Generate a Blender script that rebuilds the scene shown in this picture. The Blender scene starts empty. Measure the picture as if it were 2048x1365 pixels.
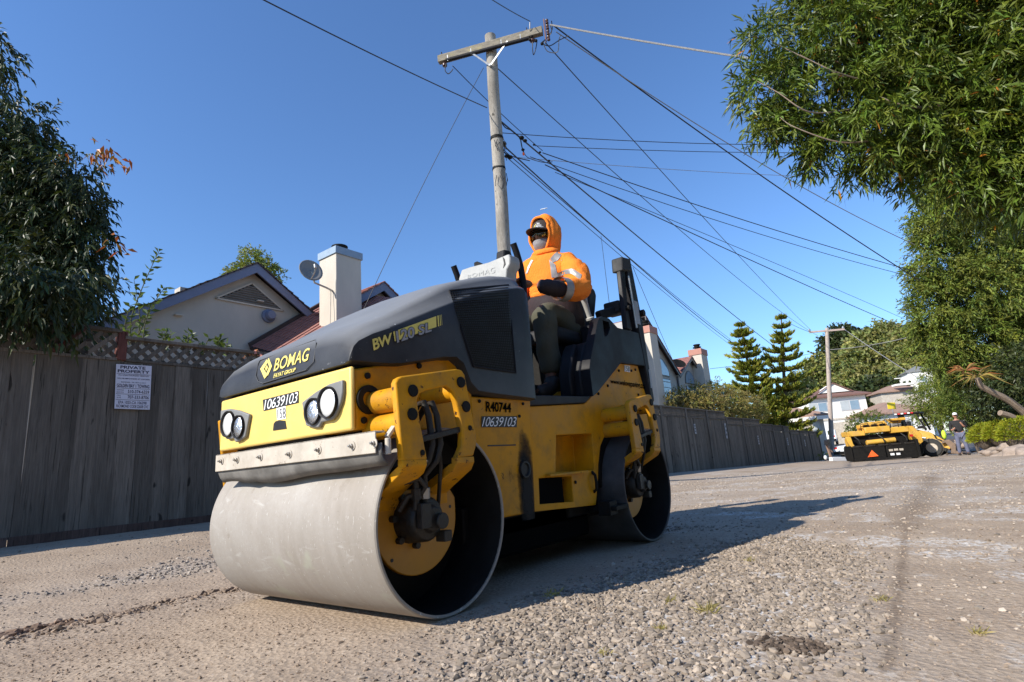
import bpy, bmesh, math, random
import numpy as np
from mathutils import Vector, Matrix
from mathutils.bvhtree import BVHTree

random.seed(7); rng = np.random.default_rng(7)
scene = bpy.context.scene
col = scene.collection
R = math.radians

# ---------------------------------------------------------------- camera
CAM = Vector((-1.6064, -1.5812, 0.5262))
YAW, PITCH, ROLL, FPX = 0.9270, 0.2231, -0.0770, 1105.7
fw = Vector((math.sin(YAW)*math.cos(PITCH), math.cos(YAW)*math.cos(PITCH), math.sin(PITCH)))
r0 = Vector((math.cos(YAW), -math.sin(YAW), 0)); u0 = r0.cross(fw)
cr, sr = math.cos(ROLL), math.sin(ROLL)
RT = r0*cr + u0*sr; UP = u0*cr - r0*sr
cam_data = bpy.data.cameras.new('camera'); cam = bpy.data.objects.new('camera', cam_data)
col.objects.link(cam)
cam.matrix_world = Matrix(((RT.x, UP.x, -fw.x, CAM.x), (RT.y, UP.y, -fw.y, CAM.y), (RT.z, UP.z, -fw.z, CAM.z), (0, 0, 0, 1)))
cam_data.sensor_width = 36; cam_data.lens = FPX/2048*36
cam_data.clip_start = 0.05; cam_data.clip_end = 5000
scene.camera = cam

# ---------------------------------------------------------------- sky, sun, exposure
SUN_EL, SUN_AZ = R(33.2), R(-70.2)          # azimuth clockwise from +Y
world = bpy.data.worlds.new('World'); scene.world = world; world.use_nodes = True
wn = world.node_tree.nodes; wl = world.node_tree.links
sky = wn.new('ShaderNodeTexSky'); sky.sky_type = 'NISHITA'; sky.sun_disc = False
sky.sun_elevation = SUN_EL; sky.sun_rotation = SUN_AZ % (2*math.pi)
sky.altitude = 60; sky.air_density = 1.15; sky.dust_density = 0.1; sky.ozone_density = 3.0
tint = wn.new('ShaderNodeMix'); tint.data_type = 'RGBA'; tint.blend_type = 'MULTIPLY'; tint.inputs[0].default_value = 1; tint.inputs[7].default_value = (.84, 1.085, 1.40, 1)
wl.new(sky.outputs[0], tint.inputs[6]); wl.new(tint.outputs[2], wn['Background'].inputs[0]); wn['Background'].inputs[1].default_value = 0.107
sun_data = bpy.data.lights.new('sun', 'SUN'); sun_data.energy = 4.9; sun_data.angle = R(0.53); sun_data.color = (1, .94, .84)
sun = bpy.data.objects.new('sun', sun_data); col.objects.link(sun)
SUN = Vector((math.sin(SUN_AZ)*math.cos(SUN_EL), math.cos(SUN_AZ)*math.cos(SUN_EL), math.sin(SUN_EL)))
sun.rotation_euler = SUN.to_track_quat('Z', 'Y').to_euler()
scene.view_settings.view_transform = 'Standard'; scene.view_settings.look = 'None'
scene.view_settings.gamma = 1; scene.view_settings.use_curve_mapping = False
scene.view_settings.exposure = 0.48
scene.render.engine = 'CYCLES'

# ---------------------------------------------------------------- pixel -> world helpers (photo is 2048 x 1365)
def ray(px, py): return fw + RT*((px-1024)/FPX) - UP*((py-682.5)/FPX)
def atx(px, py, x): d = ray(px, py); return CAM + d*((x-CAM.x)/d.x)
def aty(px, py, y): d = ray(px, py); return CAM + d*((y-CAM.y)/d.y)
def atz(px, py, z): d = ray(px, py); return CAM + d*((z-CAM.z)/d.z)
def atd(px, py, D): return CAM + ray(px, py)*D

# ---------------------------------------------------------------- materials
def nodes(name):
    m = bpy.data.materials.new(name); m.use_nodes = True
    return m, m.node_tree.nodes, m.node_tree.links, m.node_tree.nodes['Principled BSDF']
def ramp(n, l, src, a, b, ca=(0, 0, 0, 1), cb=(1, 1, 1, 1)):
    r = n.new('ShaderNodeValToRGB'); r.color_ramp.elements[0].position = a; r.color_ramp.elements[1].position = b
    r.color_ramp.elements[0].color = ca; r.color_ramp.elements[1].color = cb
    l.new(src, r.inputs[0]); return r.outputs[0]
def noise(n, l, coord, scale, detail=6, rough=.6, stretch=None, dist=0):
    t = n.new('ShaderNodeTexNoise'); t.inputs['Scale'].default_value = scale; t.inputs['Detail'].default_value = detail
    t.inputs['Roughness'].default_value = rough; t.inputs['Distortion'].default_value = dist
    if stretch:
        mp = n.new('ShaderNodeMapping'); mp.inputs['Scale'].default_value = stretch; l.new(coord, mp.inputs[0]); coord = mp.outputs[0]
    l.new(coord, t.inputs['Vector']); return t.outputs[0]
def mix(n, l, fac, a, b, mode='MIX'):
    x = n.new('ShaderNodeMix'); x.data_type = 'RGBA'; x.blend_type = mode
    for k, s in ((0, fac), (6, a), (7, b)):
        if hasattr(s, 'links'): l.new(s, x.inputs[k])
        elif k == 0: x.inputs[0].default_value = s
        else: x.inputs[k].default_value = (*s[:3], 1)
    return x.outputs[2]
def sc(c, k): return tuple(min(1, v*k) for v in c)
def M(name, c, rough=.6, metal=0., var=.25, scale=6, bump=.15, bscale=60, stretch=None, spots=None, rand=0., spec=.5, dust=None, coat=0):
    m, n, l, b = nodes(name)
    tc = n.new('ShaderNodeTexCoord').outputs['Object']
    f = ramp(n, l, noise(n, l, tc, scale, 8, .62, stretch), .3, .7)
    o = mix(n, l, f, sc(c, 1-var), sc(c, 1+var))
    if rand:
        oi = n.new('ShaderNodeObjectInfo'); hv = n.new('ShaderNodeHueSaturation')
        mr = n.new('ShaderNodeMapRange'); mr.inputs[3].default_value = 1-rand; mr.inputs[4].default_value = 1+rand
        l.new(oi.outputs['Random'], mr.inputs[0]); l.new(mr.outputs[0], hv.inputs['Value']); l.new(o, hv.inputs['Color']); o = hv.outputs[0]
    if dust:
        dc, amt, dsc = dust
        d = ramp(n, l, noise(n, l, tc, dsc, 10, .7), .62-amt*.35, .85)
        o = mix(n, l, d, o, dc)
    if spots:
        pc, thr, psc = spots
        s = ramp(n, l, noise(n, l, tc, psc, 12, .75), thr, thr+.03)
        o = mix(n, l, s, o, pc)
    l.new(o, b.inputs['Base Color'])
    rr = n.new('ShaderNodeMapRange'); rr.inputs[3].default_value = max(.03, rough-.12); rr.inputs[4].default_value = min(1, rough+.12)
    l.new(f, rr.inputs[0]); l.new(rr.outputs[0], b.inputs['Roughness'])
    b.inputs['Metallic'].default_value = metal; b.inputs['Specular IOR Level'].default_value = spec
    b.inputs['Coat Weight'].default_value = coat
    if bump:
        bp = n.new('ShaderNodeBump'); bp.inputs['Strength'].default_value = bump; bp.inputs['Distance'].default_value = .01
        l.new(noise(n, l, tc, bscale, 8, .65, stretch), bp.inputs['Height']); l.new(bp.outputs[0], b.inputs['Normal'])
    return m
def leafmat(name, c, trans=.35, rough=.45, spec=.5):
    m, n, l, b = nodes(name)
    at = n.new('ShaderNodeAttribute'); at.attribute_name = 'tint'
    o = mix(n, l, 1., c, at.outputs['Color'], 'MULTIPLY')
    l.new(o, b.inputs['Base Color']); b.inputs['Roughness'].default_value = rough; b.inputs['Specular IOR Level'].default_value = spec
    t = n.new('ShaderNodeBsdfTranslucent'); l.new(mix(n, l, 1., o, (1.2, 1.25, .5), 'MULTIPLY'), t.inputs['Color'])
    ms = n.new('ShaderNodeMixShader'); ms.inputs[0].default_value = trans
    l.new(b.outputs[0], ms.inputs[1]); l.new(t.outputs[0], ms.inputs[2])
    l.new(ms.outputs[0], n['Material Output'].inputs['Surface']); return m

YEL = M('yellow_paint', (.60, .262, .004), .5, 0, .14, 5, .05, 40, spots=((.05, .028, .012), .64, 22), dust=((.24, .13, .03), .4, 7), spec=.18)
YEL2 = M('worn_yellow_paint', (.58, .262, .006), .52, 0, .18, 7, .08, 40, spots=((.06, .024, .010), .585, 26), dust=((.27, .15, .05), .5, 9), spec=.2)
YELP2 = M('overexposed_yellow_paint', (.80, .56, .15), .5, 0, .06, 5, .05, 30, spots=((.4, .22, .06), .70, 18))  # yellow paled to paint in the overexposure of the sunlit front panel
PAVY = M('pale_machine_yellow', (.66, .37, .05), .5, 0, .12, 3, .05, 30, dust=((.45, .30, .15), .4, 5))  # paler yellow than the roller's paint
YELF = M('faded_yellow_paint', (.44, .195, .008), .5, 0, .15, 5, .05, 30, spots=((.2, .12, .05), .68, 14))
BLK = M('black_plastic', (.014, .0135, .016), .5, 0, .25, 5, .06, 150, dust=((.045, .042, .038), .25, 4), spec=.16)
HOODM = M('dusty_black_hood', (.030, .032, .038), .46, 0, .3, 4, .05, 120, spec=.28, dust=((.095, .093, .09), .5, 3))
GRYP = M('grey_plastic', (.19, .19, .185), .55, 0, .12, 8, .05, 80)
LGRY = M('pale_grey_plastic', (.34, .34, .325), .5, 0, .12, 6, .06, 80, dust=((.5, .48, .44), .4, 8))
DARK = M('dark_metal', (.011, .010, .009), .65, .1, .4, 12, .2, 60, spec=.2)
GREASE = M('greasy_metal', (.020, .016, .012), .55, .1, .5, 18, .4, 50)
RUB = M('rubber', (.02, .02, .02), .7, 0, .3, 10, .1, 80)
RUBD = M('dusty_rubber', (.15, .142, .13), .8, 0, .45, 9, .15, 60)
STL = M('bare_steel', (.38, .36, .33), .42, .7, .25, 10, .1, 60)
BEIGE = M('beige_paint', (.50, .445, .37), .6, 0, .16, 5, .08, 60, spots=((.17, .11, .06), .62, 25), dust=((.30, .25, .19), .5, 8))
CHROME = M('lamp_reflector', (.75, .76, .78), .18, .85, .1, 30, .5, 90)
GLASSY = M('clear_lamp_lens', (.80, .80, .78), .12, .1, .05, 20, .1, 60, coat=.6)
WHITE = M('white_print', (.80, .80, .80), .6, 0, .05, 6, 0)
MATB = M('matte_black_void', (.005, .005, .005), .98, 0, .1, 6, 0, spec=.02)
BLACKP = M('black_print', (.012, .012, .012), .55, 0, .2, 6, 0)
YELP = M('yellow_print', (.75, .62, .14), .5, 0, .1, 12, 0)
GRYPR = M('silver_print', (.30, .30, .31), .5, 0, .1, 12, 0)

def drum_material():
    m, n, l, b = nodes('dusty_steel_drum')
    tc = n.new('ShaderNodeTexCoord').outputs['Object']
    f = ramp(n, l, noise(n, l, tc, 5, 10, .7, (1, .6, 1)), .3, .72)
    o = mix(n, l, f, (.285, .25, .212), (.375, .34, .30))
    k_ = ramp(n, l, noise(n, l, tc, 2.2, 6, .62, (.25, 9, .25), .15), .35, .7); o = mix(n, l, k_, sc((.30, .265, .225), .9), o)
    k2 = ramp(n, l, noise(n, l, tc, 1.1, 5, .6, (1, 1.6, 1), .6), .42, .66); o = mix(n, l, k2, o, (.40, .375, .345))
    g = ramp(n, l, noise(n, l, tc, 60, 6, .7), .35, .75); o = mix(n, l, g, mix(n, l, .35, o, (.27, .235, .2)), o)
    s = ramp(n, l, noise(n, l, tc, 60, 4, .6, (.6, 2.4, .6)), .64, .74); o = mix(n, l, s, o, (.55, .53, .50))
    sf = ramp(n, l, noise(n, l, tc, 4.5, 5, .62, (2.6, .8, 2.6), 1.6), .62, .78); o = mix(n, l, sf, o, (.47, .45, .42))
    dk = ramp(n, l, noise(n, l, tc, 7, 9, .7), .60, .72); o = mix(n, l, dk, o, (.235, .20, .165))
    d = ramp(n, l, noise(n, l, tc, 150, 4, .6), .66, .72); o = mix(n, l, d, o, (.19, .16, .13))
    st = ramp(n, l, noise(n, l, tc, 3.2, 4, .55, (1, 1.2, 1), 1.2), .60, .72); o = mix(n, l, st, o, (.35, .34, .28))
    l.new(o, b.inputs['Base Color']); b.inputs['Metallic'].default_value = .25
    rr = n.new('ShaderNodeMapRange'); rr.inputs[3].default_value = .68; rr.inputs[4].default_value = .46
    l.new(s, rr.inputs[0]); l.new(rr.outputs[0], b.inputs['Roughness'])
    bp = n.new('ShaderNodeBump'); bp.inputs['Strength'].default_value = .18; bp.inputs['Distance'].default_value = .004
    l.new(noise(n, l, tc, 70, 8, .7), bp.inputs['Height']); l.new(bp.outputs[0], b.inputs['Normal'])
    return m
DRUM = drum_material()
REARD = M('dark_drum_steel', (.075, .070, .068), .65, .1, .35, 8, .2, 50, spec=.25)  # darker tone of steel for the rear drum
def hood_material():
    m, n, l, b = nodes('dusty_black_hood_lit_top'); tc = n.new('ShaderNodeTexCoord').outputs['Object']
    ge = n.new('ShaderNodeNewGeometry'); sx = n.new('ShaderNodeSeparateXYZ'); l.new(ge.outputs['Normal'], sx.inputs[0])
    lit_top = ramp(n, l, sx.outputs['Z'], .35, .92)          # dust on up-facing parts, lightened to paint in the sunlit top's sheen
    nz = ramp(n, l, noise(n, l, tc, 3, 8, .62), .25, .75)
    df = n.new('ShaderNodeMath'); df.operation = 'MULTIPLY_ADD'; df.inputs[1].default_value = .75; l.new(lit_top, df.inputs[0])
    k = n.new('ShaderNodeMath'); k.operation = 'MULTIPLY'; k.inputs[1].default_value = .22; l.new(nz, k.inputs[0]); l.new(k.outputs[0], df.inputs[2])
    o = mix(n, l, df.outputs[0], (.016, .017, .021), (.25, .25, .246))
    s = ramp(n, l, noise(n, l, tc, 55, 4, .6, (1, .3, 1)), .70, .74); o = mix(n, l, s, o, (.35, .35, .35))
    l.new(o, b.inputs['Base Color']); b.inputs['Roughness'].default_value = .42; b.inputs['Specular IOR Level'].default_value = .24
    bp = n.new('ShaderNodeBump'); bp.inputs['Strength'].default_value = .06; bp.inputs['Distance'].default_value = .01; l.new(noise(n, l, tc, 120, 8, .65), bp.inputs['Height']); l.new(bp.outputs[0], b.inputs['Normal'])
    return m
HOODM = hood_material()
def wood_material(name, c, rand=.25, green=.0):
    m, n, l, b = nodes(name)
    tc = n.new('ShaderNodeTexCoord').outputs['Object']
    oi = n.new('ShaderNodeObjectInfo'); va = n.new('ShaderNodeVectorMath'); va.operation = 'ADD'
    cb = n.new('ShaderNodeCombineXYZ'); ml = n.new('ShaderNodeMath'); ml.operation = 'MULTIPLY'; ml.inputs[1].default_value = 37
    l.new(oi.outputs['Random'], ml.inputs[0]); l.new(ml.outputs[0], cb.inputs[0]); l.new(ml.outputs[0], cb.inputs[1]); l.new(ml.outputs[0], cb.inputs[2])
    l.new(tc, va.inputs[0]); l.new(cb.outputs[0], va.inputs[1]); tc = va.outputs[0]
    g = noise(n, l, tc, 9, 10, .7, (9, 9, .6), .6)
    o = mix(n, l, ramp(n, l, g, .3, .72), sc(c, .55), sc(c, 1.35))
    o = mix(n, l, ramp(n, l, noise(n, l, tc, 2.2, 6, .6, (1.5, 1.5, .5)), .45, .75), o, sc(c, .5))
    k = ramp(n, l, noise(n, l, tc, 7, 2, .4, (1.3, 1.3, 1)), .70, .74); o = mix(n, l, k, o, sc(c, .22))
    ck = ramp(n, l, noise(n, l, tc, 6, 5, .6, (9, 9, .45), .2), .60, .66); o = mix(n, l, ck, o, sc(c, .30))
    hv = n.new('ShaderNodeHueSaturation'); mr = n.new('ShaderNodeMapRange'); mr.inputs[3].default_value = 1-rand; mr.inputs[4].default_value = 1+rand
    l.new(oi.outputs['Random'], mr.inputs[0]); l.new(mr.outputs[0], hv.inputs['Value']); l.new(o, hv.inputs['Color'])
    l.new(hv.outputs[0], b.inputs['Base Color']); b.inputs['Roughness'].default_value = .88; b.inputs['Specular IOR Level'].default_value = .2
    bp = n.new('ShaderNodeBump'); bp.inputs['Strength'].default_value = .5; bp.inputs['Distance'].default_value = .006
    l.new(g, bp.inputs['Height']); l.new(bp.outputs[0], b.inputs['Normal'])
    return m
FENCE = wood_material('weathered_fence_wood', (.155, .130, .106))
KICKW = wood_material('reddish_base_board_wood', (.135, .085, .07))
FENCER = wood_material('reddish_fence_post_wood', (.16, .062, .05))
POLEW = wood_material('weathered_pole_wood', (.34, .308, .265), .05)
ARMW = M('lichen_covered_wood', (.20, .175, .135), .9, 0, .45, 6, .5, 40, (1, 1, 3), dust=((.36, .30, .09), .25, 4))
STUC = M('grey_beige_stucco', (.43, .395, .35), .9, 0, .11, 1.6, .4, 60, (1, 1, .45))
STUC2 = M('pale_stucco', (.52, .47, .40), .9, 0, .09, 2.2, .35, 60, (1, 1, .4))
STUCW = M('white_house_wall', (.82, .79, .73), .85, 0, .04, 1, .1, 30)
FASC = M('slate_blue_fascia', (.155, .18, .27), .6, 0, .1, 4, .05, 40)
COPING = M('blue_grey_coping', (.25, .33, .42), .6, 0, .1, 5, .1, 40)
PINKC = M('terracotta_coping', (.42, .20, .15), .8, 0, .1, 5, .1, 40)
TILE = M('red_brown_roof_tile', (.30, .135, .11), .85, 0, .25, 9, .2, 60)
TILED = M('dark_roof_tile', (.055, .04, .04), .85, 0, .3, 9, .2, 60)
TILEB = M('brown_shingle', (.30, .19, .14), .9, 0, .15, 5, .2, 60)
TILEB2 = M('dark_brown_shingle', (.18, .095, .075), .9, 0, .15, 5, .2, 60)
WINGL = M('window_glass', (.20, .28, .36), .06, .0, .1, 2, 0, spec=.9)
FRAMEW = M('white_window_frame', (.55, .55, .55), .5, 0, .05, 5, 0)
DFRAME = M('dark_window_frame', (.06, .055, .06), .5, 0, .1, 5, 0)
WIRE = M('black_cable', (.02, .02, .024), .6, 0, .2, 30, 0)
WIREG = M('grey_twisted_cable', (.26, .25, .24), .5, .3, .4, 60, .3, 120)
BARK = M('brown_bark', (.11, .085, .065), .9, 0, .4, 9, .6, 40, (1, 1, .3))
BARKP = M('pale_branch_bark', (.24, .18, .13), .85, 0, .3, 14, .4, 50)
GALV = M('galvanised_metal', (.36, .36, .355), .42, .6, .15, 14, .1, 60)
DISH = M('grey_dish_metal', (.22, .21, .20), .5, .2, .1, 6, .05, 60)
ORANGE = M('high_visibility_orange_fleece', (.95, .245, .03), .88, 0, .10, 6, .7, 90, spec=.2)
REFL = M('silver_reflective_tape', (.27, .255, .24), .4, .2, .2, 20, .1, 90)
SLEEVE = M('dark_brown_sleeve', (.022, .011, .012), .8, 0, .3, 8, .4, 120)
TROUS = M('olive_trousers', (.072, .070, .046), .85, 0, .2, 8, .35, 60)
SKIN = M('brown_skin', (.20, .085, .048), .5, 0, .12, 10, .05, 90)
SKINP = M('tanned_skin', (.40, .20, .13), .5, 0, .12, 10, .05, 90)
CAPM = M('dark_brown_cap', (.04, .03, .024), .8, 0, .2, 10, .3, 150)
MASKM = M('grey_face_cover', (.24, .225, .23), .8, 0, .2, 14, .3, 120)
SHADE = M('dark_lens_painted_glints', (.03, .024, .012), .1, .3, .3, 14, 0, coat=.5, spots=((.45, .30, .02), .56, 30))  # yellow spots paint reflections onto the lens
JEANS = M('blue_grey_jeans', (.12, .13, .20), .85, 0, .2, 10, .2, 80)
BLKC = M('black_shirt', (.015, .015, .017), .85, 0, .2, 10, .2, 80)
SHOE = M('dark_boot_leather', (.03, .022, .017), .6, 0, .3, 14, .2, 80)
CARW = M('white_car_paint', (.78, .78, .78), .2, 0, .02, 4, 0, coat=.5)
DGLASS = M('dark_glass', (.015, .018, .02), .06, 0, .1, 4, 0, spec=.8)
ORT = M('orange_reflector', (.90, .13, .02), .5, 0, .05, 6, 0)
REDM = M('red_lamp', (.5, .02, .02), .3, 0, .05, 6, 0)
ROCKM = M('pale_boulder', (.34, .27, .22), .9, 0, .3, 4, .6, 18, dust=((.2, .16, .13), .5, 6))
ASPH = M('old_asphalt', (.045, .040, .036), .9, 0, .5, 40, .8, 120)
STONE = leafmat('loose_stone', (.30, .265, .23), 0., .85, .25)
STREET = M('street_asphalt', (.07, .07, .072), .9, 0, .25, 3, .2, 60)

# ---------------------------------------------------------------- mesh builder
class MB:
    def __init__(s): s.v = []; s.f = []
    def add(s, vs, fs):
        k = len(s.v); s.v += [tuple(p) for p in vs]; s.f += [tuple(i+k for i in q) for q in fs]; return s
    def box(s, a, b, m=None):
        (x0, y0, z0), (x1, y1, z1) = a, b
        vs = [Vector(p) for p in ((x0,y0,z0),(x1,y0,z0),(x1,y1,z0),(x0,y1,z0),(x0,y0,z1),(x1,y0,z1),(x1,y1,z1),(x0,y1,z1))]
        if m: vs = [m @ p for p in vs]
        return s.add(vs, ((0,3,2,1),(4,5,6,7),(0,1,5,4),(1,2,6,5),(2,3,7,6),(3,0,4,7)))
    def bar(s, p, q, w, h, up=(0, 0, 1)):      # rectangular bar p->q
        p = Vector(p); q = Vector(q); d = (q-p).normalized(); sd = d.cross(Vector(up))
        if sd.length < 1e-4: sd = d.cross(Vector((1, 0, 0)))
        sd.normalize(); uu = sd.cross(d)
        vs = [e+sd*(a*w/2)+uu*(b*h/2) for e in (p, q) for a, b in ((-1,-1),(1,-1),(1,1),(-1,1))]
        return s.add(vs, ((0,1,2,3),(7,6,5,4),(0,4,5,1),(1,5,6,2),(2,6,7,3),(3,7,4,0)))
    def tube(s, pts, r, n=8, cap=True):
        pts = [Vector(p) for p in pts]; rs = r if hasattr(r, '__len__') else [r]*len(pts)
        vs = []; ref = None
        for i, p in enumerate(pts):
            d = (pts[min(i+1, len(pts)-1)]-pts[max(i-1, 0)]).normalized()
            if ref is None: ref = d.cross(Vector((0, 0, 1)) if abs(d.z) < .9 else Vector((1, 0, 0))).normalized()
            ref = (ref-d*ref.dot(d)).normalized(); o = d.cross(ref)
            vs += [p+(ref*math.cos(2*math.pi*j/n)+o*math.sin(2*math.pi*j/n))*rs[i] for j in range(n)]
        fs = [(i*n+j, i*n+(j+1)%n, (i+1)*n+(j+1)%n, (i+1)*n+j) for i in range(len(pts)-1) for j in range(n)]
        if cap: fs += [tuple(range(n-1, -1, -1)), tuple(range((len(pts)-1)*n, len(pts)*n))]
        return s.add(vs, fs)
    def cyl(s, p, q, r, r2=None, n=20): return s.tube([p, q], [r, r if r2 is None else r2], n)
    def prism(s, poly, d0, d1, ax='y', m=None):   # polygon in the plane across axis ax, extruded from d0 to d1
        k = len(poly)
        mk = {'y': lambda p, d: Vector((p[0], d, p[1])), 'x': lambda p, d: Vector((d, p[0], p[1])), 'z': lambda p, d: Vector((p[0], p[1], d))}[ax]
        vs = [mk(p, d0) for p in poly]+[mk(p, d1) for p in poly]
        if m: vs = [m @ p for p in vs]
        return s.add(vs, [tuple(range(k)), tuple(range(2*k-1, k-1, -1))]+[(i, i+k, (i+1)%k+k, (i+1)%k) for i in range(k)])
    def lathe(s, prof, c, ax='y', n=48, closed=False):  # prof of (radius, along)
        c = Vector(c); vs = []
        for r_, a in prof:
            for j in range(n):
                t = 2*math.pi*j/n; p, q = r_*math.cos(t), r_*math.sin(t)
                vs.append(c+{'y': Vector((p, a, q)), 'z': Vector((p, q, a)), 'x': Vector((a, p, q))}[ax])
        k = len(prof); fs = []
        for i in range(k if closed else k-1):
            i2 = (i+1) % k
            fs += [(i*n+j, i*n+(j+1)%n, i2*n+(j+1)%n, i2*n+j) for j in range(n)]
        return s.add(vs, fs)
    def sphere(s, c, r, n=12, m=8):
        c = Vector(c); r = r if hasattr(r, '__len__') else (r, r, r)
        vs = [c+Vector((0, 0, r[2]))]
        for i in range(1, m):
            t = math.pi*i/m
            vs += [c+Vector((r[0]*math.sin(t)*math.cos(2*math.pi*j/n), r[1]*math.sin(t)*math.sin(2*math.pi*j/n), r[2]*math.cos(t))) for j in range(n)]
        vs.append(c-Vector((0, 0, r[2]))); e = len(vs)-1
        fs = [(0, 1+j, 1+(j+1)%n) for j in range(n)]
        fs += [(1+i*n+j, 1+(i+1)*n+j, 1+(i+1)*n+(j+1)%n, 1+i*n+(j+1)%n) for i in range(m-2) for j in range(n)]
        fs += [(e, 1+(m-2)*n+(j+1)%n, 1+(m-2)*n+j) for j in range(n)]
        return s.add(vs, fs)
    def mesh(s, name, m=None, smooth=False, fix=True):
        me = bpy.data.meshes.new(name); me.from_pydata([tuple(p) for p in s.v], [], s.f)
        if m: me.materials.append(m)
        if fix:
            b = bmesh.new(); b.from_mesh(me); bmesh.ops.recalc_face_normals(b, faces=b.faces); b.to_mesh(me); b.free()
        if smooth:
            for p in me.polygons: p.use_smooth = True
            if smooth != 'all': me.set_sharp_from_angle(angle=R(38))
        return me

WMAT = {}
def link(name, data, parent=None, world=True):
    o = bpy.data.objects.new(name, data); col.objects.link(o)
    if parent:
        o.parent = parent
        if world: o.matrix_parent_inverse = WMAT.get(parent.name, Matrix()).inverted()
    return o
def obj(name, mb, m, parent=None, bevel=0, smooth=True, world=True, seg=2, label=None):
    o = link(name, mb.mesh(name, m, smooth) if isinstance(mb, MB) else mb, parent, world)
    if bevel:
        b = o.modifiers.new('bevel', 'BEVEL'); b.width = bevel; b.segments = seg; b.limit_method = 'ANGLE'; b.angle_limit = R(40)
    if label: o['label'] = label
    return o
def tag(o, label, cat, group=None):
    o['label'] = label; o['category'] = cat
    if group: o['group'] = group
    return o
def thing(name, label, cat, loc, group=None, rotz=0):
    o = bpy.data.objects.new(name, None); col.objects.link(o); o.empty_display_size = .2
    o.location = loc; o.rotation_euler = (0, 0, rotz)
    WMAT[o.name] = Matrix.Translation(Vector(loc)) @ Matrix.Rotation(rotz, 4, 'Z')
    return tag(o, label, cat, group)
def piece(name, me, parent, mat4):               # instance of shared mesh placed by a world matrix
    o = link(name, me, parent); o.matrix_basis = mat4; return o
def cut(o, *mbs):                                # carve recesses, result baked into the mesh
    tmp = []
    for k in mbs:
        c = link('cutter', k.mesh('cutter')); md = o.modifiers.new('b', 'BOOLEAN'); md.operation = 'DIFFERENCE'; md.object = c; md.solver = 'EXACT'; tmp.append(c)
    bake(o)
    for c in tmp: bpy.data.objects.remove(c)
def bake(o):
    dg = bpy.context.evaluated_depsgraph_get(); dg.update()
    me = bpy.data.meshes.new_from_object(o.evaluated_get(dg)); o.modifiers.clear(); o.data = me
    return o

# ---------------------------------------------------------------- ground height
def smooth01(t): t = np.clip(t, 0, 1); return t*t*(3-2*t)
SX = np.array([-400, 3, 15.8, 30, 42, 48, 62, 140, 400.]); SZ = np.array([.0, 0, -.2, -.46, -.80, -.72, .22, .5, 1.5])
def gz(x, y):
    x = np.asarray(x, float); y = np.asarray(y, float)
    z = np.interp(x, SX, SZ)
    return z+.15*smooth01((y-2.2)/3.2)*smooth01((60-x)/20)+.10*smooth01((-2.2-y)/2.)
_perm = rng.random((256, 256))
def vnoise(x, y, s):
    t = s*37.7; x, y = x*np.cos(t)-y*np.sin(t)+17.3*t, x*np.sin(t)+y*np.cos(t)+5.1*t
    x = x/s; y = y/s; xi = np.floor(x).astype(int); yi = np.floor(y).astype(int); a = x-xi; b = y-yi
    a = a*a*(3-2*a); b = b*b*(3-2*b); g = lambda i, j: _perm[(xi+i) % 256, (yi+j) % 256]
    return (g(0,0)*(1-a)+g(1,0)*a)*(1-b)+(g(0,1)*(1-a)+g(1,1)*a)*b-.5

# ================================================================ SETTING: ground
def axis_lines(lo, a, b, hi, step):
    mid = list(np.arange(a, b, step)); up = []; d = step; x = b
    while x < hi: up.append(x); d = min(d*1.07, 6+abs(x)*.05); x += d
    dn = []; d = step; x = a-step
    while x > lo: dn.append(x); d = min(d*1.07, 6+abs(x)*.05); x -= d
    return np.array(dn[::-1]+mid+up+[hi])
gxl = axis_lines(-60, -1.7, 3.4, 420, .0145); gyl = axis_lines(-160, -1.75, 2.1, 260, .0145)
GX, GY = np.meshgrid(gxl, gyl, indexing='ij')
near = smooth01((14-np.hypot(GX-.5, GY-.5))/12)
rough = vnoise(GX, GY, .9)*.016+vnoise(GX+9, GY, .33)*.010+vnoise(GX, GY+5, .12)*.007+vnoise(GX+3, GY, .06)*.0045
GZ = gz(GX, GY)+rough*near*.75
under = smooth01((.22-np.maximum(np.abs(GX-.93)-1.05, np.abs(GY-.6)-.62))/.2)   # rolled flat below the machine
GZ = GZ*(1-under)+under*np.minimum(GZ*.15, -.002)
# windrow of clods left along the edge of the earlier pass
ridge = np.exp(-((GY-1.57-.05*vnoise(GX, GX*0, .5))/.055)**2)*smooth01((.15-GX)/.2)*smooth01((GX+6)/2)
lump = np.clip(.35+1.5*vnoise(GX, GY, .17), 0, 1)*(.7+1.2*vnoise(GX, GY, .045))
GZ += ridge*.032*np.clip(lump, 0, 2)
lane = 0*np.exp(-((GY-2.05)/.05)**2)*smooth01((.6-GX)/.5)*smooth01((GX+6)/2)
GZ += lane*.012*(.5+vnoise(GX, GY, .1))
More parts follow.
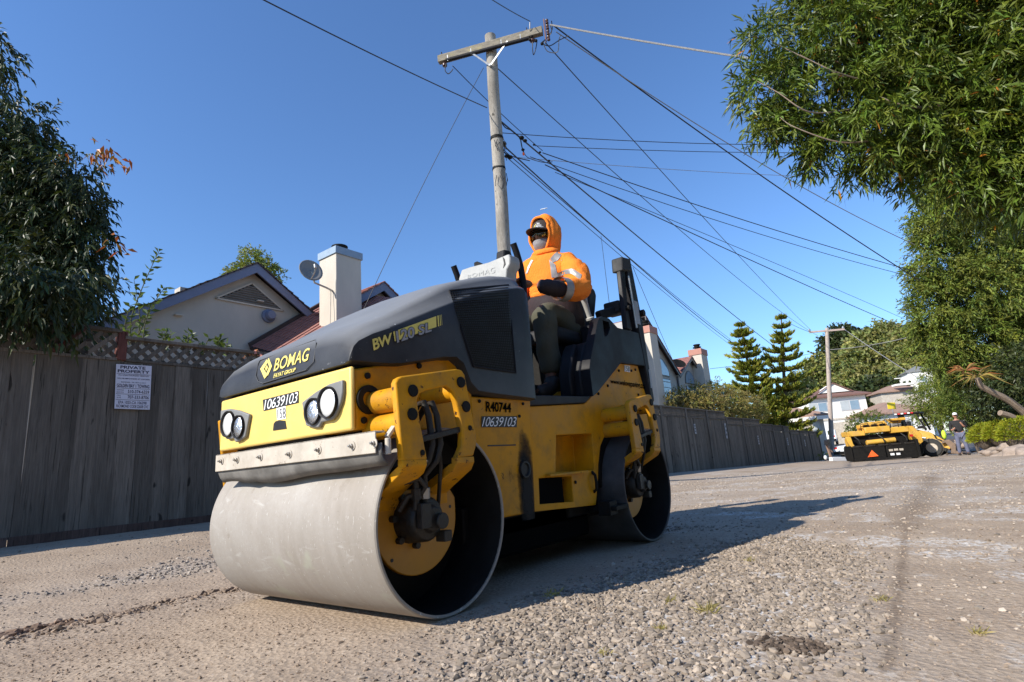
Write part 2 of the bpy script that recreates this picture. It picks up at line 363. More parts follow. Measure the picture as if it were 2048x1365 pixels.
# zone map: R = loose grey gravel, G = chalky dust, B = dark mark
zr = smooth01((.55+vnoise(GX, GY, .8)*.9-np.abs(GY-2.75)/.75))*smooth01((1.5-GX)/1.5)
gp = atz(1150, 1330, 0); zr = np.maximum(zr, smooth01(1.25-np.hypot((GX-gp.x-.55)/1.7, (GY-gp.y+.05)/.62)+vnoise(GX, GY, .35)*.6))
zr = np.maximum(zr, smooth01((GX-1.2)/1.)*smooth01(.35+vnoise(GX+40, GY, 1.3)*1.2)*.7)
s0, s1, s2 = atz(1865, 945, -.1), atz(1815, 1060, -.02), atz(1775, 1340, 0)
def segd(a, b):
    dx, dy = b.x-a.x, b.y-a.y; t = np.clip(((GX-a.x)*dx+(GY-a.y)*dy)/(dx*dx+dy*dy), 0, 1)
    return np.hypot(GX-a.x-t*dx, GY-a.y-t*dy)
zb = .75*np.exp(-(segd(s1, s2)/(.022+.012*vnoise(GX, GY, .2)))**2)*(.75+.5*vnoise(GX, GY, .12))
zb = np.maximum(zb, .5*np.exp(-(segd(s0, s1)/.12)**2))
zg = smooth01((vnoise(GX, GY+20, .55)+vnoise(GX, GY, .16)*.7-.08)*4)*smooth01((GX*.55-GY-.05)*1.3)*smooth01((30-GX)/25)
me = bpy.data.meshes.new('ground'); nx, ny = GX.shape
V = np.stack([GX, GY, GZ], -1).reshape(-1, 3); idx = np.arange(nx*ny).reshape(nx, ny)
Q = np.stack([idx[:-1, :-1], idx[1:, :-1], idx[1:, 1:], idx[:-1, 1:]], -1).reshape(-1, 4)
def np_mesh(me, V, Fc, tint=None, name='tint', smooth=False):
    k = Fc.shape[1]
    me.vertices.add(len(V)); me.vertices.foreach_set('co', V.astype(np.float32).ravel())
    me.loops.add(Fc.size); me.loops.foreach_set('vertex_index', Fc.astype(np.int32).ravel())
    me.polygons.add(len(Fc)); me.polygons.foreach_set('loop_start', np.arange(0, Fc.size, k, dtype=np.int32))
    if smooth: me.polygons.foreach_set('use_smooth', np.ones(len(Fc), bool))
    if tint is not None:
        a = me.attributes.new(name, 'FLOAT_COLOR', 'POINT'); a.data.foreach_set('color', np.concatenate([tint, np.ones((len(tint), 1))], 1).astype(np.float32).ravel())
    if not smooth: me.polygons.foreach_set('use_smooth', np.zeros(len(Fc), bool))
    me.update(); me.validate()
    return me
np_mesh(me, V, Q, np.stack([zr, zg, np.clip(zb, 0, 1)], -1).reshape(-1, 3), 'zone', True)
def ground_material():
    m, n, l, b = nodes('compacted_dirt_and_gravel')
    tc = n.new('ShaderNodeTexCoord').outputs['Object']
    at = n.new('ShaderNodeAttribute'); at.attribute_name = 'zone'; sp = n.new('ShaderNodeSeparateColor'); l.new(at.outputs['Color'], sp.inputs[0])
    f = ramp(n, l, noise(n, l, tc, 1.3, 12, .68), .3, .7)
    o = mix(n, l, f, (.385, .292, .212), (.535, .43, .325))
    g2 = ramp(n, l, noise(n, l, tc, 48, 8, .75), .32, .72); o = mix(n, l, g2, mix(n, l, 1., o, (.62, .60, .58), 'MULTIPLY'), o)
    vo = n.new('ShaderNodeTexVoronoi'); vo.inputs['Scale'].default_value = 55; vo.inputs['Randomness'].default_value = 1; l.new(tc, vo.inputs['Vector'])
    vs = n.new('ShaderNodeSeparateColor'); l.new(vo.outputs['Color'], vs.inputs[0])
    grv = mix(n, l, vs.outputs[0], (.27, .23, .19), (.56, .50, .43))
    o = mix(n, l, sp.outputs[0], o, mix(n, l, .65, o, grv))
    pale = ramp(n, l, noise(n, l, tc, 26, 8, .7), .45, .60)
    pm = n.new('ShaderNodeMath'); pm.operation = 'MULTIPLY'; l.new(pale, pm.inputs[0]); l.new(sp.outputs[1], pm.inputs[1])
    o = mix(n, l, pm.outputs[0], o, (.60, .57, .53))
    peb = ramp(n, l, noise(n, l, tc, 120, 2, .5), .68, .72); o = mix(n, l, peb, o, (.50, .46, .41))
    drk = ramp(n, l, noise(n, l, tc, 105, 2, .5), .27, .31, (1, 1, 1, 1), (0, 0, 0, 1)); o = mix(n, l, drk, o, (.10, .075, .055))
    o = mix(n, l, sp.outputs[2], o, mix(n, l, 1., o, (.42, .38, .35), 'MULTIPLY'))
    l.new(o, b.inputs['Base Color']); b.inputs['Roughness'].default_value = .95; b.inputs['Specular IOR Level'].default_value = .15
    h = n.new('ShaderNodeMath'); h.operation = 'MULTIPLY_ADD'; h.inputs[1].default_value = .6
    l.new(noise(n, l, tc, 38, 14, .85), h.inputs[0]); l.new(vo.outputs['Distance'], h.inputs[2])
    bp = n.new('ShaderNodeBump'); bp.inputs['Strength'].default_value = .55; bp.inputs['Distance'].default_value = .008
    l.new(h.outputs[0], bp.inputs['Height']); l.new(bp.outputs[0], b.inputs['Normal'])
    return m
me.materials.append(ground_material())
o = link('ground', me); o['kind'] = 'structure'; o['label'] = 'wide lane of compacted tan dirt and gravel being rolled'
GB = BVHTree.FromPolygons([tuple(p) for p in V], [tuple(q) for q in Q.tolist()])
def gh(x, y):
    h = GB.ray_cast(Vector((x, y, 40)), Vector((0, 0, -1)))[0]
    return h.z if h else float(gz(x, y))
def bilin(arr, x, y):
    i = np.clip(np.searchsorted(gxl, x)-1, 0, nx-2); j = np.clip(np.searchsorted(gyl, y)-1, 0, ny-2)
    a = (x-gxl[i])/(gxl[i+1]-gxl[i]); b = (y-gyl[j])/(gyl[j+1]-gyl[j])
    return arr[i, j]*(1-a)*(1-b)+arr[i+1, j]*a*(1-b)+arr[i, j+1]*(1-a)*b+arr[i+1, j+1]*a*b

# ---- loose stones: far too many to count, real pebbles
ico = bmesh.new(); bmesh.ops.create_icosphere(ico, subdivisions=1, radius=1); IV = np.array([v.co[:] for v in ico.verts]); IF = np.array([[v.index for v in f.verts] for f in ico.faces]); ico.free()
def stones(name, xs, ys, size, colA, colB, label, zoff=.15, m=STONE):
    n = len(xs); shapes = np.stack([IV*(1+rng.uniform(-.42, .34, (len(IV), 1))) for _ in range(9)])
    sh = shapes[rng.integers(0, 9, n)]
    s3 = size[:, None]*rng.uniform(.65, 1.25, (n, 3))*np.array([1.1, .95, .68])
    P = sh*s3[:, None, :]; a = rng.uniform(0, 6.283, n); c, s = np.cos(a)[:, None], np.sin(a)[:, None]
    t = rng.uniform(-.5, .5, n); ct, st = np.cos(t)[:, None], np.sin(t)[:, None]
    y1 = P[..., 1]*ct-P[..., 2]*st; z1 = P[..., 1]*st+P[..., 2]*ct
    X = P[..., 0]*c-y1*s+xs[:, None]; Y = P[..., 0]*s+y1*c+ys[:, None]; Z = z1+(bilin(GZ, xs, ys)+size*zoff)[:, None]
    VV = np.stack([X, Y, Z], -1).reshape(-1, 3)
    FF = (IF[None]+(np.arange(n)*len(IV))[:, None, None]).reshape(-1, 3)
    tt = rng.random((n, 1)); T = (np.array(colA)*(1-tt)+np.array(colB)*tt)*rng.uniform(.75, 1.2, (n, 1))
    mm = np_mesh(bpy.data.meshes.new(name), VV, FF, np.repeat(T, len(IV), 0)); mm.materials.append(m)
    o = link(name, mm); o['kind'] = 'stuff'; o['label'] = label; return o
def clear_of_roller(x, y): return ~((np.abs(x-.93) < 1.2) & (np.abs(y-.6) < .62))
n = 95000; x = rng.uniform(-1.1, 2.6, n); y = rng.uniform(-1.5, .7, n)
k = (rng.random(n) < np.clip(bilin(zr, x, y)*1.1-.05, .0, 1)**1.5*.62) & clear_of_roller(x, y); x, y = x[k], y[k]
stones('gravel', x, y, np.clip(rng.lognormal(-5.0, .38, len(x)), .003, .015), (.66, .60, .53), (1.25, 1.15, 1.02), 'loose grey gravel scattered over the dirt in front of the road roller')
n = 34000; x = rng.uniform(-4.2, 1.3, n); y = rng.uniform(1.75, 3.9, n)
k = (rng.random(n) < np.clip(bilin(zr, x, y), 0, 1)**1.3*.75) & clear_of_roller(x, y); x, y = x[k], y[k]
stones('gravel_strip', x, y, np.clip(rng.lognormal(-4.75, .35, len(x)), .004, .017), (.72, .69, .65), (1.3, 1.25, 1.18), 'strip of loose grey gravel between the fence and the rolled dirt')
n = 20000; x = .5+rng.random(n)**1.6*15; y = -4+rng.random(n)*8.5
k = clear_of_roller(x, y) & (y < 4.6-.1*x) & (rng.random(n) < .25+.75*(vnoise(x, y, .9)+.5)); x, y = x[k], y[k]
stones('pale_stones', x, y, np.clip(rng.lognormal(-5.1, .45, len(x)), .003, .012)*(1+.06*x), (.75, .71, .65), (1.5, 1.43, 1.33), 'pale stones and chips strewn along the lane beyond the road roller', .05)
n = 30000; d = rng.uniform(.5, 1, n)**2*12; a = rng.uniform(-.7, 2.2, n); x = CAM.x+d*np.cos(a); y = CAM.y+d*np.sin(a)
k = clear_of_roller(x, y) & (y < 5.3) & (y > -4) & (rng.random(n) < .35+.65*bilin(zr, x, y)); x, y = x[k], y[k]
stones('small_stones', x, y, np.clip(rng.lognormal(-5.45, .42, len(x)), .0022, .012)*(1+.05*np.hypot(x+1.6, y+1.6)), (.62, .54, .45), (1.3, 1.18, 1.05), 'small loose stones scattered across the dirt lane')
OV = np.array([[1, 0, 0], [-1, 0, 0], [0, 1, 0], [0, -1, 0], [0, 0, 1], [0, 0, -1.]]); OF = np.array([[0,2,4],[2,1,4],[1,3,4],[3,0,4],[2,0,5],[1,2,5],[3,1,5],[0,3,5]])
IV, IF, IV0, IF0 = OV, OF, IV, IF
n = 60000; d = .55+rng.random(n)**1.6*5.5; a = rng.uniform(-.75, 2.25, n); x = CAM.x+d*np.cos(a); y = CAM.y+d*np.sin(a)
k = clear_of_roller(x, y) & (y < 5.2) & (rng.random(n) < .45+.55*(vnoise(x, y, .3)+.5)); x, y = x[k], y[k]
stones('grit', x, y, np.clip(rng.lognormal(-6.2, .45, len(x)), .0010, .006)*(1+.12*np.hypot(x+1.6, y+1.6)), (.60, .50, .41), (1.35, 1.18, 1.0), 'fine grit covering the dirt lane', .05)
IV, IF = IV0, IF0
# clods along the windrow
n = 1500; x = -rng.uniform(-.05, 2.8, n); y = 1.57+rng.normal(0, .04, n)-.02*np.sin(x*5)
stones('dirt_clods', x, y, np.clip(rng.lognormal(-5.15, .55, n), .003, .020), (.62, .50, .40), (1.05, .88, .73), 'brown clods of dirt left in a low ridge beside the rolled strip')
n = 16000; x = rng.uniform(-2.6, .35, n); y = rng.uniform(-.9, 1.55, n); k = clear_of_roller(x, y) & (rng.random(n) < .35+.9*np.clip(vnoise(x, y, .35)+.2, 0, 1)); x, y = x[k], y[k]
stones('dirt_crumbs', x, y, np.clip(rng.lognormal(-5.7, .5, len(x)), .0016, .011), (.66, .54, .43), (1.15, .97, .8), 'crumbs of tan dirt loosened in front of the steel drum', .0)
c0 = atz(55, 1262, 0); n = 150; x = c0.x+rng.normal(0, .09, n); y = c0.y+rng.normal(0, .028, n)
stones('dirt_lumps', x, y, np.clip(rng.lognormal(-4.6, .5, n), .005, .030), (.5, .36, .28), (.85, .66, .53), 'heap of reddish brown dirt lumps at the left end of the low ridge')
# dark patch of old asphalt
pc = atz(1572, 1296, 0)
pd = [(pc.x+math.cos(t)*.055*(1+.22*math.sin(3*t+1)+.1*math.sin(7*t)), pc.y+math.sin(t)*.075*(1+.18*math.sin(2*t)+.1*math.cos(5*t))) for t in np.linspace(0, 6.283, 40)[:-1]]
mb = MB(); ctr = (pc.x, pc.y, gh(pc.x, pc.y)+.005); ring = [[(pc.x+(q[0]-pc.x)*s, pc.y+(q[1]-pc.y)*s, gh(pc.x+(q[0]-pc.x)*s, pc.y+(q[1]-pc.y)*s)+h+random.uniform(-.003, .003)) for q in pd] for s, h in ((1, -.006), (.92, .002), (.7, .004), (.45, .005), (.2, .005))]
vs = [p for r_ in ring for p in r_]+[ctr]; K = len(pd)
fs = [(i*K+j, i*K+(j+1)%K, (i+1)*K+(j+1)%K, (i+1)*K+j) for i in range(4) for j in range(K)]+[(4*K+j, 4*K+(j+1)%K, 5*K) for j in range(K)]
mb.add(vs, fs); AP_ = obj('asphalt_patch', mb, ASPH)
n = 700; t_ = rng.uniform(0, 6.283, n); q_ = np.sqrt(rng.random(n))*rng.uniform(.9, 1.25, n)
ch_ = stones('loose_chips', pc.x+np.cos(t_)*q_*.068, pc.y+np.sin(t_)*q_*.085, np.clip(rng.lognormal(-5.3, .4, n), .002, .011), (.16, .13, .11), (.60, .50, .42), '', .7); ch_.parent = AP_; del ch_['label']
tag(AP_, 'small dark patch of old broken asphalt in the gravel in the foreground', 'asphalt patch')

# ---- dry grass tufts
GRASS = leafmat('dry_grass', (.42, .36, .17), .3, .7, .2)
def tuft(px, py, n, h, label):
    p = atz(px, py, 0); p.z = gh(p.x, p.y); vs = []; T = []
    for i in range(n):
        a = random.uniform(0, 6.28); b = p+Vector((math.cos(a), math.sin(a), 0))*random.uniform(0, h*.8)
        lean = Vector((random.gauss(0, .6), random.gauss(0, .6), random.uniform(.35, 1))).normalized()*h*random.uniform(.5, 1.2)
        sd = lean.cross(Vector((random.random(), random.random(), .2))).normalized()*.0016
        vs += [b-sd, b+sd, b+lean*.6+sd*.6, b+lean+Vector((0, 0, -h*.15))]; g = random.random(); c = (.8+.4*g, .85+.25*g, .6+.5*g); T += [c]*4
    V = np.array([v[:] for v in vs]); F = np.arange(len(V)).reshape(-1, 4)
    mm = np_mesh(bpy.data.meshes.new('grass_tuft'), V, F, np.array(T)); mm.materials.append(GRASS)
    tag(link('grass_tuft', mm), label, 'grass tuft', 'dry grass tufts in the gravel')
for t in ((1103, 1193, 46, .045, 'dry grass tuft at the edge of the shadow of the road roller'),
          (1340, 1205, 34, .035, 'low greenish grass tuft in the gravel beyond the largest straw coloured tuft'),
          (1415, 1222, 60, .05, 'largest straw coloured grass tuft in the gravel right of the roller shadow'),
          (1320, 1262, 30, .03, 'thin grass tuft lying in the gravel left of the asphalt patch'),
          (1210, 1312, 40, .025, 'flat green tuft by a reddish stone in the near gravel'),
          (1500, 1125, 26, .035, 'yellow grass tuft in the dirt just beyond the shadow of the roller'),
          (1760, 1200, 24, .03, 'small tuft in the dark streak on the right'),
          (1955, 1265, 30, .03, 'small green tuft at the right edge of the dirt lane')): tuft(*t)

# ================================================================ ROAD ROLLER
RO = thing('road_roller', 'yellow and black tandem road roller with a wide dusty steel drum rolling the dirt lane', 'road roller', (.93, .6, 0))
def rp(name, mb, m, bevel=0, parent=None, **k): return obj(name, mb, m, parent or RO, bevel, **k)
def bolt_mb(p, q, r, n=6): return MB().cyl(p, q, r, n=n)

def drum_set(x0, md_=DRUM):
    c = (x0, 0, .35)
    d = rp('drum', MB().lathe([(.337, .002), (.346, 0), (.35, .005), (.35, 1.195), (.346, 1.2), (.337, 1.198)], c, 'y', 128, True), md_, smooth=True)
    for a, b, e in ((.006, .012, .27), (1.194, 1.188, .93)):
        rp('drum_inside', MB().lathe([(.338, a), (.3355, b), (.3355, e), (.02, e)], c, n=64), DARK, parent=d)
    return d
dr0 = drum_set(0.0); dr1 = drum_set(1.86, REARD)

def yoke(dx, m):
    S = lambda pts: [(p[0]+dx, p[1]) for p in pts]
    out = [(-.314, .845), (-.305, .862), (-.285, .872), (.0, .925), (.035, .924), (.052, .905), (.10, .66), (.098, .625), (.075, .58), (-.02, .575), (.012, .62), (.02, .68), (-.005, .79), (-.025, .835), (-.06, .852), (-.165, .828), (-.20, .815), (-.215, .79), (-.205, .72), (-.185, .62), (-.175, .575), (-.292, .575)]
    y = rp('yoke', MB().prism(S(out), -.085, -.055), m, .006)
    # legs bend inward under the drum rim
    def leg(x0, x1, x2, x3):
        mb = MB(); t = .03
        rows = [((x0, x1), -.085, .578), ((x0, x1), -.085, .556), ((x0+(x2-x0)*.25, x1+(x3-x1)*.25), -.06, .528), ((x2, x3), .075, .462), ((x2, x3), .105, .442), ((x2, x3), .105, .40)]
        vs = []
        for i, ((a, b), yy, zz) in enumerate(rows):
            o = (t, 0) if i in (0, 1) else ((t*.55, t*.9) if i in (2, 3) else (t*.7, t*.2))
            vs += [(a+dx, yy, zz), (b+dx, yy, zz), (b+dx, yy+o[0], zz+o[1]), (a+dx, yy+o[0], zz+o[1])]
        fs = [(4*i+j, 4*i+(j+1) % 4, 4*i+4+(j+1) % 4, 4*i+4+j) for i in range(len(rows)-1) for j in range(4)]+[(0, 1, 2, 3), (20, 23, 22, 21)]
        mb.add(vs, fs); return mb
    rp('yoke_leg', leg(-.292, -.178, -.27, -.15), m, .004, parent=y)
    rp('yoke_leg', leg(-.022, .078, -.02, .11), m, .004, parent=y)
    for bx, bz in ((-.236, .822), (-.243, .737), (.022, .872), (.045, .775)):
        rp('bolt', bolt_mb((bx+dx, -.093, bz), (bx+dx, -.08, bz), .0225, 16), DARK, .003, parent=y)
    for bx, bz in ((-.20, .60), (.062, .69)):
        rp('bolt', bolt_mb((bx+dx, -.090, bz), (bx+dx, -.08, bz), .011, 8), DARK, .002, parent=y)
    for bz in (.80, .705): rp('mounting_tube', MB().cyl((-.255+dx, -.06, bz), (-.255+dx, .13, bz), .045, n=24), m, .003, parent=y)
    rp('mounting_tube', MB().cyl((.02+dx, -.06, .84), (.02+dx, .13, .84), .04, n=20), m, .003, parent=y)
    # hub plate
    pl = [(-.055+dx+.213*math.cos(t), .355+.205*math.sin(t)) for t in np.linspace(math.pi, 2*math.pi, 26)]+[(.158+dx, .42), (.12+dx, .47), (-.27+dx, .47), (-.268+dx, .42)]
    h = rp('hub_plate', MB().prism(pl, .108, .13), YELF, .004)
    c = (-.09+dx, 0, .36)
    k = rp('drive_motor', MB().lathe([(.001, -.022), (.04, -.022), (.046, -.016), (.05, .004), (.074, .010), (.082, .022), (.085, .05), (.09, .108)], c, n=32).cyl((-.065+dx, -.03, .35), (-.065+dx, -.042, .35), .03, n=16).box((-.04+dx, -.02, .27), (.0+dx, .03, .31)).box((-.16+dx, -.028, .33), (-.11+dx, .0, .42)), GREASE, .003)
    for t in range(7):
        a = t*2*math.pi/7+.35
        rp('bolt', bolt_mb((c[0]+.099*math.cos(a), .085, c[2]+.099*math.sin(a)), (c[0]+.099*math.cos(a), .112, c[2]+.099*math.sin(a)), .013, 8), GREASE, 0, parent=k)
    for bx, bz in ((-.19, .225), (.125, .385)): rp('bolt_hole', bolt_mb((bx+dx, .1065, bz), (bx+dx, .11, bz), .007, 10), BLACKP, 0, parent=h)
    for i, xo in enumerate((-.135, -.092)):
        rp('hydraulic_hose', MB().tube([(xo+.03+dx, .09, .73), (xo+.02+dx, .02, .79), (xo+dx, -.035, .79), (xo+.012+dx, -.045, .74), (xo+.02+dx, -.05, .63), (xo-.0+dx, -.045, .57), (xo-.028+dx, -.005, .52), (xo-.022+dx, .0, .46), (xo-.02+dx, .01, .40)], .0125, 10), GREASE)
        rp('hose_fitting', MB().cyl((xo-.022+dx, .0, .475), (xo-.02+dx, .004, .435), .02, n=6), STL if i else GREASE, .001)
    rp('hydraulic_hose', MB().tube([(-.06+dx, -.03, .62), (-.055+dx, -.03, .55), (-.02+dx, .02, .46), (.02+dx, .07, .40), (.03+dx, .09, .36)], .008, 8), GREASE)
    rp('hydraulic_hose', MB().tube([(-.20+dx, .02, .50), (-.16+dx, -.02, .51), (-.13+dx, -.02, .48), (-.14+dx, .0, .45), (-.18+dx, .02, .45), (-.20+dx, .05, .40)], .011, 8), GREASE)
    rp('hose_clamp', MB().bar((-.205+dx, -.062, .645), (.02+dx, -.062, .685), .022, .022), GREASE, .003)
    return y
yoke(0, YEL2); yoke(1.84, YEL2)
# far side yokes (plain outside bracket, same shape mirrored)
for dx in (0, 1.84):
    rp('far_yoke', MB().prism([(-.30+dx, .86), (.04+dx, .92), (.1+dx, .62), (.07+dx, .45), (-.055+dx, .2), (-.25+dx, .45)], 1.252, 1.275), YEL2, .006)

# ---- front frame
ff = rp('front_frame', MB().prism([(-.345, .70), (-.345, .925), (.17, 1.035), (.30, .99), (.30, .60), (.24, .60), (.08, .70)], .103, 1.097), YEL, .008)
for p in ((735, 752), (728, 841), (838, 732)): q = aty(*p, .1); rp('bolt', bolt_mb((q.x, .094, q.z), (q.x, .105, q.z), .013, 8), DARK, .002, parent=ff)
q = aty(737, 800, .1); rp('round_bracket', MB().lathe([(.055, .09), (.055, .104), (.03, .104), (.03, .09)], (q.x, 0, q.z), n=24, closed=True), DARK, .002, parent=ff)
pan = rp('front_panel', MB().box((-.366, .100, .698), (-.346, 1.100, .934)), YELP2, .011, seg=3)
FXP = -.3665
def fp(px, py, x=FXP): p = atx(px, py, x); return (p.y, p.z)
hous = [fp(*p) for p in ((691.6, 760.5), (691.8, 785), (689, 803), (683, 819), (677, 832), (670, 840), (660, 843), (649, 845), (644, 856), (632, 856), (618, 852), (610, 805.6), (637, 785), (664, 769))]
for mir in (0, 1):
    H = [(1.2-y if mir else y, z) for y, z in hous]
    hs = rp('headlight_housing', MB().prism(H, -.382, -.3655, 'x'), GRYP, .005)
    for (lx, ly), rr, mm in (((634.8, 823.4), .046, CHROME), ((664, 805.6), .054, GLASSY)):
        y, z = fp(lx, ly); y = 1.2-y if mir else y
        rp('lamp_ring', MB().lathe([(rr, -.392), (rr+.005, -.394), (rr+.006, -.38), (rr, -.38)], (0, y, z), 'x', 32, True), BLK, parent=hs)
        rp('headlight', MB().lathe([(.0005, -.393), (rr*.5, -.391), (rr*.85, -.387), (rr, -.381)], (0, y, z), 'x', 32), mm, parent=hs)
rp('towing_slot', MB().prism([fp(*p) for p in ((546.6, 861.7), (548, 848), (552, 843), (560, 841), (571, 842), (573.6, 858))], -.3685, -.366, 'x'), BLACKP, parent=pan)
rp('inner_frame', MB().box((-.33, .13, .935), (.2, 1.07, .955)).box((-.34, .3, .62), (-.30, .9, .71)).box((-.30, .14, .56), (.3, 1.06, .70)), DARK)
# ---- scraper over the front drum
sb = rp('scraper_bar', MB().box((-.378, -.045, .606), (-.372, 1.105, .682)).box((-.378, -.045, .676), (-.335, 1.105, .682)), BEIGE, .0025)
for p in ((444, 922.7), (474.8, 920), (521.7, 914.5), (579.8, 908.6), (638, 900), (705, 892.5), (749, 886.6)):
    q = atx(*p, -.378)
    w = rp('washer', MB().lathe([(.004, -.381), (.0165, -.381), (.0165, -.378)], (0, q.y, q.z), 'x', 16), BEIGE, parent=sb)
    rp('bolt', MB().cyl((-.3825, q.y, q.z), (-.389, q.y, q.z), .009, n=6).cyl((-.389, q.y, q.z), (-.398, q.y, q.z), .0045, n=8), STL, .001, parent=sb)
rows = 28; vs = []
for i in range(rows+1):
    y = -.06+1.16*i/rows
    zl = .552+.012*math.sin(y*6.3+1.1)-.006*math.sin(y*11)-(.012 if y > .85 else 0)
    for t, (xx, zz) in enumerate(((-.366, .64), (-.366, .60), (-.355+.004*math.sin(y*9), (.60+zl)/2), (-.338+.003*math.sin(y*5), zl))):
        vs += [(xx, y, zz)]
fl = MB().add(vs, [(4*i+j, 4*i+4+j, 4*i+5+j, 4*i+1+j) for i in range(rows) for j in range(3)])
f = rp('rubber_flap', fl, RUBD); sd_ = f.modifiers.new('s', 'SOLIDIFY'); sd_.thickness = .006
rp('scraper_bracket', MB().cyl((-.335, -.06, .655), (-.335, -.06, .60), .011, n=10).bar((-.33, -.05, .66), (-.25, -.04, .74), .02, .012), BEIGE, .002)
# ---- hood
ST = [  # x, bottom, crease, top, side inset
    (-.375, .945, .956, .964, .10), (-.370, .945, .985, 1.0, .092), (-.360, .945, 1.012, 1.036, .088), (-.340, .945, 1.036, 1.072, .085), (-.279, .945, 1.072, 1.118, .078),
    (-.20, .947, 1.106, 1.158, .07), (-.145, .952, 1.131, 1.187, .066), (-.04, .975, 1.183, 1.25, .058), (.075, 1.0, 1.238, 1.318, .05), (.156, 1.008, 1.275, 1.367, .05),
    (.20, .985, 1.296, 1.390, .05), (.245, .90, 1.316, 1.409, .05), (.29, .866, 1.335, 1.428, .05), (.42, .86, 1.38, 1.475, .05), (.55, .857, 1.42, 1.515, .05), (.66, .855, 1.45, 1.538, .05), (.715, .853, 1.455, 1.542, .05), (.745, .853, 1.44, 1.525, .056)]
def hood_sec(x, zb, zc, zt, yi):
    k = min(1, (zt-zc)/.07)
    h = [(yi+.03, zb), (yi+.002, zb+.008), (yi, zb+(zc-zb)*.5), (yi+.001, zc-.012*k), (yi+.008, zc), (yi+.03*k+.008, zc+(zt-zc)*.25), (yi+.055, zc+(zt-zc)*.62), (yi+.075, zt-(zt-zc)*.14), (yi+.11, zt), (yi+.25, zt+.016*k), (.6, zt+.026*k)]
    return [(x, y, z) for y, z in h]+[(x, 1.2-y, z) for y, z in h[-2::-1]]
vs = []; 
for s in ST: vs += hood_sec(*s)
K = len(hood_sec(*ST[0]))
fs = [(i*K+j, (i+1)*K+j, (i+1)*K+j+1, i*K+j+1) for i in range(len(ST)-1) for j in range(K-1)]+[tuple(range(K)), tuple(range((len(ST)-1)*K, len(ST)*K))]
# closed underneath
fs += [(i*K, i*K+K-1, (i+1)*K+K-1, (i+1)*K) for i in range(len(ST)-1)]
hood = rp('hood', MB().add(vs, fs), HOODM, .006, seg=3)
bake(hood)
HB = BVHTree.FromPolygons([v.co[:] for v in hood.data.vertices], [tuple(p.vertices) for p in hood.data.polygons])
def side_plane(y): return lambda px, py: aty(px, py, y)
def on_mesh(bvh, off):
    def f(px, py):
        h, n, i, d = bvh.ray_cast(CAM, ray(px, py).normalized())
        return h-ray(px, py).normalized()*off
    return f
def patch(name, quad, where, m, parent, label=None, sub=4, polys=None):
    """flat print: unit-square polygons mapped onto the surface met at the four measured corners TL TR BR BL"""
    mb = MB()
    polys = polys or [[(0, 0), (1, 0), (1, 1), (0, 1)]]
    for pg in polys:
        mb.add([where(*quad_pt(quad, *p)) for p in pg], [tuple(range(len(pg)))])
    return obj(name, mb, m, parent, label=label)
def quad_pt(q, u, v):
    (a, b, c, d) = q
    return tuple(a[i]*(1-u)*v+b[i]*u*v+c[i]*u*(1-v)+d[i]*(1-u)*(1-v) for i in (0, 1))
def text_polys(s, shear=0., bold=0., space=1.):
    c = bpy.data.curves.new('t', 'FONT'); c.body = s; c.shear = shear; c.offset = bold; c.space_character = space; c.resolution_u = 3
    o = bpy.data.objects.new('t', c); col.objects.link(o); dg = bpy.context.evaluated_depsgraph_get(); dg.update()
    me = bpy.data.meshes.new_from_object(o.evaluated_get(dg)); bpy.data.objects.remove(o); bpy.data.curves.remove(c)
    P = np.array([v.co[:2] for v in me.vertices]); lo, hi = P.min(0), P.max(0); P = (P-lo)/(hi-lo)
    F = [tuple(p.vertices) for p in me.polygons]; bpy.data.meshes.remove(me); return P, F
def lettering(name, s, quad, where, m, parent, shear=0., bold=0., space=1., label=None):
    P, F = text_polys(s, shear, bold, space)
    return obj(name, MB().add([where(*quad_pt(quad, *p)) for p in P], F), m, parent, smooth=False, label=label)
onhood = on_mesh(HB, .008)
c1 = lambda x, y: (400+x/4.55, 650+y/4.55)
lettering('maker_lettering', 'BOMAG', [c1(682, 310), c1(1000, 205), c1(985, 325), c1(668, 425)], onhood, YELP, hood, .15, .010, 1.0)
lettering('maker_lettering', 'FAYAT GROUP', [c1(672, 447), c1(873, 388), c1(866, 425), c1(666, 487)], onhood, YELP, hood, .15, .022, .95)
em = [[(0, .47), (.56, .93), (.66, .80), (.30, .47), (.62, .18), (.36, 0)], [(.72, 1.0), (1, .60), (.64, .15), (.54, .28), (.76, .58), (.60, .83)], [(.42, .50), (.56, .66), (.66, .54), (.50, .36)]]
patch('emblem', [c1(548, 300), c1(655, 300), c1(655, 492), c1(548, 492)], onhood, YELP, hood, polys=em)
pn = [(.0, .25), (.06, .05), (.16, 0), (.98, .42), (1, .5), (.98, 1), (.06, .58), (0, .5)]
c7 = lambda x, y: (440+x/4.267, 560+y/4.267)
rim = [c7(*p) for p in ((340, 690), (815, 512), (820, 540), (800, 700), (735, 770), (365, 885), (325, 870), (305, 820), (325, 720))]
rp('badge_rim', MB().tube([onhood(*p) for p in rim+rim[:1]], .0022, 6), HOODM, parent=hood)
lettering('model_lettering', 'BW', [c7(1292, 510), c7(1466, 450), c7(1476, 538), c7(1312, 605)], onhood, YELP, hood, .1, .03, .9)
patch('yellow_stripe', [c7(1478, 443), c7(1845, 310), c7(1848, 402), c7(1492, 526)], onhood, YELP, hood)
onhood2 = on_mesh(HB, .012)
lettering('lettering_outline', '120 SL', [c7(1484, 436), c7(1806, 356), c7(1814, 444), c7(1506, 546)], on_mesh(HB, .010), BLACKP, hood, .1, .06, 1.0)
lettering('model_lettering', '120 SL', [c7(1490, 440), c7(1800, 360), c7(1808, 440), c7(1512, 540)], onhood2, GRYPR, hood, .1, .03, 1.0)
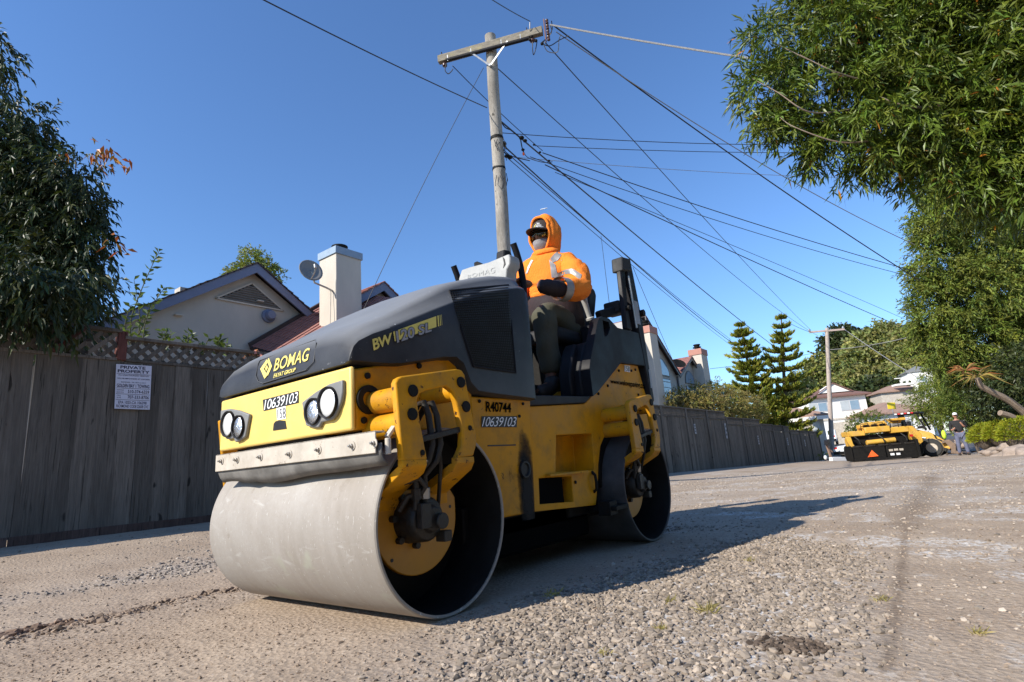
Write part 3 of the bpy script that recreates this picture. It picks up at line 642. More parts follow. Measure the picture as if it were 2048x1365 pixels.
for a in ((1855, 1866), (1874, 1880), (1888, 1891)):
    patch('yellow_stripe', [c7(a[0], 310-(a[0]-1845)*.3), c7(a[1], 310-(a[1]-1845)*.3), c7(a[1]+6, 402-(a[1]-1845)*.35), c7(a[0]+6, 402-(a[0]-1845)*.35)], onhood, YELP, hood)
# grille in the side of the hood
gq = [(899, 582), (1016, 570), (1031, 746), (947, 733)]
gw = on_mesh(HB, .003)
gpts = lambda u, v, off=.003: on_mesh(HB, off)(*quad_pt(gq, u, v))
mb = MB(); N = 14
mb.add([gpts(i/N, j/N) for j in range(N+1) for i in range(N+1)], [(j*(N+1)+i, j*(N+1)+i+1, (j+1)*(N+1)+i+1, (j+1)*(N+1)+i) for j in range(N) for i in range(N)])
gr = rp('grille', mb, BLACKP, parent=hood)
mb = MB()
for j in range(1, 34): mb.tube([gpts(i/6, j/34, .008) for i in range(7)], .0016, 4, False)
for i in range(1, 26): mb.tube([gpts(i/26, j/6, .0065) for j in range(7)], .0011, 4, False)
gwm = rp('grille_wire', mb, DARK, parent=hood); gwm['kind'] = 'stuff'
mb = MB().tube([gpts(*p, .004) for p in ((0, 0), (.5, 0), (1, 0), (1, .5), (1, 1), (.5, 1), (0, 1), (0, .5), (0, 0))], .006, 6)
rp('grille_frame', mb, BLK, parent=hood)
def soot_material(c, r3):
    m, n, l, b = nodes('exhaust_soot'); tc = n.new('ShaderNodeTexCoord').outputs['Object']
    mp = n.new('ShaderNodeMapping'); mp.vector_type = 'TEXTURE'; mp.inputs['Location'].default_value = c; mp.inputs['Scale'].default_value = r3; l.new(tc, mp.inputs[0])
    g = n.new('ShaderNodeTexGradient'); g.gradient_type = 'SPHERICAL'; l.new(mp.outputs[0], g.inputs[0])
    ad = n.new('ShaderNodeMath'); ad.operation = 'MULTIPLY_ADD'; ad.inputs[1].default_value = .7; l.new(noise(n, l, tc, 14, 8, .65), ad.inputs[0]); l.new(g.outputs[1], ad.inputs[2])
    l.new(ramp(n, l, ad.outputs[0], .40, 1.0), b.inputs['Alpha']); b.inputs['Base Color'].default_value = (.012, .010, .008, 1); b.inputs['Roughness'].default_value = .9
    return m
# ---- middle body, rear body
cb = rp('centre_body', MB().prism([(.285, .855), (.755, .86), (.70, .30), (.44, .30), (.42, .42), (.36, .55), (.29, .64)], .10, 1.10), YEL, .007)
for p in ((1045, 808), (1038, 833), (958, 803)): q = aty(*p, .1); rp('bolt', bolt_mb((q.x, .093, q.z), (q.x, .101, q.z), .008, 8), DARK, .001, parent=cb)
q0, q1 = aty(975, 892, .1), aty(1031, 892, .1); rp('panel_seam', MB().box((q0.x, .0975, q0.z-.003), (q1.x, .1005, q0.z+.003)), BLACKP, parent=cb)
q = aty(1052, 935, .1); rp('exhaust_pipe', MB().lathe([(.0, .094), (.030, .094), (.033, .085), (.040, .085), (.040, .13)], (q.x-.02, 0, q.z-.01), n=20), BLACKP, parent=cb)
rp('soot_stain', MB().prism([(q.x-.14, q.z-.25), (q.x+.04, q.z-.25), (q.x+.07, q.z+.20), (q.x-.14, q.z+.20)], .0985, .0995), soot_material((q.x+.0, .099, q.z-.10), (.085, .3, .30)), parent=cb)
P2 = side_plane(.0965)
lettering('number_lettering', 'R40744', [(972, 803), (1022.5, 806.5), (1022.5, 826), (972, 824)], P2, MATB, cb, 0, .022, .95)
def sticker(quad, where_a, where_b, par, s='10639103'):
    st = patch('number_sticker', quad, where_a, BLACKP, par)
    ins = [quad_pt(quad, *p) for p in ((.02, .93), (.985, .93), (.98, .07), (.015, .07))]
    lettering('number_lettering', s, ins, where_b, WHITE, st, .28, -.004, .9)
sticker([(963.5, 833), (1034.5, 833), (1033.5, 854.8), (963, 855)], side_plane(.0968), side_plane(.0955), cb)
fx = lambda x: (lambda px, py: atx(px, py, x))
sticker([(525.5, 800), (597, 782), (597, 806), (527, 822.5)], fx(-.368), fx(-.3695), pan)
st = patch('fleet_number_sticker', [(553, 817), (571, 812.5), (571.5, 838), (554, 840.5)], fx(-.3682), WHITE, pan)
lettering('fleet_number_lettering', '158', [(554.5, 819.5), (570, 815.5), (570.3, 836), (555, 838)], fx(-.3696), BLACKP, st, 0, -.01, 1.1)
rb = rp('rear_body', MB().prism([(.70, .30), (.70, .825), (1.34, .868), (1.40, .895), (1.46, .93), (1.855, 1.168), (2.18, 1.20), (2.28, .93), (2.27, .72), (1.75, .74), (1.58, .69), (1.49, .61), (1.44, .50), (1.42, .42), (1.36, .27)], .12, 1.08), YEL, 0)
cut(rb, MB().prism([(aty(*p, .12).x, aty(*p, .12).z) for p in ((1113, 871), (1184, 867), (1190, 941), (1112, 945))], 0, .26),
    MB().prism([(aty(*p, .12).x, aty(*p, .12).z) for p in ((1078, 957), (1143, 953), (1147, 1004), (1080, 1009))], 0, .5))
bv = rb.modifiers.new('bevel', 'BEVEL'); bv.width = .005; bv.segments = 2; bv.limit_method = 'ANGLE'
for p in rb.data.polygons: p.use_smooth = True
rb.data.set_sharp_from_angle(angle=R(35))
rp('step_tread', MB().box((.86, .085, .462), (1.25, .14, .474)), YEL2, .002, parent=rb)
rp('opening_shade_fill', MB().box((.69, .128, .305), (1.03, .45, .475)), MATB, parent=rb)  # solid black box paints the shade inside the lower opening
for p in ((1196, 788), (1215, 772), (1237, 742), (1270, 740), (1276, 790), (1262, 742), (1150, 965), (1192, 975)):
    q = aty(*p, .12); rp('bolt', bolt_mb((q.x, .112, q.z), (q.x, .121, q.z), .009, 8), DARK, .001, parent=rb)
q = aty(1186, 965, .12); rp('grab_hook', MB().tube([(q.x, .12, q.z+.06), (q.x-.01, .095, q.z+.04), (q.x-.012, .09, q.z), (q.x-.008, .095, q.z-.04), (q.x, .12, q.z-.055)], .009, 8), DARK, parent=rb)
P3 = side_plane(.1165)
lettering('website_lettering', 'www.welovepaving.com', [(1221, 758), (1294.5, 766), (1295, 783), (1221, 769.5)], P3, MATB, rb, 0, .018, .95)
st = patch('fleet_number_sticker', [(1249, 731), (1260, 732), (1260, 745), (1249, 743)], side_plane(.117), WHITE, rb)
lettering('fleet_number_lettering', '158', [(1250, 732.5), (1259, 733.5), (1259, 743.5), (1250, 742)], side_plane(.1155), BLACKP, st, 0, .0, 1.05)
rp('chassis', MB().box((-.25, .32, .40), (.5, .88, .56)).box((.3, .2, .20), (1.75, 1.0, .36)).box((1.5, .15, .36), (2.2, 1.05, .72)).box((1.15, .18, .22), (1.45, .4, .31)), DARK, .01)
rp('added_shade_box', MB().box((.46, .2, .10), (1.40, 1.0, .30)), MATB, .02)  # added black box, blocks sunlight and darkens the gap under the body
rp('drum_scraper', MB().box((1.36, -.01, .235), (1.52, 1.2, .262)).box((1.34, .02, .21), (1.43, .1, .29)), DARK, .004)
# ---- platform, cowl, seat, console
rp('platform', MB().prism([(.70, .828), (.70, .885), (1.30, .91), (1.40, .915), (1.44, .93), (1.39, .897), (1.34, .871)], .108, 1.092), RUB, .006)
cw_poly = [(1.405, .912), (1.40, 1.09), (1.42, 1.14), (1.50, 1.28), (1.565, 1.40), (1.60, 1.445), (1.64, 1.465), (1.745, 1.468), (1.80, 1.445), (1.86, 1.42), (2.20, 1.43), (2.30, .95), (2.235, 1.185), (1.853, 1.17), (1.46, .935)]
for y0, y1 in ((.088, .15), (1.05, 1.112)):
    cw = rp('side_cowl', MB().prism(cw_poly, y0, y1), BLK, 0)
    cut(cw, MB().prism([(1.648, 1.44), (1.735, 1.44), (1.745, 1.40), (1.70, 1.345), (1.66, 1.325), (1.645, 1.34)], y0-.1, y1+.1))
    bv = cw.modifiers.new('bevel', 'BEVEL'); bv.width = .022; bv.segments = 3; bv.limit_method = 'ANGLE'; bv.angle_limit = R(30)
    for p in cw.data.polygons: p.use_smooth = True
    cw.data.set_sharp_from_angle(angle=R(40))
rp('front_cowl_rib', MB().prism([(1.35, .925), (1.345, 1.07), (1.40, 1.20), (1.46, 1.28), (1.47, 1.18), (1.40, 1.05), (1.40, .925)], .20, .29), BLK, .012)
for y0, y1 in ((.15, .30), (.90, 1.05)): rp('cowl_inner', MB().prism([(1.405, .912), (1.40, 1.09), (1.50, 1.28), (1.60, 1.30), (2.2, 1.30), (2.28, .95)], y0, y1), BLK, .02)
rp('rear_deck', MB().box((1.72, .30, .9), (2.22, .90, 1.32)), BLK, .03)
st_ = rp('seat', MB().box((1.50, .36, 1.34), (1.98, .84, 1.45)), RUB, .04, seg=4)
rp('seat_back', MB().prism([(1.96, 1.42), (2.06, 1.42), (2.20, 1.80), (2.17, 1.86), (2.11, 1.86), (2.05, 1.80)], .39, .81), RUB, .035, seg=4)
rp('seat_pedestal', MB().box((1.58, .42, .90), (1.94, .78, 1.34)), DARK, .02)
rp('armrest', MB().bar((2.06, .33, 1.60), (2.27, .28, 1.66), .07, .07).box((2.21, .22, 1.63), (2.34, .36, 1.73)), RUB, .015)
lv = [(1.90, .30, 1.47), (1.865, .30, 1.53)]
L = rp('drive_lever', MB().tube(lv, .014, 10), STL)
rp('lever_grip', MB().tube([(1.868, .30, 1.525), (1.862, .30, 1.54), (1.86, .30, 1.545), (1.845, .30, 1.58), (1.818, .30, 1.64), (1.795, .30, 1.70), (1.775, .30, 1.74), (1.77, .30, 1.752)], [.03, .032, .018, .018, .021, .029, .031, .017], 14), LGRY, parent=L)
rp('side_console', MB().box((1.78, .22, 1.30), (2.04, .35, 1.47)), BLK, .02)
# instrument cover facing forward
IX = .84
ip = [(917, 559), (923, 540), (940, 534), (976, 525), (1000, 515), (1017, 508), (1020, 516), (1020, 528), (1014, 539), (1013, 552), (1010, 575), (925, 592)]
ipy = [(atx(*p, IX).y, atx(*p, IX).z) for p in ip]
ic = rp('instrument_cover', MB().prism(ipy, IX, IX+.10, 'x'), LGRY, .008)
sl = [(1005, 514), (1009, 518), (1011, 529), (1006, 537), (1008, 527)]
rp('cover_slot', MB().prism([(atx(*p, IX-.002).y, atx(*p, IX-.002).z) for p in sl], IX-.0025, IX+.002, 'x'), BLACKP, parent=ic)
c6 = lambda x, y: (880+x/9.75, 480+y/9.75)
lettering('embossed_lettering', 'BOMAG', [c6(520, 690), c6(1065, 525), c6(1075, 640), c6(530, 755)], fx(IX-.003), M('embossed_plastic', (.385, .385, .368), .5, 0, .1, 6, 0), ic, .1, .0, 1.15)
rp('console_column', MB().prism([(.76, .90), (.76, 1.50), (.88, 1.58), (.93, 1.72), (.98, 1.72), (1.02, 1.60), (.98, 1.40), (.96, .90)], .40, .80), BLK, .02)
rp('console_side', MB().prism([(.90, 1.62), (.94, 1.83), (1.0, 1.84), (1.03, 1.80), (1.04, 1.72), (1.02, 1.66), (1.06, 1.62), (1.16, 1.50), (1.04, 1.46)], .335, .40), BLK, .01)
swc = Vector((1.10, .6, 1.63)); tl = Vector((-.55, 0, 1)).normalized(); a1 = Vector((0, 1, 0)); a2 = tl.cross(a1)
sw = rp('steering_wheel', MB().tube([swc+(a1*math.cos(t)+a2*math.sin(t))*.185 for t in np.linspace(0, 2*math.pi, 33)], .014, 8, False), RUB)
rp('steering_spokes', MB().bar(swc-a1*.18, swc+a1*.18, .03, .01).bar(swc, swc+a2*.18, .03, .01).cyl(swc, swc-tl*.2, .03, n=10), DARK, parent=sw)
for s in (0, 1):
    yy = .34 if not s else .86
    rp('grab_handle', MB().tube([(.98, yy, .95), (1.075, yy, 1.20), (1.105, yy, 1.42), (1.118, yy, 1.55), (1.12, yy, 1.66), (1.105, yy, 1.76), (1.075, yy, 1.84), (1.045, yy, 1.90)], .021, 14), BLK)
q = atx(955, 529, .9); rp('warning_lamp', MB().prism([(q.y+.03, q.z-.03), (q.y+.03, q.z+.02), (q.y+.005, q.z+.022), (q.y-.04, q.z-.01), (q.y-.04, q.z-.03)], .9, .94, 'x'), DARK, .004)
# folded roll bar behind the seat
for yy in (.085, 1.035):
    rp('roll_bar_post', MB().prism([(2.33, .92), (2.27, .92), (2.205, 1.46), (2.13, 1.93), (2.19, 1.975), (2.24, 1.94), (2.30, 1.55)], yy, yy+.07), BLK, .01)
    rp('roll_bar_strut', MB().prism([(2.03, 1.44), (2.12, 1.44), (2.09, 1.60), (2.12, 1.90), (2.08, 1.97), (2.045, 1.90)], yy+.01, yy+.05), BLK, .008)
    rp('roll_bar_cap', MB().prism([(2.04, 1.885), (2.05, 2.00), (2.20, 2.02), (2.215, 1.92)], yy-.012, yy+.082), RUB, .012)
    rp('roll_bar_bolt', MB().cyl((2.295, yy-.025, 1.60), (2.295, yy+.09, 1.60), .028, n=8).cyl((2.06, yy-.02, 1.60), (2.06, yy+.06, 1.60), .02, n=8), DARK, .003)
    rp('gas_spring', MB().cyl((2.12, yy-.012, 1.86), (2.15, yy-.012, 1.46), .009, n=8), STL)
rp('warning_label', MB().box((2.175, .080, 1.50), (2.245, .0845, 1.68)), GRYPR)
rp('warning_label', MB().box((2.285, .080, 1.02), (2.315, .0845, 1.16)), GRYPR)
rp('pedal', MB().box((1.22, .40, 1.00), (1.34, .50, 1.02)).bar((1.30, .45, .91), (1.28, .45, 1.01), .03, .03), DARK, .004)
rp('floor_lever', MB().tube([(1.08, .46, .9), (1.1, .46, 1.10), (1.12, .44, 1.14)], .015, 8), STL)
# crumpled bag on the platform
bg = MB().sphere((1.52, .22, 1.03), (.11, .07, .075), 16, 10); bg.v = [tuple(np.array(p)+rng.normal(0, .009, 3)) for p in bg.v]
tag(obj('plastic_bag', bg, M('crumpled_bag_print', (.10, .11, .14), .3, 0, .8, 22, .3, 40), smooth=False), 'crumpled dark printed bag lying on the platform behind the foot of the driver', 'bag')

# ================================================================ PEOPLE
def skin(name, V, E, Rd, m, parent=None, sub=2, root=0, remesh=0, extra=None, world=True):
    me = bpy.data.meshes.new(name); me.from_pydata([tuple(v) for v in V], E, [])
    o = link(name, me, parent, world); md = o.modifiers.new('skin', 'SKIN'); md.use_smooth_shade = True
    for i, s in enumerate(me.skin_vertices[0].data):
        r_ = Rd[i]; s.radius = r_ if hasattr(r_, '__len__') else (r_, r_); s.use_root = (i == root)
    sb_ = o.modifiers.new('sub', 'SUBSURF'); sb_.levels = sub; sb_.render_levels = sub
    bake(o)
    if extra or remesh:
        b = bmesh.new(); b.from_mesh(o.data)
        if extra:
            t = extra.mesh('t'); b.from_mesh(t)
        n = bpy.data.meshes.new(name); b.to_mesh(n); b.free(); o.data = n
        rm = o.modifiers.new('r', 'REMESH'); rm.mode = 'VOXEL'; rm.voxel_size = remesh; rm.use_smooth_shade = True
        s2 = o.modifiers.new('s', 'SMOOTH'); s2.factor = .5; s2.iterations = 2
        bake(o)
    o.data.materials.clear(); o.data.materials.append(m)
    for p in o.data.polygons: p.use_smooth = True
    return o
def bvh_of(o): return BVHTree.FromPolygons([v.co[:] for v in o.data.vertices], [tuple(p.vertices) for p in o.data.polygons])
def wrinkle(o, amp, s1, s2, ax):
    for v in o.data.vertices:
        c = v.co; k = math.sin(c[ax]*s1+3*math.sin(c[(ax+1) % 3]*s2))+.6*math.sin(c[ax]*s1*1.7+c[(ax+2) % 3]*s2*2)
        v.co = c+v.normal*amp*k

DRV = tag(skin('person', [(1.83, .58, 1.50), (1.81, .57, 1.68), (1.77, .56, 1.86), (1.755, .56, 1.98), (1.75, .555, 2.07), (1.75, .55, 2.16),
    (1.75, .38, 1.97), (1.735, .30, 1.86), (1.67, .24, 1.69), (1.46, .25, 1.655), (1.24, .32, 1.66),
    (1.75, .74, 1.97), (1.735, .83, 1.86), (1.67, .89, 1.70), (1.46, .88, 1.665), (1.24, .81, 1.675),
    (1.80, .47, 1.50), (1.60, .43, 1.53), (1.40, .40, 1.53), (1.42, .405, 1.33), (1.45, .41, 1.10), (1.44, .41, 1.03), (1.32, .405, .985), (1.25, .40, .975),
    (1.80, .69, 1.50), (1.60, .73, 1.53), (1.40, .77, 1.53), (1.42, .775, 1.33), (1.45, .78, 1.10), (1.44, .78, 1.03), (1.32, .785, .985), (1.25, .79, .975)],
    [(0,1),(1,2),(2,3),(3,4),(4,5),(3,6),(6,7),(7,8),(8,9),(9,10),(3,11),(11,12),(12,13),(13,14),(14,15),(0,16),(16,17),(17,18),(18,19),(19,20),(20,21),(21,22),(22,23),(0,24),(24,25),(25,26),(26,27),(27,28),(28,29),(29,30),(30,31)],
    [(.14, .16), (.14, .16), (.14, .17), (.10, .13), .06, .055, .065, .055, .045, .042, .03, .065, .055, .045, .042, .03, .08, .075, .058, .052, .04, .042, .04, .03, .08, .075, .058, .052, .04, .042, .04, .03],
    SKIN, remesh=.009, extra=(lambda e: (
        e.sphere((1.745, .55, 2.215), (.098, .078, .122), 20, 14), e.sphere((1.70, .552, 2.140), (.055, .06, .05), 14, 10), e.sphere((1.648, .553, 2.195), (.018, .014, .02), 10, 8), e.tube([(1.66, .553, 2.235), (1.642, .553, 2.193)], [.010, .016], 8),
        e.sphere((1.745, .472, 2.210), (.018, .010, .03), 8, 6), e.sphere((1.745, .628, 2.210), (.018, .010, .03), 8, 6), e.tube([(1.664, .535, 2.155), (1.655, .553, 2.156), (1.664, .571, 2.155)], .010, 8),
        [(e.sphere((1.19, .365 if s else .775, 1.668), (.05, .038, .024), 14, 10),
          [e.tube([(1.165, (.345+.021*i) if s else (.795-.021*i), 1.678), (1.11, (.36+.021*i) if s else (.78-.021*i), 1.685), (1.07+.004*abs(i-1), (.37+.02*i) if s else (.77-.02*i), 1.662), (1.075+.004*abs(i-1), (.372+.02*i) if s else (.768-.02*i), 1.622-.004*(i == 3))], [.0105, .010, .009, .0075], 8) for i in range(4)],
          e.tube([(1.205, .39 if s else .75, 1.663), (1.16, .415 if s else .725, 1.643), (1.12, .42 if s else .72, 1.623)], [.014, .012, .009], 8)) for s in (1, 0)], e)[-1])(MB())),
    'machine operator in an orange hooded sweatshirt seated on the road roller', 'person')
def wear(name, V, E, Rd, m, **k): return skin(name, V, E, Rd, m, DRV, world=False, **k)
hoodie = wear('hooded_sweatshirt', [(1.82, .575, 1.745), (1.81, .57, 1.79), (1.785, .565, 1.86), (1.76, .56, 1.975), (1.75, .555, 2.06), (1.742, .55, 2.115),
    (1.755, .385, 1.965), (1.74, .295, 1.865), (1.675, .235, 1.695), (1.44, .255, 1.657),
    (1.755, .735, 1.965), (1.74, .835, 1.865), (1.675, .895, 1.705), (1.44, .875, 1.667)],
    [(0,1),(1,2),(2,3),(3,4),(4,5),(3,6),(6,7),(7,8),(8,9),(3,10),(10,11),(11,12),(12,13)],
    [(.18, .20), (.186, .205), (.178, .198), (.13, .155), (.112, .118), (.118, .112), (.097, .10), (.090, .094), (.086, .086), (.072, .072), (.097, .10), (.090, .094), (.086, .086), (.072, .072)], ORANGE, sub=3)
for v in hoodie.data.vertices:          # creases gathered at the elbow, armpit and waist
    c = v.co; near_ = abs(c.y-.565); arm_ = near_ > .19
    q = (c.x*.9-c.z*1.1+c.y*(.6 if c.y < .56 else -.6))
    k = (1-abs(math.sin(q*34+1.6*math.sin(c.z*23+c.y*9))))**2.5*1.0+(1-abs(math.sin(q*61+c.y*30+2*math.sin(c.x*18))))**3*.6
    w_ = .010 if arm_ else .007
    v.co = c+v.normal*(w_*(.45-k)+.006*math.sin(c.z*19+c.y*13+c.x*11))
HDB = bvh_of(hoodie)
for s in (0, 1):
    m_ = lambda y: 1.13-y if s else y
    sl = wear('dark_sleeve', [(1.46, m_(.253), 1.657), (1.40, m_(.265), 1.655), (1.33, m_(.29), 1.655), (1.245, m_(.318), 1.66)], [(0,1),(1,2),(2,3)], [.064, .062, .057, .050], SLEEVE, sub=2)
    wrinkle(sl, .003, 90, 30, 0)
    cA, cB = Vector((1.475, m_(.252), 1.660)), Vector((1.405, m_(.262), 1.656)); wear_ = obj('reflective_cuff', MB().tube([cA, cA.lerp(cB, .5), cB], [.083, .082, .080], 24, False), REFL, DRV, world=False, smooth='all')
mb = MB(); vs = []; n = 40
for i, (z, rx, ry) in enumerate(((1.47, .15, .19), (1.50, .195, .225), (1.55, .205, .235), (1.60, .207, .237), (1.65, .204, .234), (1.70, .198, .228), (1.74, .17, .20))):
    for j in range(n):
        a = 2*math.pi*j/n; k = 1+.02*math.sin(a*7+z*40)+.015*math.sin(a*11-z*60); vs.append((1.822+rx*k*math.cos(a)-(z-1.6)*.08, .575+ry*k*math.sin(a), z))
mb.add(vs, [(i*n+j, i*n+(j+1) % n, (i+1)*n+(j+1) % n, (i+1)*n+j) for i in range(6) for j in range(n)])
obj('dark_lower_panel', mb, SLEEVE, DRV, world=False, smooth='all')
tr = wear('trousers', [(1.84, .58, 1.47), (1.80, .465, 1.50), (1.60, .43, 1.535), (1.41, .40, 1.535), (1.425, .405, 1.36), (1.45, .41, 1.18), (1.455, .41, 1.09), (1.80, .695, 1.50), (1.60, .735, 1.535), (1.41, .775, 1.535), (1.425, .775, 1.36), (1.45, .78, 1.18), (1.455, .78, 1.09)],
    [(0,1),(1,2),(2,3),(3,4),(4,5),(5,6),(0,7),(7,8),(8,9),(9,10),(10,11),(11,12)], [(.14, .17), .115, .107, .092, .082, .078, .075, .115, .107, .092, .082, .078, .075], TROUS, sub=3)
wrinkle(tr, .004, 30, 14, 2)
for yy in (.405, .785):
    wear('boot', [(1.46, yy, 1.10), (1.45, yy, 1.02), (1.36, yy, .985), (1.25, yy, .975)], [(0,1),(1,2),(2,3)], [.062, .06, .052, .045], SHOE, sub=2)
# hood of the sweatshirt: a deep shell with an oval opening for the face
hc = Vector((1.765, .55, 2.220)); mb = MB(); n, k = 40, 22; vs = []; keep = []
for i in range(k+1):
    t = math.pi*i/k
    for j in range(n):
        a = 2*math.pi*j/n      # polar axis along the facing direction (-X)
        fwd, lat, up = math.cos(t), math.sin(t)*math.cos(a), math.sin(t)*math.sin(a)
        p = Vector((-fwd*.128+(.02 if up > .3 else 0), lat*.12, up*(.19 if up > 0 else .185)))
        if up < -.2: p.x += (-up-.2)*.02; p.y *= 1-.10*(-up-.2)
        if up > .0 and fwd > .1: p.x -= .02*up
        p += p.normalized()*(.004*math.sin(a*5+t*3)+.003*math.sin(t*13+a*2))
        vs.append(hc+p)
i0 = 6
fs = [((i)*n+j, i*n+(j+1) % n, (i+1)*n+(j+1) % n, (i+1)*n+j) for i in range(i0, k) for j in range(n)]
hd = obj('hood', MB().add(vs, fs), ORANGE, DRV, world=False, smooth='all')
md = hd.modifiers.new('s', 'SOLIDIFY'); md.thickness = .014; md.offset = -1; md = hd.modifiers.new('u', 'SUBSURF'); md.levels = md.render_levels = 1
rimv = [vs[i0*n+j] for j in range(n)]
obj('hood_hem', MB().tube([v+Vector((-.004, 0, 0)) for v in rimv]+[rimv[0]+Vector((-.004, 0, 0)), rimv[1]+Vector((-.004, 0, 0))], .010, 8, False), ORANGE, hd, world=False)
# cap
cp = MB(); n = 28; vs = []
for i in range(9):
    t = math.pi/2*i/8
    for j in range(n):
        a = 2*math.pi*j/n; vs.append((1.745+.112*math.cos(a)*math.cos(t)**.8, .55+.088*math.sin(a)*math.cos(t)**.8, 2.252+.098*math.sin(t)))
cp.add(vs, [(i*n+j, i*n+(j+1) % n, (i+1)*n+(j+1) % n, (i+1)*n+j) for i in range(8) for j in range(n)])
cap = obj('cap', cp, CAPM, DRV, world=False, smooth='all')
br = MB(); vs = []
for i in range(13):
    a = math.pi*(.5+i/12); w = math.sin(math.pi*i/12)
    for q in (0, .5, 1): vs.append((1.745+.110*math.cos(a)-.088*w**.6*q, .55+(.087+.004*q)*math.sin(a), 2.256-.022*q*q*w-.014*abs(math.sin(a))**2*q-.006*q))
br.add(vs, [(3*i+j, 3*i+3+j, 3*i+4+j, 3*i+1+j) for i in range(12) for j in range(2)])
b_ = obj('cap_brim', br, CAPM, cap, world=False, smooth='all'); md = b_.modifiers.new('s', 'SOLIDIFY'); md.thickness = .006
CPB = bvh_of(cap); oncap = on_mesh(CPB, .004)
cz = lambda x, y: (980+x/5.69, 400+y/5.69); cz2 = lambda x, y: (983.5+x/5.69, 409.5+y/5.69)
for (s_, a_, b2, m_) in (('WE', (510, 205), (545, 225), WHITE), ('LOVE', (505, 225), (565, 245), WHITE), ('PAVING', (500, 243), (588, 260), WHITE)):
    try: lettering('cap_lettering', s_, [cz2(a_[0], a_[1]), cz2(b2[0], a_[1]+4), cz2(b2[0], b2[1]), cz2(a_[0], b2[1])], oncap, m_, cap, 0, .01)
    except Exception as e: print('cap text', repr(e))
try: patch('cap_emblem', [cz2(478, 240), cz2(506, 220), cz2(504, 245), cz2(478, 262)], oncap, YELP, cap, polys=[[(0, 0), (.25, 0), (.5, .55), (1, .8), (1, 1), (.4, .85), (.1, .4)]])
except Exception as e: print('emblem', e)
# wraparound sunglasses and grey face cover
sg = MB(); vs = []
for i in range(25):
    a = math.pi*(.5+.02+.96*i/24); c, s = math.cos(a), math.sin(a)
    nose = math.exp(-((i-12)/1.6)**2)
    for dz in (0, 1): vs.append((1.745+.112*c-.002, .55+.086*s, 2.240-dz*(.060-.026*nose-.026*(abs(i-12)/12)**3)))
sg.add(vs, [(2*i, 2*i+1, 2*i+3, 2*i+2) for i in range(24)])
gl = obj('sunglasses', sg, SHADE, DRV, world=False, smooth='all'); md = gl.modifiers.new('s', 'SOLIDIFY'); md.thickness = .003
obj('sunglasses_frame', MB().tube([vs[2*i] for i in range(25)], .0035, 6), BLKC, gl, world=False)
mk = MB(); vs = []
for i in range(21):
    a = math.pi*(.5+i/20); c, s = math.cos(a), math.sin(a); f_ = math.sin(math.pi*i/20)
    for q, (rx, ry, z) in enumerate(((.104, .082, 2.172-.006*f_), (.108, .083, 2.162), (.106, .080, 2.155), (.107, .078, 2.142), (.104, .074, 2.122), (.090, .064, 2.100), (.06, .05, 2.075))):
        vs.append((1.745+rx*c-(.008*f_**6 if q in (1, 3) else (0 if q != 2 else .002)), .55+ry*s, z))
mk.add(vs, [(7*i+j, 7*i+7+j, 7*i+8+j, 7*i+1+j) for i in range(20) for j in range(6)])
obj('face_cover', mk, MASKM, DRV, world=False, smooth='all')
# reflective tape laid on the sweatshirt
def tape(px_a, px_b, name='reflective_tape', bvh=None, N=10):
    f = on_mesh(bvh or HDB, .005); mb = MB(); vs = []
    def at(pl, t):
        x = t*(len(pl)-1); i = min(int(x), len(pl)-2); x -= i; return (pl[i][0]*(1-x)+pl[i+1][0]*x, pl[i][1]*(1-x)+pl[i+1][1]*x)
    ok = True
    for i in range(N+1):
        for w in range(4):
            a, b = at(px_a, i/N), at(px_b, i/N); q = (a[0]*(1-w/3)+b[0]*w/3, a[1]*(1-w/3)+b[1]*w/3)
            h = (bvh or HDB).ray_cast(CAM, ray(*q).normalized())[0]
            vs.append(f(*q) if h else None)
    F = [(4*i+w, 4*i+4+w, 4*i+5+w, 4*i+1+w) for i in range(N) for w in range(3)]
    F = [q for q in F if all(vs[i] is not None for i in q)]
    used = sorted({i for q in F for i in q}); mp = {i: k_ for k_, i in enumerate(used)}
    if F: obj(name, MB().add([vs[i] for i in used], [tuple(mp[i] for i in q) for q in F]), REFL, hoodie, world=False, smooth='all')
TAPES = [([cz(685, 670), cz(730, 615), cz(815, 555)], [cz(710, 715), cz(770, 690), cz(845, 590)]),
         ([cz(672, 680), cz(690, 790), cz(700, 885)], [cz(742, 735), cz(755, 800), cz(780, 885)]),
         ([cz(770, 835), cz(850, 795), cz(940, 780), cz(1045, 850)], [cz(775, 885), cz(850, 846), cz(930, 838), cz(1025, 915)]),
         ([cz(470, 680), cz(430, 760), cz(405, 840)], [cz(490, 690), cz(450, 765), cz(425, 840)])]
for a_, b_2 in TAPES: tape(a_, b_2)

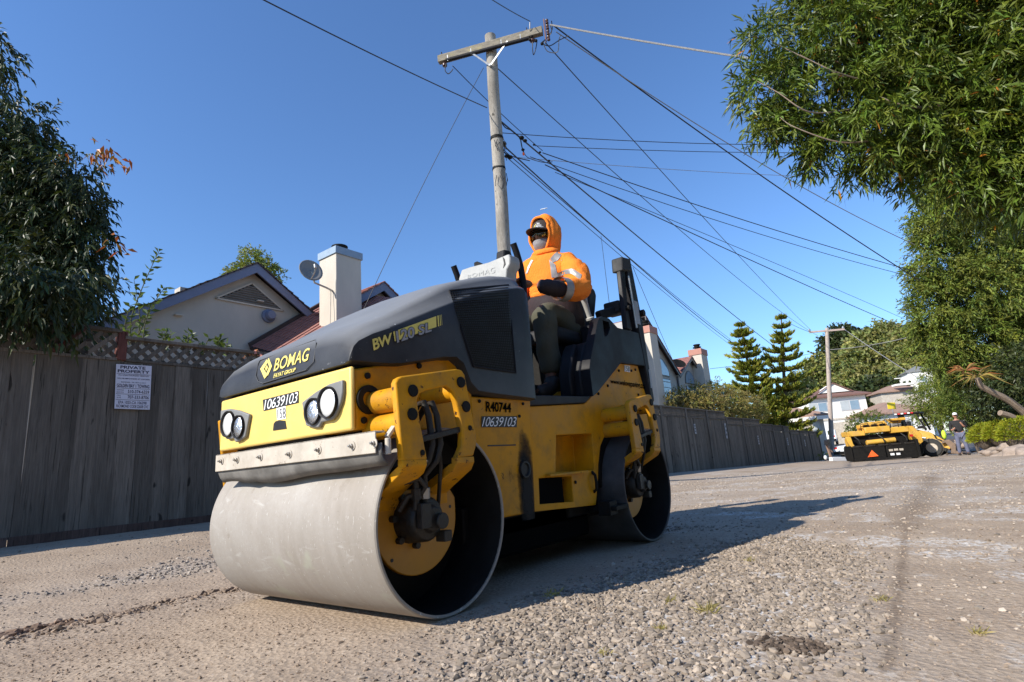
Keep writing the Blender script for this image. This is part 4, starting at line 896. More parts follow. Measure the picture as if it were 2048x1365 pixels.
# ---- man standing beyond the loader
mx, my = 29.6, -2.05; mz = float(gz(mx, my)); T = lambda x, y, z: (mx+x, my+y, mz+z)
W2 = tag(skin('person', [T(0, 0, .95), T(0, 0, 1.15), T(0, 0, 1.38), T(-.02, 0, 1.52), T(-.03, 0, 1.62), T(0, .2, 1.42), T(.02, .27, 1.18), T(-.18, .22, 1.08), T(-.28, .1, 1.2), T(0, -.2, 1.42), T(.05, -.28, 1.2), T(-.15, -.2, 1.22), T(-.22, -.1, 1.42),
    T(0, .1, .9), T(-.02, .13, .5), T(.03, .15, .09), T(-.1, .17, .04), T(0, -.1, .9), T(.02, -.12, .5), T(.05, -.14, .09), T(-.08, -.16, .04)],
    [(0,1),(1,2),(2,3),(3,4),(2,5),(5,6),(6,7),(7,8),(2,9),(9,10),(10,11),(11,12),(0,13),(13,14),(14,15),(15,16),(0,17),(17,18),(18,19),(19,20)],
    [(.11, .16), (.11, .15), (.12, .18), .06, .06, .07, .05, .042, .035, .07, .05, .042, .035, .085, .06, .045, .04, .085, .06, .045, .04], SKINP, remesh=.02,
    extra=MB().sphere(T(-.04, 0, 1.70), (.10, .08, .125), 14, 10).sphere(T(-.14, 0, 1.69), (.02, .015, .02)).sphere(T(-.04, .085, 1.69), (.02, .01, .03)).sphere(T(-.04, -.085, 1.69), (.02, .01, .03))),
    'man in black shirt and blue grey jeans standing beside the round bushes', 'person')
skin('shirt', [T(.0, 0, .93), T(0, 0, 1.15), T(0, 0, 1.38), T(0, 0, 1.5), T(0, .2, 1.42), T(.02, .27, 1.18), T(-.14, .23, 1.09), T(0, -.2, 1.42), T(.05, -.28, 1.2), T(-.1, -.22, 1.21)], [(0,1),(1,2),(2,3),(2,4),(4,5),(5,6),(2,7),(7,8),(8,9)], [(.15, .19), (.14, .18), (.15, .2), .085, .09, .075, .06, .09, .075, .06], BLKC, W2, world=False)
skin('jeans', [T(0, 0, .95), T(0, .1, .88), T(-.02, .13, .5), T(.03, .15, .08), T(0, -.1, .88), T(.02, -.12, .5), T(.05, -.14, .08)], [(0,1),(1,2),(2,3),(0,4),(4,5),(5,6)], [(.13, .17), .11, .085, .07, .11, .085, .07], JEANS, W2, world=False)
for sx_, sy_ in ((-.03, .16), (-.02, -.15)): obj('shoe', MB().sphere(T(sx_, sy_, .05), (.15, .06, .06), 12, 8), SHOE, W2, world=False, smooth='all')
obj('cap', MB().sphere(T(-.04, 0, 1.765), (.11, .09, .08), 14, 8).box(T(-.24, -.07, 1.745), T(-.1, .07, 1.757)), WHITE, W2, world=False)

# ================================================================ FENCES
FY = 5.6
def board_mesh(w, t=.02):
    mb = MB(); n = 7; vs = []
    for i in range(n):
        z = i/(n-1); e = random.uniform(-.004, .004)
        vs += [(-w/2+e, random.uniform(-.003, .003), z), (w/2+random.uniform(-.004, .004), random.uniform(-.003, .003), z), (w/2, t, z), (-w/2, t, z)]
    mb.add(vs, [(4*i+j, 4*i+(j+1) % 4, 4*i+4+(j+1) % 4, 4*i+4+j) for i in range(n-1) for j in range(4)]+[(0, 3, 2, 1), (4*n-4, 4*n-3, 4*n-2, 4*n-1)])
    return mb.mesh('board', FENCE)
BOARDS = [board_mesh(.1925) for _ in range(8)]
def fbase(x): return float(gz(x, FY))
def put_board(par, x, z0, h):
    m = Matrix.Translation((x, FY+random.uniform(-.006, .010), z0)) @ Matrix.Rotation(random.gauss(0, .006), 4, 'Y') @ Matrix.Diagonal((1, 1, h, 1))
    return piece('board', random.choice(BOARDS), par, m)
def top_l(x): return 1.965
FA = thing('wooden_fence', 'tall weathered board fence with diagonal lattice top behind the steel drum', 'fence', (0, FY, .15))
x = -4.4
while x < 9.0:
    z0 = fbase(x)+.065; put_board(FA, x, z0, (2.045 if x < .55 else 2.025)-z0-random.uniform(0, .015)); x += .189
for xa in np.arange(-4.6, 9, 2.2):
    obj('kick_board', MB().box((xa, FY-.015, fbase(xa)-.12), (xa+2.19, FY+.025, fbase(xa)+.085)), KICKW, FA, .004)
    obj('rail', MB().box((xa, FY+.02, .55), (xa+2.2, FY+.11, .60)), FENCE, FA)
# posts, caps and lattice of the left fence
tx = aty(248, 650, FY).x
obj('post', MB().box((tx-.045, FY-.02, 2.03), (tx+.045, FY+.09, 2.365)), FENCER, FA, .005)
for px in (tx-2.4, tx+2.44, tx+4.9): obj('post', MB().box((px-.045, FY-.02, .2), (px+.045, FY+.09, 2.30)) if False else MB().box((px-.045, FY+.022, .2), (px+.045, FY+.11, 2.30)), FENCE, FA, .005)
def lattice(par, xa, xb, zb, zt, sp, w, each=True, drop=0):
    """two crossing layers of slats, clipped to the panel"""
    H = zt-zb; mbs = []
    for lay, sg in ((0, 1), (1, -1)):
        s = -H
        while s < (xb-xa):
            a, b = s, s+H                     # slat runs from (a,zb) to (b,zt) or mirrored
            t0, t1 = max(0, (0-a)/H), min(1, ((xb-xa)-a)/H)
            if t1-t0 > .06:
                P = lambda t: ((xa+a+H*t) if sg > 0 else (xb-a-H*t), FY+.008+.028*lay, zb+H*t)
                mb = MB().bar(P(t0), P(t1), .009, w, (0, 1, 0)) if False else MB().bar(P(t0), P(t1), w, .009, (0, 1, 0))
                if each: obj('lattice_slat', mb, FENCE, par, smooth=False)
                else: mbs.append(mb)
            s += sp
    if not each:
        m = MB()
        for k in mbs: m.add(k.v, k.f)
        o = obj('lattice_slats', m, FENCE, par, smooth=False); o['kind'] = 'stuff'
lattice(FA, tx-2.35, tx-.05, 2.06, 2.335, .135, .046)
lattice(FA, tx+.05, tx+2.39, 2.045, 2.27, .135, .046)
for xa, xb, z in ((tx-2.4, tx-.02, 2.345), (tx+.02, tx+2.44, 2.275), (tx+2.44, tx+4.9, 2.24)):
    obj('top_rail', MB().box((xa, FY-.03, z), (xb, FY+.07, z+.038)), FENCE, FA, .004)
    obj('middle_rail', MB().box((xa+.02, FY-.012, 2.02), (xb-.02, FY+.05, 2.052)), FENCE, FA, .003)
obj('broken_brace', MB().bar((tx-.62, FY-.025, 2.06), (tx-.36, FY-.025, 2.35), .04, .03, (0, 1, 0)), FENCER, FA, smooth=False)
# right fence, stepping down the lane
FBR = thing('wooden_fence', 'long dark board fence with stepped lattice panels running down the lane to the right', 'fence', (20, FY, fbase(20)))
x = 9.05
def top_r(x): return .26+1.62+float(np.interp(x, [9, 15, 22.5, 22.6, 28, 28.1, 34, 34.1, 43], [0, -.10, -.10, -.32, -.32, -.52, -.60, -.72, -.80]))
while x < 43.5:
    z0 = fbase(x); put_board(FBR, x, z0, top_r(x)-z0-random.uniform(0, .03)); x += .189
xs = [9.0, 11.6, 14.2, 15.7, 17.9, 20.1, 22.5, 24.9, 27.9, 30.3, 32.7, 34.3, 37.0, 40, 43.4]
for i, (xa, xb) in enumerate(zip(xs[:-1], xs[1:])):
    zt = top_r((xa+xb)/2); H = .30 if xa < 34 else .22
    obj('post', MB().box((xa-.06, FY-.04, fbase(xa)), (xa+.06, FY+.08, zt+H+.03)), FENCE, FBR, .004)
    lattice(FBR, xa+.06, xb-.06, zt+.03, zt+H, .11, .052, False)
    obj('top_rail', MB().box((xa, FY-.03, zt+H), (xb, FY+.07, zt+H+.04)), FENCE, FBR)
    obj('middle_rail', MB().box((xa+.06, FY-.015, zt-.01), (xb-.06, FY+.05, zt+.03)), FENCE, FBR)
obj('post', MB().box((43.35, FY-.05, fbase(43.4)), (43.47, FY+.08, top_r(43)+.3)), FENCE, FBR)

# ---- signs on the fences
def sign_plane(y): return lambda px, py: aty(px, py, y)
SQ = [(232.5, 728.5), (303.5, 732.5), (299.5, 820), (229, 817.5)]
cs = [aty(*p, FY-.034) for p in SQ]
sgn = tag(obj('sign', MB().add([c for c in cs]+[c+Vector((0, .004, 0)) for c in cs], [(0, 1, 2, 3), (7, 6, 5, 4)]+[(i, i+4, (i+1) % 4+4, (i+1) % 4) for i in range(4)]), M('weathered_white_sign', (.62, .60, .68), .6, 0, .06, 5, .03)),
    'white private property towing notice nailed to the board fence', 'sign')
on_s = sign_plane(FY-.0355)
def sq(u0, v0, u1, v1): return [quad_pt(SQ, u0, v0), quad_pt(SQ, u1, v0), quad_pt(SQ, u1, v1), quad_pt(SQ, u0, v1)]
INK = M('dark_sign_ink', (.03, .025, .05), .6, 0, .1, 8, 0)
for s_, q_, b_ in (('PRIVATE', (.12, .975, .83, .905), .03), ('PROPERTY', (.05, .885, .95, .815), .03), ('ALL UNAUTHORIZED VEHICLES', (.07, .775, .93, .745), .01), ('WILL BE IMPOUNDED AT OWNERS', (.04, .70, .96, .67), .01),
                  ('EXPENSE - 24 HRS A DAY', (.16, .615, .86, .59), .01), ('GOLDEN BAY 1 TOWING', (.04, .565, .96, .485), .02), ('OFFICE', (.04, .435, .24, .41), .01), ('DISPATCH', (.04, .385, .24, .36), .01), ('510-374-6359', (.36, .435, .96, .36), .015),
                  ('CELL', (.05, .31, .17, .285), .01), ('24 HR', (.05, .265, .17, .24), .01), ('707-333-8706', (.36, .31, .96, .235), .015), ('EPA 1023-CA 106398', (.10, .18, .90, .115), .01), ('RICHMOND CODE 22658 CVC', (.05, .095, .96, .03), .01)):
    lettering('sign_lettering', s_, sq(*q_), on_s, INK, sgn, 0, b_)
patch('sign_rule', None, None, INK, sgn, polys=None) if False else None
for v in (.79, .465, .335, .205):
    patch('sign_line', sq(.02, v+.004, .98, v-.004), on_s, INK, sgn)
NWH = M('faded_number_plate', (.30, .29, .30), .6, 0, .2, 30, 0)
for (x, z, w, h, lb) in ((18.6, 1.55, .16, .36, 'small white number plate on the fence below the first lattice panels'), (22.2, 1.62, .20, .62, 'tall narrow white notice on the stepped fence'),
        (27.0, 1.1, .2, .42, 'faded number plate in the middle of the long fence'), (33.2, .95, .2, .4, 'faded number plate near the lower lattice of the long fence'), (38.0, .8, .22, .4, 'faded number plate beside the far end of the long fence')):
    o = tag(obj('number_plate', MB().box((x-w/2, FY-.03, z-h), (x+w/2, FY-.012, z)), NWH), lb, 'sign', 'number plates on the long fence')
    for k in range(3): obj('print_line', MB().box((x-w*.3, FY-.033, z-h*(.28+.27*k)), (x+w*.3, FY-.031, z-h*(.14+.27*k))), BLACKP, o)

# ================================================================ HOUSES
def wall_prism(name, poly, y0, y1, m, par): return obj(name, MB().prism(poly, y0, y1), m, par, smooth=False)
def roof_slope(par, a, b, depth0, depth1, m, th=.05, cw=.16):
    """shingled slope: a (eave x,z) -> b (ridge x,z), running in y from depth0 to depth1, built of overlapping courses"""
    a = Vector((a[0], 0, a[1])); b = Vector((b[0], 0, b[1])); d = (b-a); L = d.length; d.normalize(); nrm = Vector((-d.z, 0, d.x))
    if nrm.z < 0: nrm = -nrm
    mb = MB(); n = max(2, int(L/cw)); ti = int(abs(depth1-depth0)/.33)+1
    for i in range(n):
        p = a+d*(L*i/n); q = a+d*(L*(i+1)/n+.03)
        for j in range(ti):
            ya = depth0+(depth1-depth0)*j/ti; yb = depth0+(depth1-depth0)*(j+1)/ti-.008; e = random.uniform(-.006, .008)
            vs = [p+nrm*(.035+e), q+nrm*.012, q-nrm*.0, p-nrm*.0]
            mb.add([Vector((v.x, y, v.z)) for y in (ya, yb) for v in vs], [(0, 1, 2, 3), (7, 6, 5, 4), (0, 4, 5, 1), (1, 5, 6, 2), (2, 6, 7, 3), (3, 7, 4, 0)])
    o = obj('roof_tiles', mb, m, par, smooth=False); o['kind'] = 'stuff'
    return o
def gable_house(par, ax, az, sl, half, y0, y1, m_wall, m_roof, m_fas, base=-.5, halfr=None, over=.25):
    hr = halfr or half
    L = (ax-half, az-sl*half); Rr = (ax+hr, az-sl*hr)
    wall_prism('wall', [(L[0], base), (L[0], L[1]-.1), (ax, az-.14), (Rr[0], Rr[1]-.1), (Rr[0], base)], y0, y1, m_wall, par)
    for e, s in ((L, -1), (Rr, 1)):
        e2 = (e[0]+s*.25, e[1]-sl*.25)
        obj('fascia', MB().prism([(e2[0], e2[1]-.20), (e2[0], e2[1]-.0), (ax, az-.0), (ax, az-.22)], y0-over, y0-over+.04), m_fas, par, smooth=False)
        obj('roof_deck', MB().prism([(e2[0], e2[1]-.04), (e2[0], e2[1]+.0), (ax, az+.0), (ax, az-.04)], y0-over+.04, y1+.1), TILED, par, smooth=False)
        roof_slope(par, e2, (ax, az), y0-over-.03, y1+.1, m_roof)
# house 1 (gable with louvre)
g1 = aty(515, 527, 10.); e1 = aty(617, 614, 10.)
H1 = thing('house', 'grey stucco gable with triangular louvre vent behind the board fence', 'house', (g1.x, 10.3, 0))
sl1 = .655
gable_house(H1, g1.x, g1.z, sl1, 4.2, 10.25, 15, STUC, TILED, FASC, halfr=1.62)
# louvre vent under the apex
lv0, lv1, lvt = aty(475, 559, 10.2), aty(553, 577, 10.2), aty(513, 538, 10.2)
lh = lvt.z-.05; lw = .42
zt_ = g1.z-.42; hw = .78; zb_ = zt_-hw*sl1
fr = obj('louvre_frame', MB().bar((g1.x-hw, 10.235, zb_), (g1.x, 10.235, zt_), .035, .05, (0, 1, 0)).bar((g1.x+hw, 10.235, zb_), (g1.x, 10.235, zt_), .035, .05, (0, 1, 0)).bar((g1.x-hw, 10.235, zb_), (g1.x+hw, 10.235, zb_), .035, .05, (0, 1, 0)), STUC2, H1, smooth=False)
for i in range(8):
    z = zb_+.03+(zt_-zb_-.08)*i/8; w = (zt_-z)/sl1-.06
    obj('louvre_slat', MB().bar((g1.x-w, 10.225, z), (g1.x+w, 10.225, z), .05, .02, (0, .7, 1)), GRYP, H1, smooth=False)
obj('louvre_backing', MB().prism([(g1.x-hw, zb_), (g1.x, zt_), (g1.x+hw, zb_)], 10.242, 10.248), BLACKP, H1, smooth=False)
q = aty(536, 633, 10.25)
vt = obj('round_vent', MB().lathe([(.16, 10.25), (.16, 10.2), (.12, 10.17), (.115, 10.10), (.09, 10.07), (.0, 10.065)], (q.x, 0, q.z), 'y', 24), FASC, H1)
for p in ((519, 604), (357, 632)): q = aty(*p, 10.25); obj('bracket', MB().box((q.x-.09, 10.16, q.z-.012), (q.x+.06, 10.25, q.z+.012)), STUC2, H1, smooth=False)
obj('ridge_vent', MB().box((g1.x-1.0, 11.5, g1.z-.62), (g1.x-.75, 11.8, g1.z-.38)), BEIGE, H1, smooth=False)
obj('vent_pipe', MB().cyl((g1.x-2.3, 11.2, g1.z-1.6), (g1.x-2.3, 11.2, g1.z-1.2), .04), GALV, H1)
# house 2 with chimney
g2 = aty(766, 566, 9.)
H2 = thing('house', 'house with sunlit red brown tiled roof next to the pale chimney', 'house', (g2.x, 9.3, 0))
gable_house(H2, g2.x, g2.z, .66, g2.x-aty(690, 560, 9.).x, 9.2, 15, STUC, TILE, FASC, over=.25, halfr=2.4)
# wide tiled slope running up from the first gable's wall to the chimney
ra, rb_ = aty(500, 694, 10.15), aty(642, 612, 10.15); e_ = (rb_-ra).normalized(); dn_ = Vector((.10, -1, -.34)).normalized()
nn_ = e_.cross(dn_).normalized(); nn_ = nn_ if nn_.z > 0 else -nn_
rt = MB(); Lr = (rb_-ra).length+.9
for i in range(20):
    for j in range(int(Lr/.28)):
        p0_ = ra+e_*(.28*j)+dn_*(.125*i); a_, b_, c_, d_ = p0_+nn_*.008, p0_+e_*.272+nn_*.008, p0_+e_*.272+dn_*.14+nn_*(.03+random.uniform(-.005, .006)), p0_+dn_*.14+nn_*.03
        rt.add([a_, b_, c_, d_, c_-nn_*.024, d_-nn_*.024], [(0, 1, 2, 3), (3, 2, 4, 5)])
o = obj('roof_tiles', rt, TILE, H2, smooth=False); o['kind'] = 'stuff'
obj('roof_deck', MB().add([ra-e_*.02, ra+e_*Lr, ra+e_*Lr+dn_*2.5, ra-e_*.02+dn_*2.5]+[v-nn_*.1 for v in (ra-e_*.02, ra+e_*Lr, ra+e_*Lr+dn_*2.5, ra-e_*.02+dn_*2.5)], [(0, 1, 2, 3), (7, 6, 5, 4), (0, 4, 5, 1), (1, 5, 6, 2), (2, 6, 7, 3), (3, 7, 4, 0)]), TILED, H2, smooth=False)
obj('rake_board', MB().bar(ra+nn_*.03, ra+e_*Lr+nn_*.03, .05, .12, tuple(nn_)), TILED, H2, smooth=False)
c0_, c1_ = aty(672, 506, 8.6), aty(722, 514, 8.6)
xl, xr = c0_.x, c1_.x; zt2 = c0_.z
CH = obj('chimney', MB().box((xl, 8.6, 0), (xr, 9.25, zt2)), STUC2, H2, .01)
obj('coping', MB().box((xl-.03, 8.57, zt2-.005), (xr+.03, 9.28, zt2+.17)), COPING, CH, .006)
fl_ = ((xl+xr)/2, 8.95, zt2+.17)
obj('flue_cap', MB().lathe([(.11, 0), (.11, .10), (.16, .11), (.16, .14), (.19, .16), (.19, .185), (.10, .20), (.0, .20)], fl_, 'z', 20), DARK, CH)
# satellite dish on a bracket at the chimney corner
dc = aty(622, 541, 8.75)
SD = thing('satellite_dish', 'grey satellite dish on a bent arm fixed to the pale chimney', 'satellite dish', tuple(aty(640, 578, 8.8)))
dn = Vector((-.30, -.92, .16)).normalized(); ax_ = dn.orthogonal().normalized(); ay_ = dn.cross(ax_)
mb = MB(); vs = []; n = 28
for i in range(6):
    rr = i/5
    for j in range(n):
        a = 2*math.pi*j/n; vs.append(dc+(ax_*math.cos(a)*.24+ay_*math.sin(a)*.27)*rr-dn*(.055*(1-rr*rr)))
mb.add(vs, [(i*n+j, i*n+(j+1) % n, (i+1)*n+(j+1) % n, (i+1)*n+j) for i in range(5) for j in range(n)])
dd = obj('dish', mb, DISH, SD, smooth='all'); md = dd.modifiers.new('s', 'SOLIDIFY'); md.thickness = .01
bs = Vector((xl+.0, 8.75, aty(640, 578, 8.8).z))
obj('mast', MB().tube([bs, bs+Vector((-.16, -.02, .03)), dc+Vector((.10, .02, -.26)), dc+Vector((.03, .03, -.02))], .022, 8), GALV, SD)
obj('feed_arm', MB().tube([dc-ay_*.0+Vector((0, 0, -.22)), dc+dn*.30+Vector((0, 0, -.20)), dc+dn*.36+Vector((0, 0, -.12))], .014, 6).cyl(dc+dn*.36+Vector((0, 0, -.13)), dc+dn*.33+Vector((0, 0, -.04)), .03), GALV, SD)
tag(obj('coaxial_cable', MB().tube([bs+Vector((-.05, -.02, 0)), bs+Vector((-.08, -.05, -.5)), bs+Vector((-.10, -.06, -.9)), bs+Vector((-.30, -.1, -1.02)), bs+Vector((-.25, -.12, -1.1)), bs+Vector((-.75, -.2, -1.22))], .008, 6), BEIGE), 'thin pale cable hanging from the satellite dish down the chimney', 'cable')
# house 3 far along the fence: two gables, arched windows, two chimneys
H3 = thing('house', 'tall stucco house with two gables and arched windows beyond the long fence', 'house', (26, 9.2, -.4))
y3 = 9.2
def P3_(px, py, y=y3): q = aty(px, py, y); return (q.x, q.z)
va = P3_(1352, 750); ga = P3_(1300, 655); gb = P3_(1375, 715); re_ = P3_(1396, 748)
wall_prism('wall', [(21, -1), (21, ga[1]-.9), (va[0]-3.6, va[1]+2.6), (va[0], va[1]), (va[0], -1)], y3, y3+7, STUC, H3)
wall_prism('wall', [(va[0]+.01, -1), (va[0]+.01, va[1]), (gb[0], gb[1]), (re_[0]+1.2, re_[1]-.9), (re_[0]+1.2, -1)], y3, y3+7, STUC, H3)
for a, b in (((va[0], va[1]), (va[0]-3.6, va[1]+2.6)), ((va[0], va[1]), gb), ((re_[0]+1.4, re_[1]-1.0), gb)):
    obj('fascia', MB().prism([(a[0], a[1]-.2), (a[0], a[1]+.02), (b[0], b[1]+.02), (b[0], b[1]-.2)], y3-.25, y3-.2), DFRAME, H3, smooth=False)
    obj('roof_deck', MB().prism([(a[0], a[1]-.03), (a[0], a[1]), (b[0], b[1]), (b[0], b[1]-.03)], y3-.2, y3+7), TILED, H3, smooth=False)
    roof_slope(H3, a, b, y3-.28, y3+7, TILE, cw=.25)
def arch_window(cx_, zb, zm, w, zt, half=0):
    fr = obj('window', MB().box((cx_-w/2, y3-.03, zb), (cx_+w/2, y3+.02, zm-.12)), DFRAME, H3, smooth=False)
    obj('pane', MB().box((cx_-w/2+.05, y3-.04, zb+.05), (cx_+w/2-.05, y3-.028, zm-.17)), WINGL, fr, smooth=False)
    for k in range(1, 4): obj('glazing_bar', MB().box((cx_-w/2+.05, y3-.05, zb+(zm-zb)*k/4-.015), (cx_+w/2-.05, y3-.04, zb+(zm-zb)*k/4+.015)), DFRAME, fr, smooth=False)
    ts = np.linspace(0, math.pi, 20) if not half else np.linspace(0, math.pi/2, 12)
    W = w/2 if not half else w; c = cx_ if not half else cx_-w/2
    pl = [(c+W*math.cos(t), zm+(zt-zm)*math.sin(t)) for t in ts]+([(c, zm)] if half else [])
    pi_ = [(c+(x-c)*.88+(.04 if half else 0), zm+.05+(z-zm)*.88) for x, z in pl]
    f2 = obj('window', MB().prism(pl, y3-.03, y3+.02), DFRAME, H3, smooth=False)
    obj('pane', MB().prism(pi_, y3-.042, y3-.028), WINGL, f2, smooth=False)
w0 = P3_(1320, 722); w1 = P3_(1334, 752); w2 = P3_(1338, 799)
arch_window((w0[0]+w1[0])/2+.1, w2[1]+.0, w1[1]-.05, 1.05, w0[1]+.15, 1)
v0 = P3_(1370, 771); v1 = P3_(1391, 771); v2 = P3_(1380, 743)
arch_window((v0[0]+v1[0])/2, v1[1]-2.0, v1[1], 1.5, v2[1], 0)
obj('downpipe', MB().cyl((va[0], y3-.06, 0), (va[0], y3-.06, va[1]-.1), .05, n=8), DFRAME, H3)
for (pa, pb, zc_) in (((1299, 655), (1312, 657), None), ((1383, 702), (1414, 702), None)):
    a = aty(*pa, 8.6); b = aty(*pb, 8.6)
    if pa[0] < 1350: a.x = b.x-.85
    else: b.x = aty(1413, 705, 8.6).x; a.x = b.x-1.0
    c = obj('chimney', MB().box((a.x, 8.6, -1), (b.x, 9.3, b.z)), STUC2, H3, .01)
    obj('coping', MB().box((a.x-.04, 8.56, b.z-.32), (b.x+.04, 9.34, b.z+.02)), PINKC, c, .006)
    obj('flue_cap', MB().lathe([(.13, 0), (.13, .12), (.24, .14), (.24, .18), (.14, .22), (.2, .30), (.2, .34), (0, .36)], ((a.x+b.x)/2, 8.95, b.z+.02), 'z', 16), DARK, c)
dc = aty(1357, 727, 9.)
SD2 = thing('satellite_dish', 'dark satellite dish on the red tiled roof between two gables', 'satellite dish', (dc.x, 9.2, dc.z-.4))
dn = Vector((-.4, -.5, .5)).normalized(); ax_ = dn.orthogonal().normalized(); ay_ = dn.cross(ax_); mb = MB(); vs = []
for i in range(4):
    for j in range(20):
        a = 2*math.pi*j/20; vs.append(dc+(ax_*math.cos(a)*.34+ay_*math.sin(a)*.42)*(i/3)-dn*(.08*(1-i*i/9)))
mb.add(vs, [(i*20+j, i*20+(j+1) % 20, (i+1)*20+(j+1) % 20, (i+1)*20+j) for i in range(3) for j in range(20)])
obj('dish', mb, DARK, SD2, smooth='all'); obj('mast', MB().cyl(dc+Vector((.1, .15, -.05)), dc+Vector((.15, .3, -.75)), .03), DARK, SD2)

# ---- far houses across the street, simple bodies with real windows
def box_house(par, org, ux, W, D, zb, zw, m_w, m_r, ridge, ov=.5, hip=True):
    """org front-left ground corner, ux unit vector along the front, depth away from it"""
    ux = Vector((ux[0], ux[1], 0)).normalized(); uy = Vector((-ux.y, ux.x, 0)); 
    if uy.dot(fw) < 0: uy = -uy
    F = Matrix(((ux.x, uy.x, 0, org[0]), (ux.y, uy.y, 0, org[1]), (0, 0, 1, 0), (0, 0, 0, 1)))
    obj('wall', MB().box((0, 0, zb), (W, D, zw), F), m_w, par, smooth=False)
    r = MB(); i = min(W, D)*.42 if hip else 0
    if W >= D: rd = [(i, D/2), (W-i, D/2)]
    else: rd = [(W/2, i), (W/2, D-i)]
    e = [(-ov, -ov), (W+ov, -ov), (W+ov, D+ov), (-ov, D+ov)]
    vs = [F @ Vector((*p, zw-.02)) for p in e]+[F @ Vector((*p, zw+.14)) for p in e]+[F @ Vector((*p, zw+ridge)) for p in rd]
    fs = [(0, 3, 2, 1), (0, 1, 5, 4), (1, 2, 6, 5), (2, 3, 7, 6), (3, 0, 4, 7)]
    fs += [(4, 5, 9, 8), (5, 6, 9), (6, 7, 8, 9), (7, 4, 8)] if W >= D else [(4, 5, 8), (5, 6, 9, 8), (6, 7, 9), (7, 4, 8, 9)]
    obj('roof', r.add(vs, fs), m_r, par, smooth=False)
    return F
def far_window(par, F, x0, x1, z0, z1, y=0, mull=1):
    f = obj('window', MB().box((x0, y-.05, z0), (x1, y+.03, z1), F), FRAMEW, par, smooth=False)
    n = mull+1; w = (x1-x0)/n
    for k in range(n): obj('pane', MB().box((x0+w*k+.06, y-.07, z0+.07), (x0+w*(k+1)-.06, y-.045, z1-.07), F), WINGL if k % 2 else M('pale_curtained_glass', (.42, .45, .46), .15, 0, .1, 2, 0), f, smooth=False)
D0 = 60; A = atd(1607, 800, D0); B = atd(1729, 787, D0-.8)
ux = Vector((B.x-A.x, B.y-A.y, 0)); W = ux.length; g0 = float(gz(A.x, A.y))
H4 = thing('house', 'white two storey house with brown hipped roof behind the far utility pole', 'house', (A.x, A.y, g0))
F = box_house(H4, A, ux, W, 6, g0-.6, A.z, STUCW, TILEB2, 1.25, .5)
wz = lambda f: g0+(A.z-g0)*f
far_window(H4, F, W*.06, W*.36, A.z-1.45, A.z-.45); far_window(H4, F, W*.57, W*.88, A.z-1.55, A.z-.45)
obj('garage_door', MB().box((W*.34, -.06, g0), (W*.8, 0, g0+2.3), F), BEIGE, H4, smooth=False)
obj('trim_band', MB().box((0, -.08, g0+2.55), (W, 0, g0+2.75), F), BEIGE, H4, smooth=False)
obj('door', MB().box((W*.80, -.05, g0), (W*.9, 0, g0+2.1), F), TILEB2, H4, smooth=False)
pm_ = [(W*.30, A.z+.55), (W*.55, A.z+1.45), (W*.8, A.z+.55)]
obj('roof_dormer', MB().prism(pm_, .4, 2.5, 'y', F), STUCW, H4, smooth=False)
obj('dormer_roof', MB().bar(F @ Vector((W*.25, .35, A.z+.5)), F @ Vector((W*.55, .35, A.z+1.55)), .2, .1).bar(F @ Vector((W*.85, .35, A.z+.5)), F @ Vector((W*.55, .35, A.z+1.55)), .2, .1), TILEB2, H4, smooth=False)
A = atd(1530, 843, 46); B = atd(1647, 842, 44); ux = Vector((B.x-A.x, B.y-A.y, 0)); W = ux.length; g0 = float(gz(46, 8))-.3
H5 = thing('house', 'low house with brown shingle roof just over the end of the long fence', 'house', (A.x, A.y, g0))
F = box_house(H5, A, ux, W, 5, g0-1, A.z, STUC2, TILEB, 1.05, .4)
obj('eave_board', MB().box((W*.35, -.45, A.z-.28), (W+.4, -.40, A.z), F), STUCW, H5, smooth=False)
far_window(H5, F, W*.80, W*.93, A.z-1.2, A.z-.4, 0, 0)
A = atd(1735, 832, 55); B = atd(1860, 826, 54); ux = Vector((B.x-A.x, B.y-A.y, 0)); W = ux.length; g0 = float(gz(A.x, A.y))
H6 = thing('house', 'white garage with low brown roof behind the yellow paving machine', 'house', (A.x, A.y, g0))
F = box_house(H6, A, ux, W, 6, g0-1, A.z, STUCW, TILEB, 1.3, .45)
obj('garage_door', MB().box((W*.15, -.05, g0-.5), (W*.7, 0, A.z-.5), F), FRAMEW, H6, smooth=False)
A = atd(1765, 805, 66); B = atd(1850, 798, 65); ux = Vector((B.x-A.x, B.y-A.y, 0)); W = ux.length
H7 = thing('house', 'cream upper house with pale balcony rising among the trees', 'house', (A.x, A.y, 0))
F = box_house(H7, A, ux, W, 6, -.5, A.z+1.1, BEIGE, TILEB, 1.0, .3)
obj('balcony', MB().box((W*.3, -1.2, A.z+1.7), (W*1.0, 0, A.z+1.9), F).box((W*.3, -1.2, A.z+2.5), (W, -1.12, A.z+2.58), F).box((W*.72, -1.2, A.z+.9), (W*.80, -1.0, A.z+2.5), F), STUCW, H7, smooth=False)
A = atd(1822, 778, 75); B = atd(1870, 772, 74); ux = Vector((B.x-A.x, B.y-A.y, 0)); W = ux.length
H8 = thing('house', 'small white house high on the hill between the far trees', 'house', (A.x, A.y, 0))
F = box_house(H8, A, ux, W, 5, -.5, A.z+2.2, STUCW, GRYP, .9, .2)
far_window(H8, F, W*.2, W*.75, A.z+.5, A.z+1.5)
A = atd(1590, 790, 78); B = atd(1640, 786, 77.4); ux = Vector((B.x-A.x, B.y-A.y, 0)); W = ux.length
H9 = thing('house', 'small white gable house half hidden behind the pine trees', 'house', (A.x, A.y, 0))
F = box_house(H9, A, ux, W, 6, -.5, A.z, STUCW, TILEB2, 1.0, .4); far_window(H9, F, W*.3, W*.6, A.z-1.4, A.z-.5)

